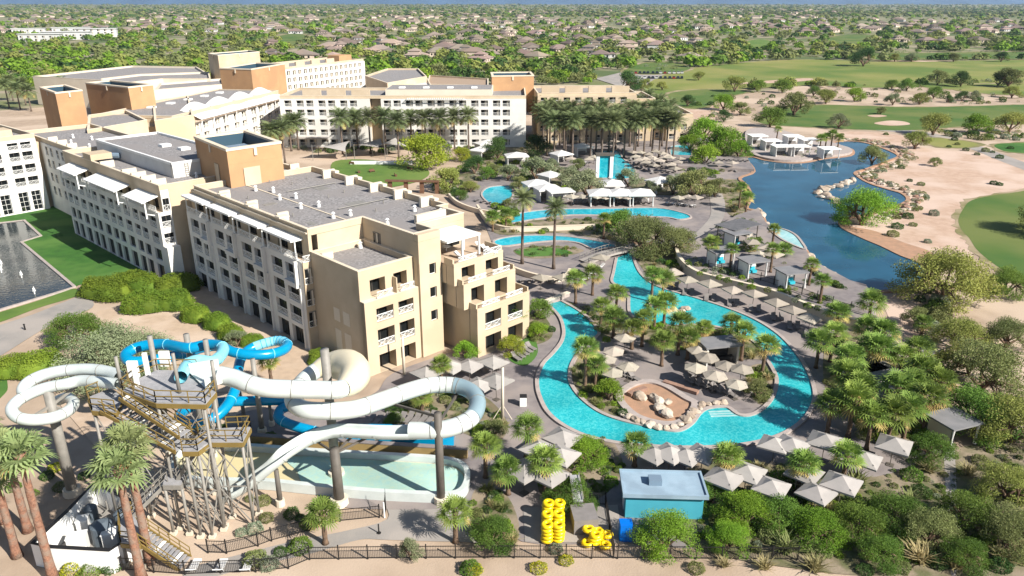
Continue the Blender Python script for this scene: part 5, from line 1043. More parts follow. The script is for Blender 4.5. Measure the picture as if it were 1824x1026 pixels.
for i, (x, y, a) in enumerate(((1283, 458, 18), (1340, 475, 18), (1408, 495, 16), (1312, 425, 25))):
    p = P(x, y, 2.9); cabana(p, R(a), 3.7, 3.0, 2.6, ['dark roofed lakeside cabana nearest the curved wall bend', 'middle dark roofed cabana of the lakeside terrace', 'rightmost dark roofed lakeside cabana with blue sofa', 'dark roofed cabana behind the middle lakeside one'][i], 1.5, group='lakeside cabanas')
p = P(1315, 402, 4.2); t = empty('pergola', (p.x, p.y, 1.5), R(35), label='large grey slatted pergola at the lake end of the terrace', cat='pergola')
for x in (-3.5, 3.4):
    for y in (-2, 1.9): MB().box(x, x + .16, y, y + .16, 0, 2.7).build('post', 'steel_dark', t)
sm = cached('pslat', lambda: MB().box(-.09, .09, -2.6, 2.6, 0, .12).mesh('slat', 'cabana_roof'))
for k in range(26): link('slat', sm, t, (-3.9 + k * .31, 0, 2.9))
for y in (-2, 1.95): MB().box(-4, 4, y, y + .14, 2.7, 2.89).build('beam', 'steel_dark', t)
for i, (x, y, a) in enumerate(((1349, 243, 5), (1373, 252, 5), (1392, 262, 5), (1412, 244, 5), (1424, 262, 5), (1476, 266, 5), (1440, 250, 5))):
    p = P(x, y, 3.2); cabana(p, R(a), 5.0, 4.2, 2.8, ['white roofed cabana at the left end of the lake peninsula', 'second white cabana from left on the peninsula', 'white cabana right at the water, left of centre peninsula', 'back white cabana in the peninsula middle', 'largest white cabana reflected in the lake', 'lone white cabana at the peninsula tip', 'back right white cabana of the peninsula'][i], .7, 'white_paint', 'white_paint', 'lounger_grey', 'peninsula cabanas')
for i, (x, y, s) in enumerate(((1071, 337, 5.6), (1105, 337, 5.6), (1140, 337, 5.6), (1090, 321, 5.0))):
    p = P(x, y, 3.6); cabana(p, R(2), s, 5.0, 2.8, ['left of the three white pyramid canopies facing the channel', 'middle of the three white pyramid canopies', 'right of the three white pyramid canopies', 'single white pyramid canopy below the waterfall tower'][i], .05, 'white_canvas', 'white_canvas', 'lounger_grey', 'white canopies', True)
for i, (x, y, s, a) in enumerate(((955, 322, 5.5, 20), (975, 330, 5.5, 20), (998, 336, 5.5, 15), (980, 307, 4.5, 40), (1037, 257, 5, 20), (1000, 270, 5, 30), (1176, 317, 5.5, 30), (920, 273, 6, 10), (868, 251, 7, 30), (858, 262, 7, 60))):
    p = P(x, y, 3.4); cabana(p, R(a), s, 4.2, 2.8, ['leftmost of the joined pale canopies left of the lounger row', 'middle joined pale canopy left of the lounger row', 'pale canopy with brown end post left of lounger row', 'small white canopy among grey trees above the joined canopies', 'white canopy left of the main pool under palms', 'white canopy at the palm grove foot', 'white tent canopy right of the main pool', 'white canopy between two dark trees', 'white shade sail roof beside the yellow tree', 'lower white shade roof beside the yellow tree'][i], .05, 'white_canvas', 'white_canvas', 'lounger_grey', 'pale pool canopies', i != 2)
# island hut
p = P(1283, 608, 3.0); t = empty('towel_hut', (p.x, p.y, .07), R(12), label='dark flat roofed towel hut on the river island', cat='hut')
MB().box(-2.6, 2.6, -1.4, 1.9, 2.6, 2.85).build('roof', 'cabana_roof', t); MB().box(-2.3, -2.1, -1.1, 1.6, 0, 2.6).build('side_wall', 'white_paint', t); MB().box(2.0, 2.3, -1.1, 1.6, 0, 2.6).build('side_wall', 'cream_wall', t); MB().box(-2.1, 2.0, 1.3, 1.6, 0, 2.6).build('back_wall', 'steel_dark', t); MB().box(-1.6, 1.6, -1.0, -.4, 0, 1.1).build('counter', 'black_iron', t)
# dark cabanas among the right palms
for i, (x, y) in enumerate(((1570, 660), (1575, 700), (1700, 745), (1540, 650))):
    p = P(x, y, 2.7); cabana(p, R(20), 3.8, 3.2, 2.5, ['dark roofed cabana among the right palm cluster', 'dark cabana below another in the right palms', 'dark cabana by the service lane in the big bushes', 'upper left dark cabana behind right palms'][i], .05, 'cabana_roof', 'cream_wall', 'lounger_grey', 'garden cabanas')
# timber pergola on event lawn
p = P(690, 322, 3); t = empty('timber_pergola', (p.x, p.y, 0), R(-4), label='long brown timber arbour at the event lawn edge', cat='pergola')
MB().box(-.5, 13, -.7, .7, 2.9, 3.2).build('roof_beam', 'timber', t)
for x in (0.6, 4.6, 8.6, 12.4): MB().box(x - .5, x + .5, -.3, .3, 0, 2.9).build('post', 'timber', t)
# bridge over the river
a, c = P(1040, 464, .5), P(1140, 440, .5); d = c - a; t = empty('footbridge', (a.x, a.y, 0), math.atan2(d.y, d.x), label='pale arched footbridge crossing the upper river', cat='bridge'); L = d.length; b = MB(); K = 16
for i in range(K + 1): s = i / K; z = .3 + .7 * math.sin(math.pi * s); b.v += [(L * s, -1.3, z), (L * s, 1.3, z), (L * s, 1.3, z - .35), (L * s, -1.3, z - .35)]
for i in range(K):
    for k in range(4): a_, c_ = 4 * i, 4 * i + 4; b.f.append((a_ + k, c_ + k, c_ + (k + 1) % 4, a_ + (k + 1) % 4)); b.m.append(0)
b.build('deck', 'path_concrete', t)
for e in (-1.25, 1.25):
    b = MB()
    for i in range(K): z0, z1 = [.3 + .7 * math.sin(math.pi * q / K) for q in (i, i + 1)]; b.bar((L * i / K, e, z0 + 1.0), (L * (i + 1) / K, e, z1 + 1.0), .08); b.bar((L * i / K, e, z0 + .5), (L * (i + 1) / K, e, z1 + .5), .05); b.bar((L * i / K, e, z0), (L * i / K, e, z0 + 1.0), .07)
    b.build('railing', 'steel', t)
a, c = P(968, 545), P(1012, 528); d = c - a; t = empty('weir_wall', a, math.atan2(d.y, d.x), label='low pale weir wall closing the left river arm', cat='wall'); MB().box(0, d.length, -.3, .3, 0, .7).build('wall', 'coping_stone', t); MB().box(-.1, d.length + .1, -.4, .4, .7, .8).build('wall_cap', 'cream_wall', t)
# waterfall tower in main pool
p = P(1075, 316); t = empty('waterfall_tower', p, label='white framed waterfall tower at the main pool edge', cat='waterfall')
for x in (-2.2, 1.5): MB().box(x, x + .9, -.7, .7, 0, 6.0).build('pillar', 'white_paint', t)
MB().box(-2.4, 2.6, -.9, .9, 6.0, 6.6).build('lintel', 'steel_dark', t); MB().box(-1.28, 1.48, -.3, .3, 0, 5.99).build('falling_water', 'pool_water_far', t)
# planter walls
for i, pl in enumerate(([(880, 470), (915, 485), (950, 497), (985, 503), (1008, 498), (1015, 488)], [(850, 372), (870, 400), (900, 412), (960, 412), (1060, 408)], [(800, 352), (815, 366), (845, 378), (880, 384), (905, 380)])):
    pts = crom([P(x, y) for x, y in pl], False, 5); t = empty('planter_wall', pts[0], label=['curved beige planter wall below the two tall palms', 'long beige planter wall below the upper channel', 'pale curved wall round the kids pool terrace'][i], cat='wall'); rim('wall', [q - pts[0] for q in pts], .4, 0, 1.0, 'cream_wall', t, False); rim('wall_cap', [q - pts[0] for q in pts], .5, 1.0, 1.08, 'parapet_cap', t, False)
# boulders
def rock_mesh(seed, m):
    rg = np.random.default_rng(seed); bm = bmesh.new(); bmesh.ops.create_icosphere(bm, subdivisions=2, radius=1.0); off = rg.normal(size=(6, 3))
    for v in bm.verts:
        n = v.co.normalized(); k = 1 + .16 * sum(math.sin(3 * n.dot(Vector(o_)) + i) for i, o_ in enumerate(off)) / 2; v.co = n * k; v.co.z = max(v.co.z * .72, -.35); v.co = Vector((round(v.co.x * 3.2) / 3.2 * .35 + v.co.x * .65, v.co.y, round(v.co.z * 3) / 3 * .3 + v.co.z * .7))
    me = bpy.data.meshes.new('boulder'); bm.to_mesh(me); bm.free(); me.materials.append(M[m]); return me
RK = [rock_mesh(i, 'boulder_rock') for i in range(5)]; RR = [rock_mesh(9 + i, 'red_rock') for i in range(2)]
def rocks(pp, s0, s1, base, where, z=0.1, rows=1, ms=RK, group=None):
    L = []
    for x, y in pp: p = P(x, y, z); s = random.uniform(s0, s1); L.append(link('boulder', random.choice(ms), None, (p.x, p.y, z + s * .2), random.uniform(0, 6), (s, s * random.uniform(.7, 1), s * random.uniform(.6, .9)), cat='boulder', group=group or where))
    name_row(L, base, where, rows)
rocks([(1456, 345), (1462, 352), (1466, 340), (1475, 335), (1485, 333), (1494, 333), (1503, 329), (1511, 325), (1478, 355), (1489, 357), (1490, 363), (1470, 349), (1518, 322)], .9, 1.6, 'tan boulder', 'on the rock spit in the lake')
rocks([(1355, 385), (1365, 400), (1372, 412), (1440, 462), (1448, 470), (1455, 476), (1463, 480), (1472, 488), (1482, 494), (1490, 500), (1500, 505), (1352, 376)], .7, 1.4, 'pale boulder', 'on the cabana terrace lake shore', .4)
rocks([(1140, 708), (1165, 710), (1172, 715), (1190, 718), (1180, 736), (1188, 740), (1175, 728)], .5, .95, 'tan rock', 'in the island sand pit', .2)
rocks([(1108, 738), (1120, 744), (1132, 750), (1145, 754), (1158, 758), (1172, 762), (1186, 764), (1200, 762), (1212, 757), (1222, 750), (1230, 742), (1236, 734)], .45, .75, 'brown rim rock', 'on the sand pit river edge', .15)
rocks([(1250, 722), (1262, 720), (1276, 719), (1290, 718), (1245, 728)], .4, .6, 'pink rock', 'edging the beach entry', .15)
rocks([(1155, 545), (1200, 553), (1215, 555), (1222, 551), (1190, 555)], .6, 1.0, 'pink rock', 'on the small palm islet', .1)
G = [(random.uniform(0, 1), random.uniform(-1, 1)) for _ in range(70)]
bank = crom([P(x, y) for x, y in [(1500, 250), (1545, 252), (1585, 264), (1612, 280), (1585, 296), (1545, 308), (1540, 318), (1590, 334), (1630, 352), (1610, 372), (1570, 388)]], False, 12); L = []
for i in range(170):
    k = random.randrange(len(bank)); q = bank[k] + Vector((random.uniform(-1.3, 2.6), random.uniform(-1.5, 1.5), 0)); s = random.uniform(.5, 1.0); L.append(link('boulder', random.choice(RK + RR), None, (q.x, q.y, .15), random.uniform(0, 6), (s, s * .8, s * .7), cat='boulder', group='rock bank round the lake')); 
name_row(L, 'small bank rock', 'round the lake cove', 7)
MB().box(-1.4, 1.4, -.35, .35, 0, .45).build('stone_bench', 'red_rock', loc=P(1135, 700, .12), rz=R(38), label='pink stone bench at the sand pit left rim', cat='bench'); MB().box(-2.3, 2.3, -.35, .35, 0, .4).build('stone_bench', 'red_rock', loc=P(1212, 692, .12), rz=R(-38), label='long dark stone bench right of the sand pit', cat='bench')
# roof terrace furniture on the near wing
for i, (x, y, a) in enumerate(((818, 455, 60), (865, 443, 50), (873, 447, 50), (855, 438, 50))):
    p = P(x, y, 12.9); o_ = lounger(p, R(a + 180), 'lounger_white', 'roof terrace loungers', 12.6); o_['label'] = ['white lounger at the left rail of the near roof terrace', 'white lounger at the right rail of the roof terrace', 'rightmost white lounger of the roof terrace', 'back white lounger of the roof terrace'][i]
p = P(795, 440, 13.2); t = empty('terrace_table', (p.x, p.y, 12.6), label='white table under the roof terrace awning', cat='table'); b = MB(); b.cyl((0, 0, .68), (0, 0, .74), .6, .6, 14); b.build('table_top', 'white_paint', t); b = MB(); b.cyl((0, 0, 0), (0, 0, .68), .06, .06, 8); b.build('leg', 'white_paint', t)
# event lawn bits
for i, (x, y) in enumerate(((627, 293), (640, 308), (663, 307), (705, 314), (730, 302))):
    p = P(x, y); t = empty('lawn_bench', p, random.uniform(0, 3), label=f'small dark seat on the event lawn, {["leftmost", "second from left", "third from left", "fourth from left", "rightmost"][i]}', cat='seat', group='seats on the event lawn'); MB().box(-.8, .8, -.3, .3, .35, .45).build('seat', 'timber', t); MB().box(-.8, .8, .28, .36, .46, .9).build('backrest', 'timber', t); MB().box(-.75, -.65, -.25, .25, 0, .35).build('leg', 'timber', t); MB().box(.65, .75, -.25, .25, 0, .35).build('leg', 'timber', t)
for i, (x, y, s) in enumerate(((590, 258, 5), (655, 255, 5), (695, 254, 4.5))):
    p = P(x, y, 4); t = empty('shade_sail', (p.x, p.y, 0), .4 * i, label=['left pale shade sail before the hotel block', 'middle pale shade sail before the hotel block', 'right pale shade sail before the hotel block'][i], cat='shade sail', group='shade sails'); b = MB(); N = 6
    for u in range(N + 1):
        for v in range(N + 1): U, V = u / N * 2 - 1, v / N * 2 - 1; b.v.append((U * s * (1 - .12 * (1 - V * V)), V * s * .7 * (1 - .12 * (1 - U * U)), 3.6 + 1.0 * U * V))
    for u in range(N):
        for v in range(N): k = u * (N + 1) + v; b.f.append((k, k + N + 1, k + N + 2, k + 1)); b.m.append(0)
    b.build('sail', 'grey_canvas', t, smooth=True)
    for sx in (-1, 1):
        for sy in (-1, 1): b = MB(); b.cyl((sx * s, sy * s * .7, 0), (sx * s, sy * s * .7, 3.6 + sx * sy), .1, .08, 8); b.build('post', 'steel', t)
p = P(680, 292); MB().box(-9, 9, -1.0, 1.0, 0, .7).build('white_bar_counter', 'white_paint', loc=p, label='long white bar counter at the event lawn back', cat='counter')
# parked cars far right of the hotel
CARB = {}
def car_mesh(m):
    b = MB(); b.box(-2.2, 2.2, -.9, .9, .3, .85); 
    b.v += [(-1.5, -.8, .85), (1.3, -.8, .85), (1.3, .8, .85), (-1.5, .8, .85), (-.9, -.68, 1.45), (.7, -.68, 1.45), (.7, .68, 1.45), (-.9, .68, 1.45)]; k = len(b.v) - 8
    for q in ((4, 5, 6, 7), (0, 1, 5, 4), (1, 2, 6, 5), (2, 3, 7, 6), (3, 0, 4, 7)): b.f.append(tuple(k + t for t in q)); b.m.append(1 if q != (4, 5, 6, 7) else 0)
    for x in (-1.4, 1.4):
        for y in (-.92, .72): b.tube([(x, y, .33), (x, y + .2, .33)], .33, 10, 2)
    return b.mesh('parked_car', [m, 'dark_glass', 'black_iron'])
L = []
for i in range(26):
    p = P(1125 + (i % 13) * 7.5 + random.uniform(-1, 1), 131 + (i // 13) * 9); m = random.choice(['car_white', 'car_white', 'car_dark', 'car_dark', 'car_red']); L.append(link('parked_car', cached('car' + m, lambda: car_mesh(m)), None, (p.x, p.y, .03), R(80) + random.uniform(-.1, .1), cat='car', group='cars parked beyond the hotel'))
name_row(L, 'parked car', 'in the far car park', 2)
# ------------------------------------------------------------------ vegetation prototypes
def cards(name, cen, size, mats, rg, mi=None, up=0.0, aspect=1.6):
    n = len(cen); cen = np.asarray(cen, float); a = rg.normal(size=(n, 3)); a[:, 2] += up; a /= np.linalg.norm(a, axis=1)[:, None]
    h = rg.normal(size=(n, 3)); u = np.cross(a, h); u /= np.linalg.norm(u, axis=1)[:, None]; v = np.cross(a, u)
    s = (np.asarray(size) * rg.uniform(.6, 1.3, n))[:, None] * .5
    vt = np.stack([cen - u * s * aspect, cen - v * s * .75, cen + u * s * aspect, cen + v * s * .75], 1).reshape(-1, 3)
    return quads(name, vt, mats, mi)
def quads(name, vt, mats, mi=None, k=4):
    n = len(vt) // k; me = bpy.data.meshes.new(name); me.vertices.add(n * k); me.vertices.foreach_set('co', np.ascontiguousarray(vt, dtype=np.float32).ravel())
    me.loops.add(n * k); me.loops.foreach_set('vertex_index', np.arange(n * k, dtype=np.int32)); me.polygons.add(n); me.polygons.foreach_set('loop_start', np.arange(0, n * k, k, dtype=np.int32)); me.polygons.foreach_set('loop_total', np.full(n, k, dtype=np.int32))
    for m in mats: me.materials.append(M[m])
    if mi is not None: me.polygons.foreach_set('material_index', np.asarray(mi, dtype=np.int32))
    me.update(); return me
def broadleaf(seed, m, n=6500, lobes=24, flat=.78, gap=.25, leaf=.05, low=-.2, trunkh=.32):
    """a crown of unit radius over limbs: returns trunk mesh and crown mesh"""
    rg = np.random.default_rng(seed); tips = []; tb = MB(); h0 = trunkh
    nl = 5; k = 0
    for i in range(nl):
        az = 2 * math.pi * i / nl + rg.uniform(-.4, .4); r1 = rg.uniform(.28, .42); p1 = Vector((math.cos(az) * r1, math.sin(az) * r1, h0 + rg.uniform(.12, .3)))
        tb.tube([(0, 0, .0), (math.cos(az) * .05, math.sin(az) * .05, h0 * .55), p1], [.075, .055, .032], 6)
        for j in range(max(2, lobes // nl)):
            a2 = az + rg.uniform(-.75, .75); el = rg.uniform(low, 1.35); rr = rg.uniform(.62, .92)
            p2 = Vector((math.cos(a2) * math.cos(el) * rr, math.sin(a2) * math.cos(el) * rr, h0 + .12 + math.sin(el) * rr * flat)); tb.tube([p1, p1.lerp(p2, .5) + Vector((0, 0, .04)), p2], [.03, .018, .008], 5); tips.append((p2, rg.uniform(.7, 1.25)))
    for j in range(4): a2 = rg.uniform(0, 6.28); p2 = Vector((math.cos(a2) * .25, math.sin(a2) * .25, h0 + .1 + flat * rg.uniform(.6, .9))); tips.append((p2, 1.1))
    w_ = np.array([t[1] ** 2 for t in tips]); w_ /= w_.sum(); idx = rg.choice(len(tips), n, p=w_); c = np.array([tuple(t[0]) for t in tips])[idx]; sg = np.array([t[1] for t in tips])[idx][:, None] * gap
    d = rg.normal(size=(n, 3)); d /= np.linalg.norm(d, axis=1)[:, None]; rad = rg.uniform(0.15, 1, (n, 1)) ** .5 * 1.25; cen = c + d * rad * sg * np.array([1.15, 1.15, .8])
    cen[:, 2] = np.maximum(cen[:, 2], h0 * .6); return tb.mesh('trunk', 'trunk_bark', True), cards('crown', cen, leaf, [m], rg, up=.4)
def bush(seed, m, n=1300, leaf=.10, box=False, core=True, m2=None):
    rg = np.random.default_rng(seed); d = rg.normal(size=(n, 3)); d[:, 2] = np.abs(d[:, 2]) * .95 - .05; d /= np.linalg.norm(d, axis=1)[:, None]
    ph = rg.uniform(0, 6, 4); r = .86 + .10 * np.sin(3 * d[:, 0] * 2 + ph[0]) * np.sin(2.6 * d[:, 1] * 2 + ph[1]) + .06 * np.sin(7 * d[:, 2] + ph[2]); r *= rg.uniform(.9, 1.06, n)
    if box: p = 3.2; r *= 1 / (np.abs(d[:, 0]) ** p + np.abs(d[:, 1]) ** p + np.abs(d[:, 2]) ** p) ** (1 / p) * .98
    return cards('foliage', d * r[:, None], leaf, [m] + ([m2] if m2 else []), rg, (rg.random(n) < .25).astype(int) if m2 else None, up=.2)
def grass_tuft(seed, m):
    rg = np.random.default_rng(seed); V = []
    for i in range(90):
        az, el = rg.uniform(0, 6.28), rg.uniform(.5, 1.45); L = rg.uniform(.6, 1.0); d = np.array([math.cos(az) * math.cos(el), math.sin(az) * math.cos(el), math.sin(el)]); s = np.array([-math.sin(az), math.cos(az), 0]) * .035; b0 = np.array([rg.uniform(-.2, .2), rg.uniform(-.2, .2), 0]); md = b0 + d * L * .6; tp = b0 + d * L * np.array([1.25, 1.25, .85]); V += [b0 - s, b0 + s, md + s * .8, md - s * .8, md - s * .8, md + s * .8, tp + s * .1, tp - s * .1]
    return quads('foliage', np.array(V), [m])
def fan_palm(seed, m, nf=30, dry=4, rc=1.0, lwk=.06):
    rg = np.random.default_rng(seed); V = []; MI = []
    for i in range(nf):
        f = i / nf; az = i * 2.39996 + rg.uniform(-.2, .2); el = R(84 - 118 * f ** .9) + rg.uniform(-.12, .12); isdry = i >= nf - dry
        L = rc * (.50 + .12 * rg.random()) * (.75 if f < .12 else 1.0); d = np.array([math.cos(az) * math.cos(el), math.sin(az) * math.cos(el), math.sin(el)]); s = np.array([-math.sin(az), math.cos(az), 0.0]); up = np.cross(s, d) * -1
        if up[2] < 0: up = -up
        hub = d * L; w_ = .014 * rc; V += [-s * w_, s * w_, hub + s * w_, hub - s * w_]; MI.append(1 if isdry else 0)
        nl = 13; bl = rc * .60 * (.8 if isdry else 1)
        for j in range(nl):
            t = (j / (nl - 1) - .5) * R(230); dr = d * math.cos(t) + s * math.sin(t) + up * .18 * abs(math.sin(t)); dr /= np.linalg.norm(dr); sd = np.cross(dr, up); sd /= np.linalg.norm(sd); lw = bl * lwk; ml = hub + dr * bl * .6; tip = hub + dr * bl * rg.uniform(.9, 1.05) + np.array([0, 0, -bl * rg.uniform(.12, .34)])
            V += [hub - sd * lw * .35, hub + sd * lw * .35, ml + sd * lw, ml - sd * lw]; MI.append(1 if isdry else 0); V += [ml - sd * lw, ml + sd * lw, tip + sd * lw * .12, tip - sd * lw * .12]; MI.append(1 if isdry else 0)
    return quads('crown', np.array(V), [m, 'frond_dry'], MI)
def date_palm(seed, m, nf=54):
    rg = np.random.default_rng(seed); V = []; MI = []
    for i in range(nf):
        f = i / nf; az = i * 2.39996; el = R(80 - 105 * f) + rg.uniform(-.1, .1); L = rg.uniform(.92, 1.08); p = np.zeros(3); K = 13; s = np.array([-math.sin(az), math.cos(az), 0.0])
        for k in range(K):
            d = np.array([math.cos(az) * math.cos(el), math.sin(az) * math.cos(el), math.sin(el)]); q = p + d * L / K; el -= R(3.2 + 3.0 * k / K); V += [p - s * .012, p + s * .012, q + s * .01, q - s * .01]; MI.append(0)
            if k > 1:
                ll = .25 * math.sin(math.pi * (k / K) ** .75) + .06; up = np.cross(d, s)
                for e in (-1, 1):
                    for o_ in (0, .5): b0 = p + d * L / K * o_; dr = d * .75 + s * e * .8 + up * -.18 + rg.normal(size=3) * .06; tip = b0 + dr * ll; w_ = d * .016; V += [b0 - w_, b0 + w_, tip + w_ * .3, tip - w_ * .3]; MI.append(1 if f > .93 else 0)
            p = q
    return quads('crown', np.array(V), [m, 'frond_dry'], MI)
def palm_trunk(h, r0, r1, m, lean=0.0, boot=True):
    b = MB(); K = 10; pts, rs = [], []
    for i in range(K + 1): t = i / K; pts.append((lean * t * t, 0, h * t)); rs.append((r0 + (r1 - r0) * t) * (1.35 if i == 0 else 1.0) * (1 + .05 * math.sin(i * 2.1)))
    b.tube(pts, rs, 10); 
    if boot: b.tube([(lean * .9, 0, h * .93), (lean, 0, h + .12)], [r1 * 1.25, r1 * 1.7], 10)
    return b.mesh('trunk', m, True)
PF = [fan_palm(1, 'frond_fan'), fan_palm(2, 'frond_fan', 26, 3), fan_palm(3, 'frond_fan', 34, 8)]; PT = [fan_palm(4, 'frond_tall', 26, 1, 1.0, .07), fan_palm(5, 'frond_tall', 23, 1, 1.0, .07)]; PD = [date_palm(1, 'frond_date'), date_palm(2, 'frond_date', 48), date_palm(3, 'frond_date', 60)]
def palm(base, h, rc, crowns, bark, r0, r1, name, group, z0=0.0, lean=None):
    t = empty(name, (base.x, base.y, z0), random.uniform(0, 6.28), cat='palm tree', group=group); le = random.uniform(-.02, .05) * h if lean is None else lean; hk = round(h * 2) / 2
    tm = cached(('ptr', hk, bark, r0, round(le / .15)), lambda: palm_trunk(hk, r0, r1, bark, round(le / .15) * .15)); link('trunk', tm, t); link('crown', random.choice(crowns), t, (round(le / .15) * .15, 0, hk + .1), random.uniform(0, 6.28), rc); return t

# fan palms: (crown px, base px)
def fan_set(lst, where, base='fan palm', group=None, rc=(1.75, 2.15), z0=.05):
    L = []
    for cx, cy, bx, by in lst:
        p = P(bx, by, z0); zs = [q * .1 for q in range(10, 140)]; h = min(zs, key=lambda z: abs(P(cx, cy, z).y - p.y)); L.append(palm(p, max(2.2, h), random.uniform(*rc), PF, 'trunk_bark', .24, .19, 'fan_palm', group or where, z0))
    name_row(L, base, where); return L
fan_set([(1027, 498, 1025, 541), (1056, 490, 1055, 526), (1100, 525, 1097, 562), (1094, 566, 1092, 602), (1162, 490, 1160, 538), (1178, 500, 1180, 530), (1165, 548, 1165, 586), (1183, 543, 1182, 581), (1143, 571, 1143, 617)], 'on the island upper half')
fan_set([(1211, 581, 1207, 632), (1178, 609, 1178, 652), (1044, 624, 1042, 693), (1323, 592, 1320, 642), (1359, 619, 1357, 667)], 'on the island lower half')
fan_set([(1553, 541, 1543, 592), (1481, 594, 1478, 644), (1567, 592, 1565, 642), (1536, 622, 1539, 670), (1628, 624, 1625, 682), (1501, 673, 1498, 730), (1525, 690, 1522, 748), (1514, 716, 1510, 778), (1633, 662, 1630, 722), (1592, 695, 1590, 755), (1648, 706, 1643, 772), (1617, 688, 1615, 742), (1505, 640, 1503, 690), (1560, 625, 1558, 680)], 'in the cluster right of river', rc=(1.9, 2.4))
fan_set([(1455, 610, 1453, 655), (1475, 720, 1473, 772), (1540, 585, 1538, 628), (1600, 640, 1598, 690), (1580, 740, 1578, 795), (1545, 745, 1543, 800), (1665, 680, 1663, 735), (1610, 730, 1608, 785), (1490, 560, 1488, 600)], 'filling the right river bank', rc=(1.8, 2.2))
fan_set([(1070, 548, 1070, 580), (1125, 590, 1125, 622), (1225, 605, 1224, 640), (1300, 575, 1300, 606), (1060, 650, 1060, 690), (1250, 590, 1250, 622)], 'tucked in the island beds', rc=(1.4, 1.8))
fan_set([(1130, 790, 1130, 830), (1290, 818, 1290, 862), (1420, 830, 1420, 876), (1500, 815, 1500, 860), (905, 840, 905, 880)], 'among the south umbrellas', rc=(1.5, 1.9))
fan_set([(940, 765, 937, 815), (868, 798, 865, 850), (972, 825, 970, 878), (813, 912, 812, 965), (580, 918, 580, 968)], 'below slides and tube store', rc=(1.6, 1.9))
fan_set([(787, 652, 787, 690), (485, 648, 485, 692), (925, 558, 926, 596), (752, 708, 752, 735)], 'near the wing foot', rc=(1.4, 1.9))
fan_set([(1396, 447, 1394, 470), (1335, 440, 1335, 458), (1317, 335, 1316, 372), (1074, 390, 1075, 425), (877, 386, 878, 412), (900, 383, 901, 408), (1328, 352, 1328, 380), (1640, 590, 1640, 600)], 'round upper pools and terrace', rc=(1.5, 2.0))
fan_set([(1470, 250, 1470, 262), (1480, 245, 1480, 262), (1382, 236, 1383, 250), (1460, 253, 1460, 268), (1492, 252, 1492, 264)], 'on the cabana peninsula', z0=.7, rc=(1.6, 2.0))
fan_set([(1300, 460, 1300, 480), (1372, 462, 1372, 485), (1440, 490, 1440, 508), (1265, 448, 1265, 468), (1375, 425, 1375, 442), (1460, 520, 1460, 540)], 'between the lakeside cabanas', z0=1.5, rc=(1.3, 1.8))
L = []
for cx, cy, bx, by, h in ((206, 840, 252, 1030, 10.5), (229, 790, 268, 1002, 11.5), (2, 836, 31, 991, 8.6), (30, 812, 50, 946, 8.4), (50, 800, 95, 1032, 12.0), (-14, 776, 4, 930, 9.0)):
    p = P(bx, by); L.append(palm(p, h, random.uniform(2.0, 2.35), PT, 'palm_bark_red', .38, .26, 'tall_fan_palm', 'tall red trunked palms', lean=0.0))
name_row(L, 'tall fan palm with red trunk', 'at the lower left corner')
L = [palm(P(930, 470), 12.0, 2.6, PD, 'palm_bark_grey', .28, .2, 'tall_date_palm', 'two tall palms', lean=.1), palm(P(986, 479), 11.0, 2.4, PD, 'palm_bark_grey', .28, .2, 'tall_date_palm', 'two tall palms', lean=.1)]
L[0]['label'] = 'left of the two tall slim palms above the river'; L[1]['label'] = 'right of the two tall slim palms above the river'
def date_set(lst, where, h=10.5, rows=1, rc=(3.7, 4.4)):
    L = []
    for x, y in lst: hh = h + random.uniform(-.8, .8); p = P(x, y, hh); L.append(palm(p, hh, random.uniform(*rc), PD, 'palm_bark_grey', .3, .24, 'date_palm', where, lean=0.0))
    name_row(L, 'date palm', where, rows)
z3 = lambda l: [(912 + a / 3.945, b_ / 3.945) for a, b_ in l]; z2 = lambda l: [(456 + a / 3.945, b_ / 3.945) for a, b_ in l]; z1 = lambda l: [(a / 3.945, b_ / 3.945) for a, b_ in l]
date_set(z3([(200, 740), (340, 700), (470, 720), (590, 690), (710, 710), (830, 690), (960, 680), (250, 830), (370, 800), (480, 820), (560, 850), (640, 860), (740, 790), (800, 840), (900, 780), (1000, 830), (1070, 790), (1150, 850), (870, 860), (690, 830), (300, 850), (1030, 720), (900, 730), (420, 760), (640, 760), (770, 740), (1100, 830), (940, 850), (530, 760), (220, 800), (840, 770), (990, 770), (600, 800), (430, 850), (720, 860), (270, 760), (380, 860), (510, 690), (660, 690), (780, 690), (880, 820), (1050, 850), (1110, 760), (580, 760), (340, 770)]), 'in the dense grove by the main pool', 11.5, rows=3)
date_set(z2([(590, 830), (700, 830), (790, 830), (900, 830), (990, 850), (1085, 830), (1185, 840), (1290, 840), (1390, 830), (1490, 820)]), 'in the row before the hotel block'); date_set(z2([(100, 920), (180, 910), (230, 870), (280, 850)]), 'behind the big orange tower', 9)
date_set(z1([(30, 600), (110, 620), (190, 640), (330, 590), (430, 580), (60, 560), (150, 590)]), 'at the left edge behind the block', 9)

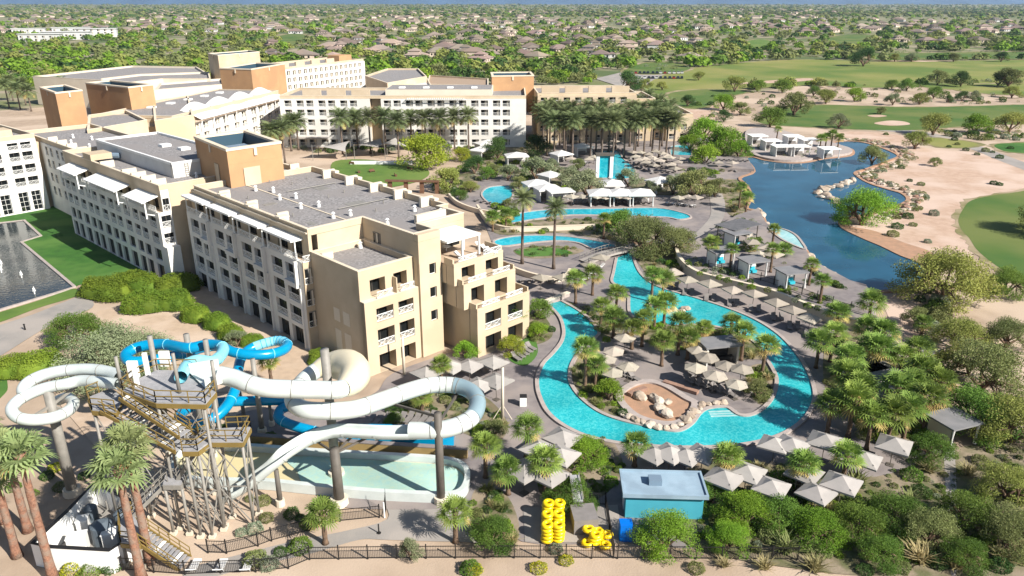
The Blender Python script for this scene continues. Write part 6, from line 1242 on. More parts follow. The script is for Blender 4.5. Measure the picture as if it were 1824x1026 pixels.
# broadleaf trees
TP = {'green': [broadleaf(21, 'leaf_green'), broadleaf(22, 'leaf_green', lobes=20)], 'bright': [broadleaf(23, 'leaf_bright'), broadleaf(24, 'leaf_bright')], 'lime': [broadleaf(25, 'leaf_lime', flat=.9)], 'olive': [broadleaf(26, 'leaf_olive'), broadleaf(27, 'leaf_olive', lobes=20, gap=.22)],
      'dark': [broadleaf(28, 'leaf_dark', flat=.95, gap=.28)], 'grey': [broadleaf(29, 'leaf_grey', 5000, gap=.22), broadleaf(30, 'leaf_grey', 5000, gap=.22)], 'palo': [broadleaf(31, 'leaf_palo', 5200, gap=.22), broadleaf(32, 'leaf_palo', 5600, gap=.23)]}
BK = dict(lobes=40, leaf=.030, low=-.45, gap=.21, trunkh=.24)
BIG = {'palo': broadleaf(41, 'leaf_palo', 17000, **BK), 'green': broadleaf(42, 'leaf_green', 18000, **BK), 'bright': broadleaf(43, 'leaf_bright', 17000, **BK), 'olive': broadleaf(44, 'leaf_olive', 16000, **BK), 'grey': broadleaf(45, 'leaf_grey', 20000, 46, .85, .24, .030, -.6, .16)}
TREES = {}
def tree(x, y, rp, kind, where, name='mesquite_tree', big=False, sz=1.0, label=None, cat='tree'):
    """crown centre px and crown radius px -> tree standing where such a crown stands"""
    r = None; zc = 3.0
    for _ in range(3): p = P(x, y, zc); r = rp / ppm(p.x, p.y, zc); zc = r * .82 * sz
    tr_, cr = BIG[kind] if big else random.choice(TP[kind]); t = empty(name, (p.x, p.y, 0), random.uniform(0, 6.28), cat=cat, group=where); link('trunk', tr_, t, (0, 0, 0), 0, (r, r, r * sz)); link('crown', cr, t, (0, 0, 0), 0, (r, r, r * sz))
    if label: t['label'] = label
    TREES.setdefault(where, []).append((t, kind)); return t
tree(1690, 476, 82, 'palo', 'lake', 'palo_verde_tree', True, label='big olive green tree at the lake right shore'); tree(1716, 585, 50, 'palo', 'r', 'palo_verde_tree', True, label='olive tree below the big lakeside tree'); tree(1800, 492, 42, 'green', 'r', big=True, label='green tree with dark trunk at the right photo edge')
tree(1760, 640, 78, 'olive', 'r', big=True, label='dense olive bushy tree filling the right edge'); tree(1745, 715, 70, 'green', 'r', big=True, label='lower dense green tree at the right edge'); tree(1815, 735, 75, 'palo', 'r', big=True, label='yellow green tree cut by the right edge, lower'); tree(1800, 585, 45, 'olive', 'r', big=True, label='dark olive tree behind the right edge bushes'); tree(1690, 640, 40, 'palo', 'r', label='small olive tree left of the right edge bushes', name='palo_verde_tree')
tree(1885, 372, 60, 'palo', 'r', 'palo_verde_tree', True, label='tree just beyond the right edge shading the fairway'); tree(1635, 560, 26, 'olive', 'r', label='olive tree at the sandy bank below the lake'); tree(1665, 790, 44, 'green', 'r', big=True, label='green tree beside the service lane'); tree(1440, 505, 16, 'green', 'r', label='small green tree right of the lakeside cabanas'); tree(1542, 358, 55, 'bright', 'lake', big=True, label='bright green tree standing over the lake cove'); tree(1145, 405, 58, 'olive', 'bridge', big=True, label='broad olive tree spreading over the footbridge'); tree(1205, 420, 42, 'olive', 'bridge', big=True, label='olive tree right of the footbridge'); tree(1105, 392, 36, 'green', 'bridge', label='smaller green tree left of the footbridge trees')
for i, (x, y, r, k) in enumerate(((1290, 245, 38, 'bright'), (1255, 225, 32, 'bright'), (1258, 272, 28, 'bright'), (1318, 262, 26, 'bright'), (1230, 250, 22, 'bright'))): tree(x, y, r, k, 'green trees left of the lake')
tree(755, 262, 46, 'lime', 'ev', 'palo_verde_tree', label='large lime yellow tree beside the event lawn'); tree(798, 312, 32, 'palo', 'ev', 'palo_verde_tree', label='olive yellow tree below the lime tree'); tree(887, 262, 26, 'dark', 'ev', label='dark round tree left of the white pool canopy', name='ficus_tree'); tree(957, 258, 26, 'dark', 'ev', label='dark round tree right of the white pool canopy', name='ficus_tree'); tree(822, 272, 18, 'lime', 'ev', 'palo_verde_tree', label='small yellow tree right of the lime tree')
for x, y, r, k in ((955, 296, 34, 'grey'), (1045, 322, 38, 'grey'), (1018, 310, 26, 'grey'), (1120, 312, 26, 'grey'), (1238, 322, 42, 'olive'), (1200, 325, 26, 'grey'), (1275, 330, 26, 'olive')): tree(x, y, r, k, 'grey green olive trees round the pools', 'olive_tree')
tree(1045, 795, 42, 'bright', 's', big=True, label='feathery green tree at the river south bank'); tree(1018, 872, 46, 'green', 's', big=True, label='green tree above the yellow tube stacks'); tree(875, 940, 46, 'green', 's', big=True, label='green tree behind the fence left of the tubes'); tree(1188, 938, 58, 'bright', 's', big=True, label='feathery tree in front of the turquoise kiosk'); tree(731, 972, 22, 'grey', 's', label='slim grey green tree at the front gate', sz=1.7)
for x, y, r, k in ((1270, 870, 42, 'green'), (1330, 900, 50, 'bright'), (1395, 905, 48, 'green'), (1460, 930, 50, 'bright'), (1530, 915, 52, 'green'), (1600, 900, 55, 'green'), (1660, 930, 55, 'olive'), (1730, 900, 60, 'green'), (1800, 930, 62, 'olive'), (1300, 950, 40, 'bright'), (1570, 970, 45, 'green'), (1720, 975, 45, 'green'), (1800, 850, 55, 'palo'), (1560, 755, 34, 'palo')): tree(x, y, r, k, 'garden trees in the lower right', big=True)
for x, y, r, k in ((1417, 180, 31, 'olive'), (1374, 204, 27, 'green'), (1473, 168, 20, 'palo'), (1524, 165, 19, 'bright'), (1592, 174, 16, 'grey'), (1640, 172, 17, 'palo'), (1665, 162, 16, 'green'), (1617, 148, 16, 'green'), (1590, 148, 12, 'green'), (1673, 134, 20, 'olive'), (1714, 139, 18, 'dark'), (1800, 134, 26, 'olive'), (1780, 140, 16, 'dark'), (1805, 160, 17, 'palo'), (1666, 216, 30, 'palo'), (1739, 216, 26, 'bright'), (1802, 213, 28, 'palo'), (1496, 212, 20, 'grey'), (1633, 244, 26, 'palo'), (1556, 272, 26, 'olive'), (1666, 286, 12, 'olive'), (1540, 100, 22, 'dark'), (1595, 100, 11, 'palo'), (1625, 100, 12, 'grey'), (1700, 100, 12, 'olive'), (1785, 100, 12, 'dark'), (1310, 145, 22, 'palo'), (1350, 150, 16, 'green'), (1245, 133, 12, 'palo'), (1290, 178, 22, 'bright'), (1320, 190, 18, 'olive'), (1225, 178, 14, 'dark'), (1118, 142, 24, 'dark'), (1150, 146, 14, 'palo'), (1180, 150, 12, 'palo'), (1715, 170, 12, 'dark'), (1735, 168, 14, 'grey'), (1450, 160, 14, 'green'), (1395, 150, 18, 'green'), (1290, 205, 14, 'dark'), (1570, 195, 10, 'olive'), (1690, 175, 9, 'dark')): tree(x, y, r, k, 'desert trees on the golf course')
tree(185, 612, 84, 'grey', 'L', 'olive_tree', True, label='big grey green tree behind the slides'); tree(245, 612, 62, 'grey', 'L', 'olive_tree', True, label='grey green tree right of the big one behind slides'); tree(130, 572, 52, 'green', 'L', big=True, label='dense dark green tree beside the service path', sz=.9); tree(420, 600, 24, 'grey', 'L', 'olive_tree', label='small grey tree behind the blue slide end'); tree(830, 620, 24, 'bright', 'L', label='green shrub tree at the recess of the near wing'); tree(910, 612, 26, 'lime', 'L', 'palo_verde_tree', label='lime shrub tree before the stepped wing end'); tree(958, 585, 22, 'bright', 'L', label='green shrub tree at the left river bank'); tree(960, 545, 26, 'green', 'L', label='green tree between wing end and river'); tree(1085, 690, 30, 'bright', 'L', label='bright green shrub tree at island lower left'); tree(1350, 690, 26, 'olive', 'L', label='olive shrub tree at island right tip'); tree(880, 760, 26, 'olive', 'L', label='olive shrub tree under the slide loop end'); tree(700, 745, 20, 'green', 'L', label='green shrub tree under the slide loop middle')
KN = {'green': 'green', 'bright': 'bright green', 'lime': 'lime', 'olive': 'olive', 'dark': 'dark green', 'grey': 'grey green', 'palo': 'yellow green'}
def name_trees(key, where, rows=1):
    for k in KN:
        L = [t for t, kk in TREES.get(key, []) if kk == k]
        if len(L) == 1: L[0]['label'] = f'only {KN[k]} tree {where}'
        elif L: name_row(L, f'{KN[k]} tree', where)
for x, y, r, k in ((845, 292, 22, 'dark'), (868, 306, 18, 'green'), (905, 304, 22, 'grey'), (925, 322, 18, 'olive'), (838, 330, 16, 'palo'), (985, 292, 20, 'grey'), (1030, 290, 16, 'olive'), (820, 345, 14, 'green'), (905, 360, 14, 'olive'), (880, 300, 16, 'olive'), (1160, 330, 18, 'grey'), (945, 330, 16, 'green')): tree(x, y, r, k, 'small trees round the kids pool')
name_trees('small trees round the kids pool', 'in the planting round the kids pool')
name_trees('green trees left of the lake', 'in the clump left of the lake'); name_trees('grey green olive trees round the pools', 'among the pool canopies'); name_trees('garden trees in the lower right', 'in the lower right garden'); name_trees('desert trees on the golf course', 'on the golf course')

# hedges, shrubs, grasses
HB = [bush(1, 'leaf_hedge', 6500, .05, True), bush(2, 'leaf_hedge', 6500, .05, True)]; SB = {'dark': bush(3, 'leaf_dark'), 'green': bush(4, 'leaf_green'), 'sage': bush(5, 'sage'), 'yellow': bush(6, 'leaf_yellow', 1100, .1, m2='leaf_hedge'), 'bright': bush(7, 'leaf_bright'), 'olive': bush(8, 'leaf_olive')}; GT = [grass_tuft(1, 'grass_dry'), grass_tuft(2, 'leaf_olive')]
core_me = {}
def core_of(m, box):
    def f():
        bm = bmesh.new(); bmesh.ops.create_icosphere(bm, subdivisions=3, radius=.84)
        for v in bm.verts:
            if box: p = 3.2; n = v.co.normalized(); v.co = n * .82 / (abs(n.x) ** p + abs(n.y) ** p + abs(n.z) ** p) ** (1 / p)
            v.co.z = max(v.co.z, -.02)
        me = bpy.data.meshes.new('core'); bm.to_mesh(me); bm.free(); me.materials.append(M[m]); return me
    return cached(('core', m, box), f)
L = []
for x, y, wx, wy, h, a in ((185, 512, 4.6, 2.6, 3.0, -20), (243, 500, 4.4, 2.4, 3.2, -15), (256, 535, 3.3, 2.6, 3.0, 10), (316, 502, 3.6, 2.4, 2.8, 20), (310, 532, 2.6, 2.4, 2.8, 0), (347, 556, 2.2, 1.8, 2.4, -30), (385, 570, 2.0, 1.7, 2.2, -35), (410, 590, 2.0, 1.6, 2.0, -40), (70, 645, 3.0, 2.2, 2.8, 35), (25, 650, 2.2, 2.0, 2.6, 10), (571, 634, 1.7, 1.5, 1.7, 0), (30, 360, 2.0, 1.8, 4.2, 0), (98, 355, 1.6, 1.4, 1.8, 0), (450, 605, 1.6, 1.3, 1.6, 0)):
    p = P(x, y, h * .5); wx *= 1.12; wy *= 1.12; t = empty('clipped_hedge', (p.x, p.y, 0), R(a), cat='hedge', group='clipped hedges'); link('foliage', random.choice(HB), t, (0, 0, h * .12), 0, (wx, wy, h * .9)); link('core', core_of('leaf_hedge', True), t, (0, 0, h * .08), 0, (wx, wy, h * .9)); L.append(t)
name_row(L, 'rounded clipped green hedge', 'left of near wing')
COVER = []
def shrubs(lst, where, base='shrub', s=(.5, .9), z=.06, cut=0.0):
    by = {}
    for x, y, k in lst:
        p = P(x, y, z); r = random.uniform(*s)
        if k in ('grass', 'reed'): o_ = link('grass_clump', GT[0 if k == 'grass' else 1], None, (p.x, p.y, z), random.uniform(0, 6), r * 1.5, cat='grass clump', group=where)
        else:
            if r * ppm(p.x, p.y, z) < cut: COVER.append((SB[k], p.x, p.y, z, r, random.uniform(0, 6))); continue
            o_ = link('shrub', SB[k], None, (p.x, p.y, z), random.uniform(0, 6), (r, r, r * random.uniform(.8, 1.1)), cat='shrub', group=where)
        by.setdefault(k, []).append(o_)
    nm = {'dark': 'dark green shrub', 'green': 'green shrub', 'sage': 'grey sage shrub', 'yellow': 'yellow flowering shrub', 'bright': 'bright green shrub', 'olive': 'olive shrub', 'grass': 'dry tan grass clump', 'reed': 'green grass clump'}
    for k, l in by.items(): name_row(l, nm[k], where, max(1, math.ceil(len(l) / 14)))
shrubs([(960, 1014, 'yellow'), (1008, 1000, 'yellow'), (845, 1018, 'yellow'), (838, 1015, 'green'), (990, 980, 'sage'), (480, 1008, 'sage'), (130, 1018, 'yellow'), (160, 1022, 'green'), (200, 1010, 'dark'), (1240, 1015, 'olive'), (1360, 1012, 'grass'), (1450, 1015, 'grass'), (1600, 1012, 'olive'), (1700, 1010, 'grass'), (1290, 1008, 'grass'), (1540, 1018, 'dark'), (1780, 1012, 'dark'), (455, 1000, 'olive'), (500, 985, 'dark'), (535, 975, 'green')], 'along the bottom fence', s=(.7, 1.2))
shrubs([(520, 918, 'dark'), (535, 925, 'dark'), (550, 935, 'green'), (475, 925, 'olive'), (470, 895, 'olive'), (445, 890, 'olive'), (430, 950, 'sage'), (455, 945, 'sage'), (100, 835, 'yellow'), (85, 850, 'dark'), (60, 880, 'green'), (150, 850, 'dark'), (110, 870, 'olive'), (395, 765, 'dark'), (460, 790, 'green'), (480, 780, 'dark'), (10, 780, 'bright'), (20, 790, 'green'), (25, 870, 'green')], 'around the slide tower foot', s=(.5, .95))
RG = random.Random(5)
BEDK = [('green', 'dark', 'bright', 'olive', 'grass', 'reed', 'sage')]
def inbed(pl, n, where, ks, s=(.45, .85)):
    xs = [q[0] for q in pl]; ys = [q[1] for q in pl]; out = []
    while len(out) < n:
        x, y = RG.uniform(min(xs), max(xs)), RG.uniform(min(ys), max(ys)); c = False
        for i in range(len(pl)):
            (x1, y1), (x2, y2) = pl[i - 1], pl[i]
            if (y1 > y) != (y2 > y) and x < (x2 - x1) * (y - y1) / (y2 - y1) + x1: c = not c
        if c: out.append((x, y, RG.choice(ks)))
    shrubs(out, where, s=s, cut=8.5)
ks = ('green', 'dark', 'bright', 'olive', 'grass', 'reed')
for i, wh, n, sz in ((0, 'in the bed under the slide loop', 26, (.5, .9)), (1, 'in the bed beside left river arm', 16, (.4, .8)), (2, 'in the bed at island left shore', 34, (.5, .9)), (3, 'in the bed behind the island hut', 46, (.5, 1.0)), (4, 'in the bed at island right tip', 12, (.5, .9)), (5, 'in the bed at the wing end', 14, (.5, .9)), (6, 'in the bed below the upper channel', 40, (.5, 1.0)), (7, 'round the little oval lawn', 14, (.4, .7)), (8, 'in the bed right of the footbridge', 22, (.6, 1.1)), (9, 'in the bed under the right palm cluster', 44, (.6, 1.1)), (10, 'in the bed above the tube store', 18, (.5, .9)), (11, 'in the bed left of the tube store', 14, (.5, .9)), (12, 'in the lower right garden bed', 60, (.8, 1.5)), (13, 'in the bed beside dark trees', 18, (.7, 1.2)), (15, 'in the bed under grey trees', 20, (.7, 1.2)), (16, 'in the bed right of main pool', 16, (.7, 1.2)), (17, 'in the bed by the lake wall', 26, (.6, 1.1)), (18, 'in the bed left of the lake', 12, (.7, 1.2))): inbed(BEDS[i], n, wh, ks, sz)
shrubs([(1620, 323, 'dark'), (1780, 330, 'dark'), (1770, 328, 'dark'), (1663, 383, 'sage'), (1617, 388, 'dark'), (1598, 406, 'dark'), (1626, 402, 'olive'), (1652, 432, 'sage'), (1605, 300, 'dark'), (1705, 258, 'olive'), (1720, 268, 'dark'), (1740, 276, 'dark'), (1755, 270, 'olive'), (1768, 272, 'dark'), (1690, 262, 'dark'), (1700, 250, 'dark'), (1780, 282, 'dark'), (1800, 265, 'dark'), (1578, 240, 'green'), (1640, 330, 'olive'), (1590, 420, 'olive'), (1500, 240, 'olive'), (1530, 180, 'dark'), (1560, 182, 'dark'), (1600, 182, 'olive'), (1640, 183, 'dark'), (1690, 182, 'dark'), (1720, 182, 'dark'), (1760, 184, 'olive'), (1480, 175, 'dark'), (1455, 176, 'dark'), (1340, 165, 'olive'), (1300, 170, 'dark'), (1270, 172, 'dark'), (1560, 160, 'dark'), (1580, 158, 'dark'), (1540, 152, 'olive'), (1330, 175, 'sage'), (1360, 168, 'dark'), (1700, 236, 'dark'), (1715, 240, 'dark'), (1660, 232, 'olive')], 'on the pink desert by golf', s=(.8, 1.4), z=.02)
G = []
for i in range(240):
    k = random.randrange(len(bank)); q = bank[k] + Vector((random.uniform(-.5, 3.4), random.uniform(-1.8, 1.8), 0)); r = random.uniform(.5, .9); COVER.append((SB[random.choice(('sage', 'olive', 'olive'))], q.x, q.y, .05, r, random.uniform(0, 6)))

def merge_cards(name, items, **kw):
    VT, MI, names = [], [], []; pc = {}
    for me, X, Y, Z, r, rz in items:
        if me not in pc:
            v = np.empty(len(me.vertices) * 3, np.float32); me.vertices.foreach_get('co', v); v = v.reshape(-1, 4, 3); mi = np.zeros(len(me.polygons), np.int32); me.polygons.foreach_get('material_index', mi); mn = [m.name for m in me.materials]
            for q in mn:
                if q not in names: names.append(q)
            pc[me] = (v, mi, mn)
        v, mi, mn = pc[me]; c, s_ = math.cos(rz), math.sin(rz); st = max(1, int(len(v) / max(60, 900 * (r * ppm(X, Y) / 14) ** 2))); w_ = v[::st] ; g = min(2.2, st ** .5); cen = w_.mean(1, keepdims=True); w_ = (cen + (w_ - cen) * g).reshape(-1, 3) * r
        VT.append(np.stack([w_[:, 0] * c - w_[:, 1] * s_ + X, w_[:, 0] * s_ + w_[:, 1] * c + Y, w_[:, 2] + Z], 1)); MI.append(np.array([names.index(mn[q]) for q in mi[::st]]))
    return link(name, quads(name, np.concatenate(VT), names, np.concatenate(MI)), **kw)
def fill(pl, n, ks, s):
    xs = [q[0] for q in pl]; ys = [q[1] for q in pl]; k = 0
    while k < n:
        x, y = RG.uniform(min(xs), max(xs)), RG.uniform(min(ys), max(ys)); c = False
        for i in range(len(pl)):
            (x1, y1), (x2, y2) = pl[i - 1], pl[i]
            if (y1 > y) != (y2 > y) and x < (x2 - x1) * (y - y1) / (y2 - y1) + x1: c = not c
        if c: k += 1; p = P(x, y); COVER.append((SB[RG.choice(ks)], p.x, p.y, .03, RG.uniform(*s), RG.uniform(0, 6)))
for pl in BEDS: 
    xs = [q[0] for q in pl]; ys = [q[1] for q in pl]; fill(pl, int(18 + (max(xs) - min(xs)) * (max(ys) - min(ys)) / 420), ('green', 'olive', 'dark', 'sage', 'bright'), (.25, .5))
for pl, zz, n in (([(1215, 470), (1245, 490), (1300, 505), (1370, 522), (1430, 545), (1490, 568), (1530, 575), (1520, 545), (1460, 528), (1400, 508), (1330, 492), (1270, 475), (1235, 455)], 1.5, 70), ([(1440, 480), (1500, 512), (1520, 520), (1470, 505), (1425, 470)], 1.5, 30), ([(1290, 395), (1340, 385), (1350, 400), (1300, 420), (1250, 445), (1225, 450)], 1.5, 40), ([(1340, 262), (1400, 285), (1500, 275), (1490, 264), (1440, 270), (1390, 258), (1345, 240)], .7, 34), ([(1330, 420), (1400, 440), (1420, 470), (1370, 470), (1320, 445)], 1.5, 22)):
    n0 = len(COVER); fill(pl, n, ('green', 'olive', 'dark', 'sage', 'bright'), (.35, .8)); COVER[n0:] = [(a, *P(*px(X, Y), zz)[:2], zz, r, q) for a, X, Y, z, r, q in COVER[n0:]]
for pl, n in (([(1235, 185), (1300, 168), (1500, 158), (1700, 158), (1824, 172), (1824, 186), (1640, 186), (1470, 184), (1400, 190), (1330, 200), (1250, 215)], 120), ([(1130, 118), (1240, 98), (1560, 92), (1824, 90), (1824, 94), (1550, 98), (1300, 112), (1180, 126)], 150), ([(1560, 150), (1640, 145), (1824, 141), (1824, 150), (1640, 156)], 40), ([(1640, 235), (1824, 232), (1824, 252), (1680, 248)], 40), ([(1610, 520), (1680, 500), (1720, 540), (1660, 600), (1620, 570)], 14)):
    fill(pl, n, ('olive', 'dark', 'sage', 'green', 'olive'), (.7, 2.0))
for pl, n in (([(510, 262), (600, 258), (800, 258), (880, 262), (860, 272), (700, 272), (560, 274)], 90), ([(825, 275), (900, 280), (960, 285), (990, 300), (930, 322), (850, 322), (815, 310)], 80), ([(760, 318), (820, 322), (850, 345), (800, 350), (765, 335)], 40), ([(1210, 300), (1290, 305), (1290, 320), (1200, 318)], 20), ([(880, 365), (925, 375), (905, 400), (870, 395)], 24)):
    fill(pl, n, ('green', 'dark', 'olive', 'sage', 'bright'), (.6, 1.4))
merge_cards('ground_cover', COVER, kind='stuff', label='low leafy ground cover filling the planting beds', cat='ground cover')
# ------------------------------------------------------------------ the far suburb
def inside(pl, x, y):
    c = False
    for i in range(len(pl)):
        (x1, y1), (x2, y2) = pl[i - 1], pl[i]
        if (y1 > y) != (y2 > y) and x < (x2 - x1) * (y - y1) / (y2 - y1) + x1: c = not c
    return c
CLEAR = [pl for _, _, _, pl in FW] + [[(-50, 230), (-50, 190), (60, 175), (60, 152), (650, 146), (760, 150), (880, 150), (1040, 152), (1130, 160), (1240, 185), (1240, 260), (-50, 260)], [(1050, 158), (1060, 128), (1225, 122), (1260, 140), (1220, 158)], [(1230, 195), (1250, 160), (1900, 150), (1900, 600), (1300, 600)]]
def blocked(x, y): return any(inside(pl, x, y) for pl in CLEAR)
def house_mesh(seed):
    rg = random.Random(seed); b = MB(); w_, d_ = rg.uniform(8, 10), rg.uniform(6, 7.5); hs = [(-w_, w_, -d_, d_, 3.4)]
    hs.append((w_ * .1, w_ * .95, -d_ - 4.5, -d_ + 1, 3.2)) if seed % 2 else hs.append((-w_ * .95, -w_ * .1, -d_ - 4.5, -d_ + 1, 3.2))
    if seed % 3 == 0: hs.append((-w_ * .55, w_ * .5, -d_ * .6, d_ * .7, 6.2))
    for x0, x1, y0, y1, h in hs:
        b.box(x0, x1, y0, y1, 0, h, 0); e = .7; x0 -= e; x1 += e; y0 -= e; y1 += e; L = min(x1 - x0, y1 - y0) / 2; ap = L * .42
        if x1 - x0 > y1 - y0: r = [((x0 + L), (y0 + y1) / 2), ((x1 - L), (y0 + y1) / 2)]; q = [(x0, y0), (x1, y0), (x1, y1), (x0, y1)]
        else: r = [((x0 + x1) / 2, y0 + L), ((x0 + x1) / 2, y1 - L)]; q = [(x0, y1), (x0, y0), (x1, y0), (x1, y1)]
        Q = [Vector((a, c, h)) for a, c in q]; r0, r1 = (Vector((a, c, h + ap)) for a, c in r)
        if x1 - x0 > y1 - y0: fs = ([Q[0], Q[1], r1, r0], [Q[2], Q[3], r0, r1], [Q[1], Q[2], r1], [Q[3], Q[0], r0])
        else: fs = ([Q[0], Q[1], r0, r1], [Q[2], Q[3], r1, r0], [Q[1], Q[2], r0], [Q[3], Q[0], r1])
        for f in fs: b.face(f, 1)
        nx = int((x1 - x0) / 3.6)
        for k in range(nx): xx = x0 + 1.6 + k * 3.4; b.box(xx, xx + 1.3, y0 + .62, y0 + .69, h - 2.3, h - .8, 2)
        ny = int((y1 - y0) / 4)
        for k in range(ny): yy = y0 + 1.6 + k * 3.6; b.box(x0 + .62, x0 + .69, yy, yy + 1.3, h - 2.3, h - .8, 2); b.box(x1 - .69, x1 - .62, yy, yy + 1.3, h - 2.3, h - .8, 2)
    return b
HM = [house_mesh(i) for i in range(6)]; HMESH = [h.mesh('house', ['house_wall', 'house_roof', 'dark_glass']) for h in HM]; HWH = [h.mesh('house', ['house_white', 'house_roof', 'dark_glass']) for h in HM[:2]]
RF = random.Random(3); HP = []
def hfree(X, Y, r): return all((X - a) ** 2 + (Y - c) ** 2 > r * r for a, c, _ in HP)
for x, y in ((485, 102), (540, 104), (590, 88), (620, 84), (695, 100), (740, 104), (780, 98), (830, 96), (640, 78), (675, 58), (730, 56), (760, 75), (880, 92), (900, 70), (930, 80), (1075, 80), (1100, 78), (1120, 82), (1205, 72), (1230, 66), (1100, 62), (1160, 50), (1600, 74), (1650, 76), (1685, 78), (1740, 76), (1670, 62), (1720, 60), (1790, 55), (1060, 40), (940, 52), (1020, 45), (845, 98), (1015, 82)): p = P(x, y); HP.append((p.x, p.y, True))
tries = 0
while len(HP) < 520 and tries < 9000:
    tries += 1; y = 18 + 92 * RF.random() ** 1.7; x = RF.uniform(-60, 1890)
    if y > 62 and (x > 1250 or (x < 480 and y > 50)): continue
    if x > 1500 and y < 36: continue
    if blocked(x, y): continue
    p = P(x, y)
    if hfree(p.x, p.y, 26): HP.append((p.x, p.y, False))
HP.sort(key=lambda q: q[1]); near = HP[:260]; rest = HP[260:]; HL = []
for i, (X, Y, _) in enumerate(near):
    white = RF.random() < .22; me = RF.choice(HWH) if white else RF.choice(HMESH); HL.append((link('house', me, None, (X, Y, -.25), RF.choice((0, .3, 1.57, -.4, 3.14, 2.2)) + RF.uniform(-.2, .2), RF.uniform(.9, 1.2), cat='house', group='houses of the far suburb'), white))
def zone(o):
    x, y = px(o.location.x, o.location.y); return ('far left' if x < 420 else 'left of centre' if x < 760 else 'in the middle' if x < 1100 else 'right of centre' if x < 1450 else 'far right', 0 if y > 74 else 1 if y > 52 else 2 if y > 38 else 3)
def name_zone(lst, what):
    by = {}
    for o, w_ in lst: by.setdefault((zone(o), w_), []).append(o)
    for ((a, d), w_), l in by.items():
        dep = ['in the nearest belt', 'in the second belt', 'in the third belt', 'near the horizon'][d]; nr = math.ceil(len(l) / 20)
        if len(l) == 1: l[0]['label'] = f'only {w_} {what} {a} {dep} of the suburb'
        else: name_row(l, f'{w_} {what}', f'{a} {dep}', nr)
name_zone([(o, 'white walled' if w_ else 'tan') for o, w_ in HL], 'suburb house')
def merged(name, items, protos, label, cat):
    """one object for the mass that is too far off to count: items (X, Y, scale, rot, proto)"""
    VS, FS, MS, off = [], [], [], 0
    arr = [(np.array(b.v), b.f, b.m) for b in protos]
    for X, Y, s, rz, k in items:
        v, f, m = arr[k]; c, sn = math.cos(rz), math.sin(rz); w_ = np.stack([(v[:, 0] * c - v[:, 1] * sn) * s + X, (v[:, 0] * sn + v[:, 1] * c) * s + Y, v[:, 2] * s - .25], 1); VS.append(w_); FS += [tuple(q + off for q in ff) for ff in f]; MS += m; off += len(v)
    me = bpy.data.meshes.new(name); me.from_pydata(np.concatenate(VS).tolist(), [], FS); return me, MS
SH = []
for sd in range(3):
    b = MB(); b.box(-9, 9, -7, 7, 0, 3.2, 0); Q = [(-9.7, -7.7, 3.2), (9.7, -7.7, 3.2), (9.7, 7.7, 3.2), (-9.7, 7.7, 3.2)]; r0, r1 = (-3 + sd, 0, 6), (3, 0, 6); b.face([Q[0], Q[1], r1, r0], 1); b.face([Q[2], Q[3], r0, r1], 1); b.face([Q[1], Q[2], r1], 1); b.face([Q[3], Q[0], r0], 1); SH.append(b)
me, ms = merged('far_suburb', [(X, Y, RF.uniform(.9, 1.3), RF.uniform(0, 6), RF.randrange(3)) for X, Y, _ in rest], SH, '', '')
for m in ('house_wall', 'house_roof'): me.materials.append(M[m])
me.polygons.foreach_set('material_index', ms); me.update(); link('far_suburb', me, kind='stuff', label='mass of tiny houses near the horizon', cat='suburb')

# trees of the suburb and the desert beyond
def lowtree(seed, m, n=90, leaf=.34):
    rg = np.random.default_rng(seed); d = rg.normal(size=(n, 3)); d[:, 2] = np.abs(d[:, 2]); d /= np.linalg.norm(d, axis=1)[:, None]; ph = rg.uniform(0, 6, 3); r = (.72 + .22 * np.sin(4 * d[:, 0] + ph[0]) * np.sin(4 * d[:, 1] + ph[1])) * rg.uniform(.75, 1.1, n); c = d * r[:, None] * np.array([1, 1, .9]) + np.array([0, 0, .28]); return c, rg
LT = []
for i, m in enumerate(('leaf_green', 'leaf_dark', 'leaf_olive', 'leaf_palo', 'leaf_bright', 'leaf_olive')):
    c, rg = lowtree(100 + i, m, 620, .16); me = cards('tree', c, .16, [m, 'trunk_bark'], rg, up=.5, aspect=1.2); LT.append((me, ['green', 'dark green', 'olive', 'yellow green', 'bright green', 'olive'][i]))
TPOS = []; RT = random.Random(12)
for _ in range(14000):
    if len(TPOS) >= 5400: break
    u = RT.random(); y = 12 + 150 * u ** 1.6; x = RT.uniform(-60, 1890)
    if blocked(x, y): continue
    p = P(x, y); r = 2.6 + 5.4 * RT.random() ** 1.6
    if y > 40 and not all((p.x - a) ** 2 + (p.y - c) ** 2 > (5 + r * .8) ** 2 for a, c, _ in HP): continue
    TPOS.append((p.x, p.y, r))
TPOS.sort(key=lambda q: q[1]); TN = []
for X, Y, r in TPOS[:300]:
    me, kn = RT.choice(LT); TN.append((link('tree', me, None, (X, Y, -.25), RT.uniform(0, 6), (r, r, r * RT.uniform(.8, 1.1)), cat='tree', group='trees beyond the hotel'), kn))
name_zone(TN, 'tree')
V, MI = [], []
lm = ['leaf_green', 'leaf_dark', 'leaf_olive', 'leaf_palo', 'leaf_bright']
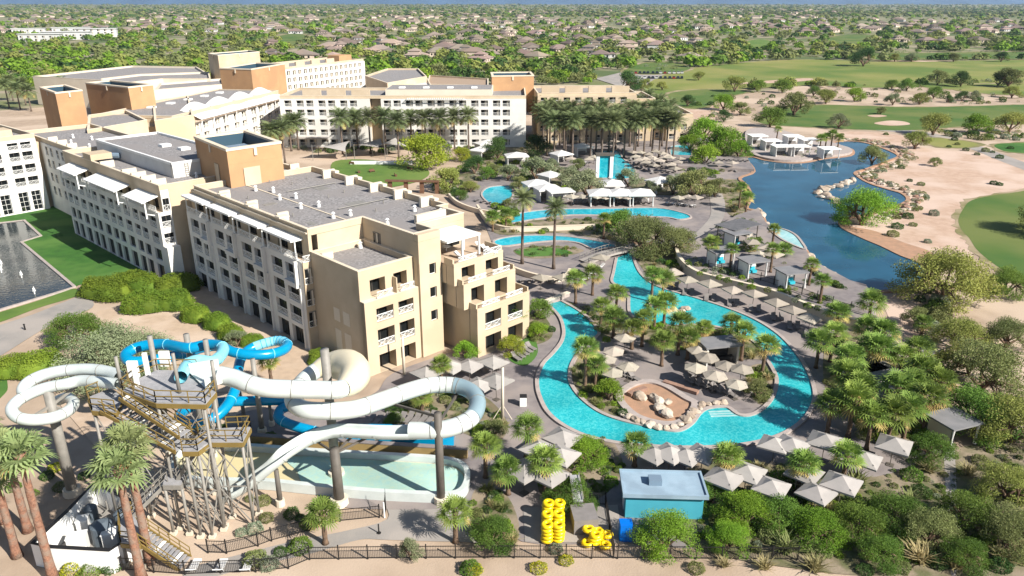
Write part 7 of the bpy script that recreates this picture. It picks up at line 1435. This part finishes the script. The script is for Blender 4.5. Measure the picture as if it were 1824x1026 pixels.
for X, Y, r in TPOS[300:]:
    n = 80 if Y < 1200 else 22 if Y < 2600 else 12; rg = RNG; d = rg.normal(size=(n, 3)); d[:, 2] = np.abs(d[:, 2]); d /= np.linalg.norm(d, axis=1)[:, None]; c = d * (r * rg.uniform(.55, 1.0, n))[:, None] * np.array([1, 1, .85]) + np.array([X, Y, r * .25]); a = d + rg.normal(size=(n, 3)) * .5; a /= np.linalg.norm(a, axis=1)[:, None]; u = np.cross(a, np.array([.3, .2, .9])); u /= np.linalg.norm(u, axis=1)[:, None]; v = np.cross(a, u); s = r * (.24 if n > 30 else .5 if n > 15 else .7) * rg.uniform(.7, 1.2, n)[:, None]
    V.append(np.stack([c - u * s, c - v * s * .7, c + u * s, c + v * s * .7], 1).reshape(-1, 3)); MI += [RT.choice((0, 1, 2, 2, 3, 3, 4, 4))] * n
link('far_trees', quads('far_trees', np.concatenate(V), lm, MI), kind='stuff', label='woodland of small trees spread between the far houses', cat='woodland')
V, MI = [], []
for _ in range(5200):
    y = 8.0 + 22 * RT.random() ** 1.3; x = RT.uniform(-80, 1900)
    p = P(x, y); r = RT.uniform(3, 7) * (1 + p.y / 9000); n = 7; d = RNG.normal(size=(n, 3)); d[:, 2] = np.abs(d[:, 2]); d /= np.linalg.norm(d, axis=1)[:, None]; c = d * r * .6 * np.array([1.6, 1.6, .7]) + np.array([p.x, p.y, r * .2]); u = np.cross(d, np.array([.3, .2, .9])); u /= np.linalg.norm(u, axis=1)[:, None]; v = np.cross(d, u); s = r * .7
    V.append(np.stack([c - u * s * 1.5, c - v * s * .6, c + u * s * 1.5, c + v * s * .6], 1).reshape(-1, 3)); MI += [RT.choice((1, 2, 2))] * n
link('desert_scrub', quads('desert_scrub', np.concatenate(V), lm, MI), kind='stuff', label='grey green desert scrub reaching to the horizon', cat='scrub')

# air
hz = bpy.data.materials.new('haze'); hz.use_nodes = True; hn = hz.node_tree.nodes; hn.remove(hn['Principled BSDF']); pv = hn.new('ShaderNodeVolumePrincipled'); pv.inputs['Color'].default_value = (.62, .78, 1.0, 1); pv.inputs['Density'].default_value = HAZE; pv.inputs['Anisotropy'].default_value = 0.2; hz.node_tree.links.new(pv.outputs[0], hn['Material Output'].inputs['Volume'])
if HAZE > 0:
    b = MB(); b.box(-31000, 31000, -400, 46000, -2.5, 420); b.build('haze', hz, kind='stuff', label='thin blue air over the whole plain', cat='haze')
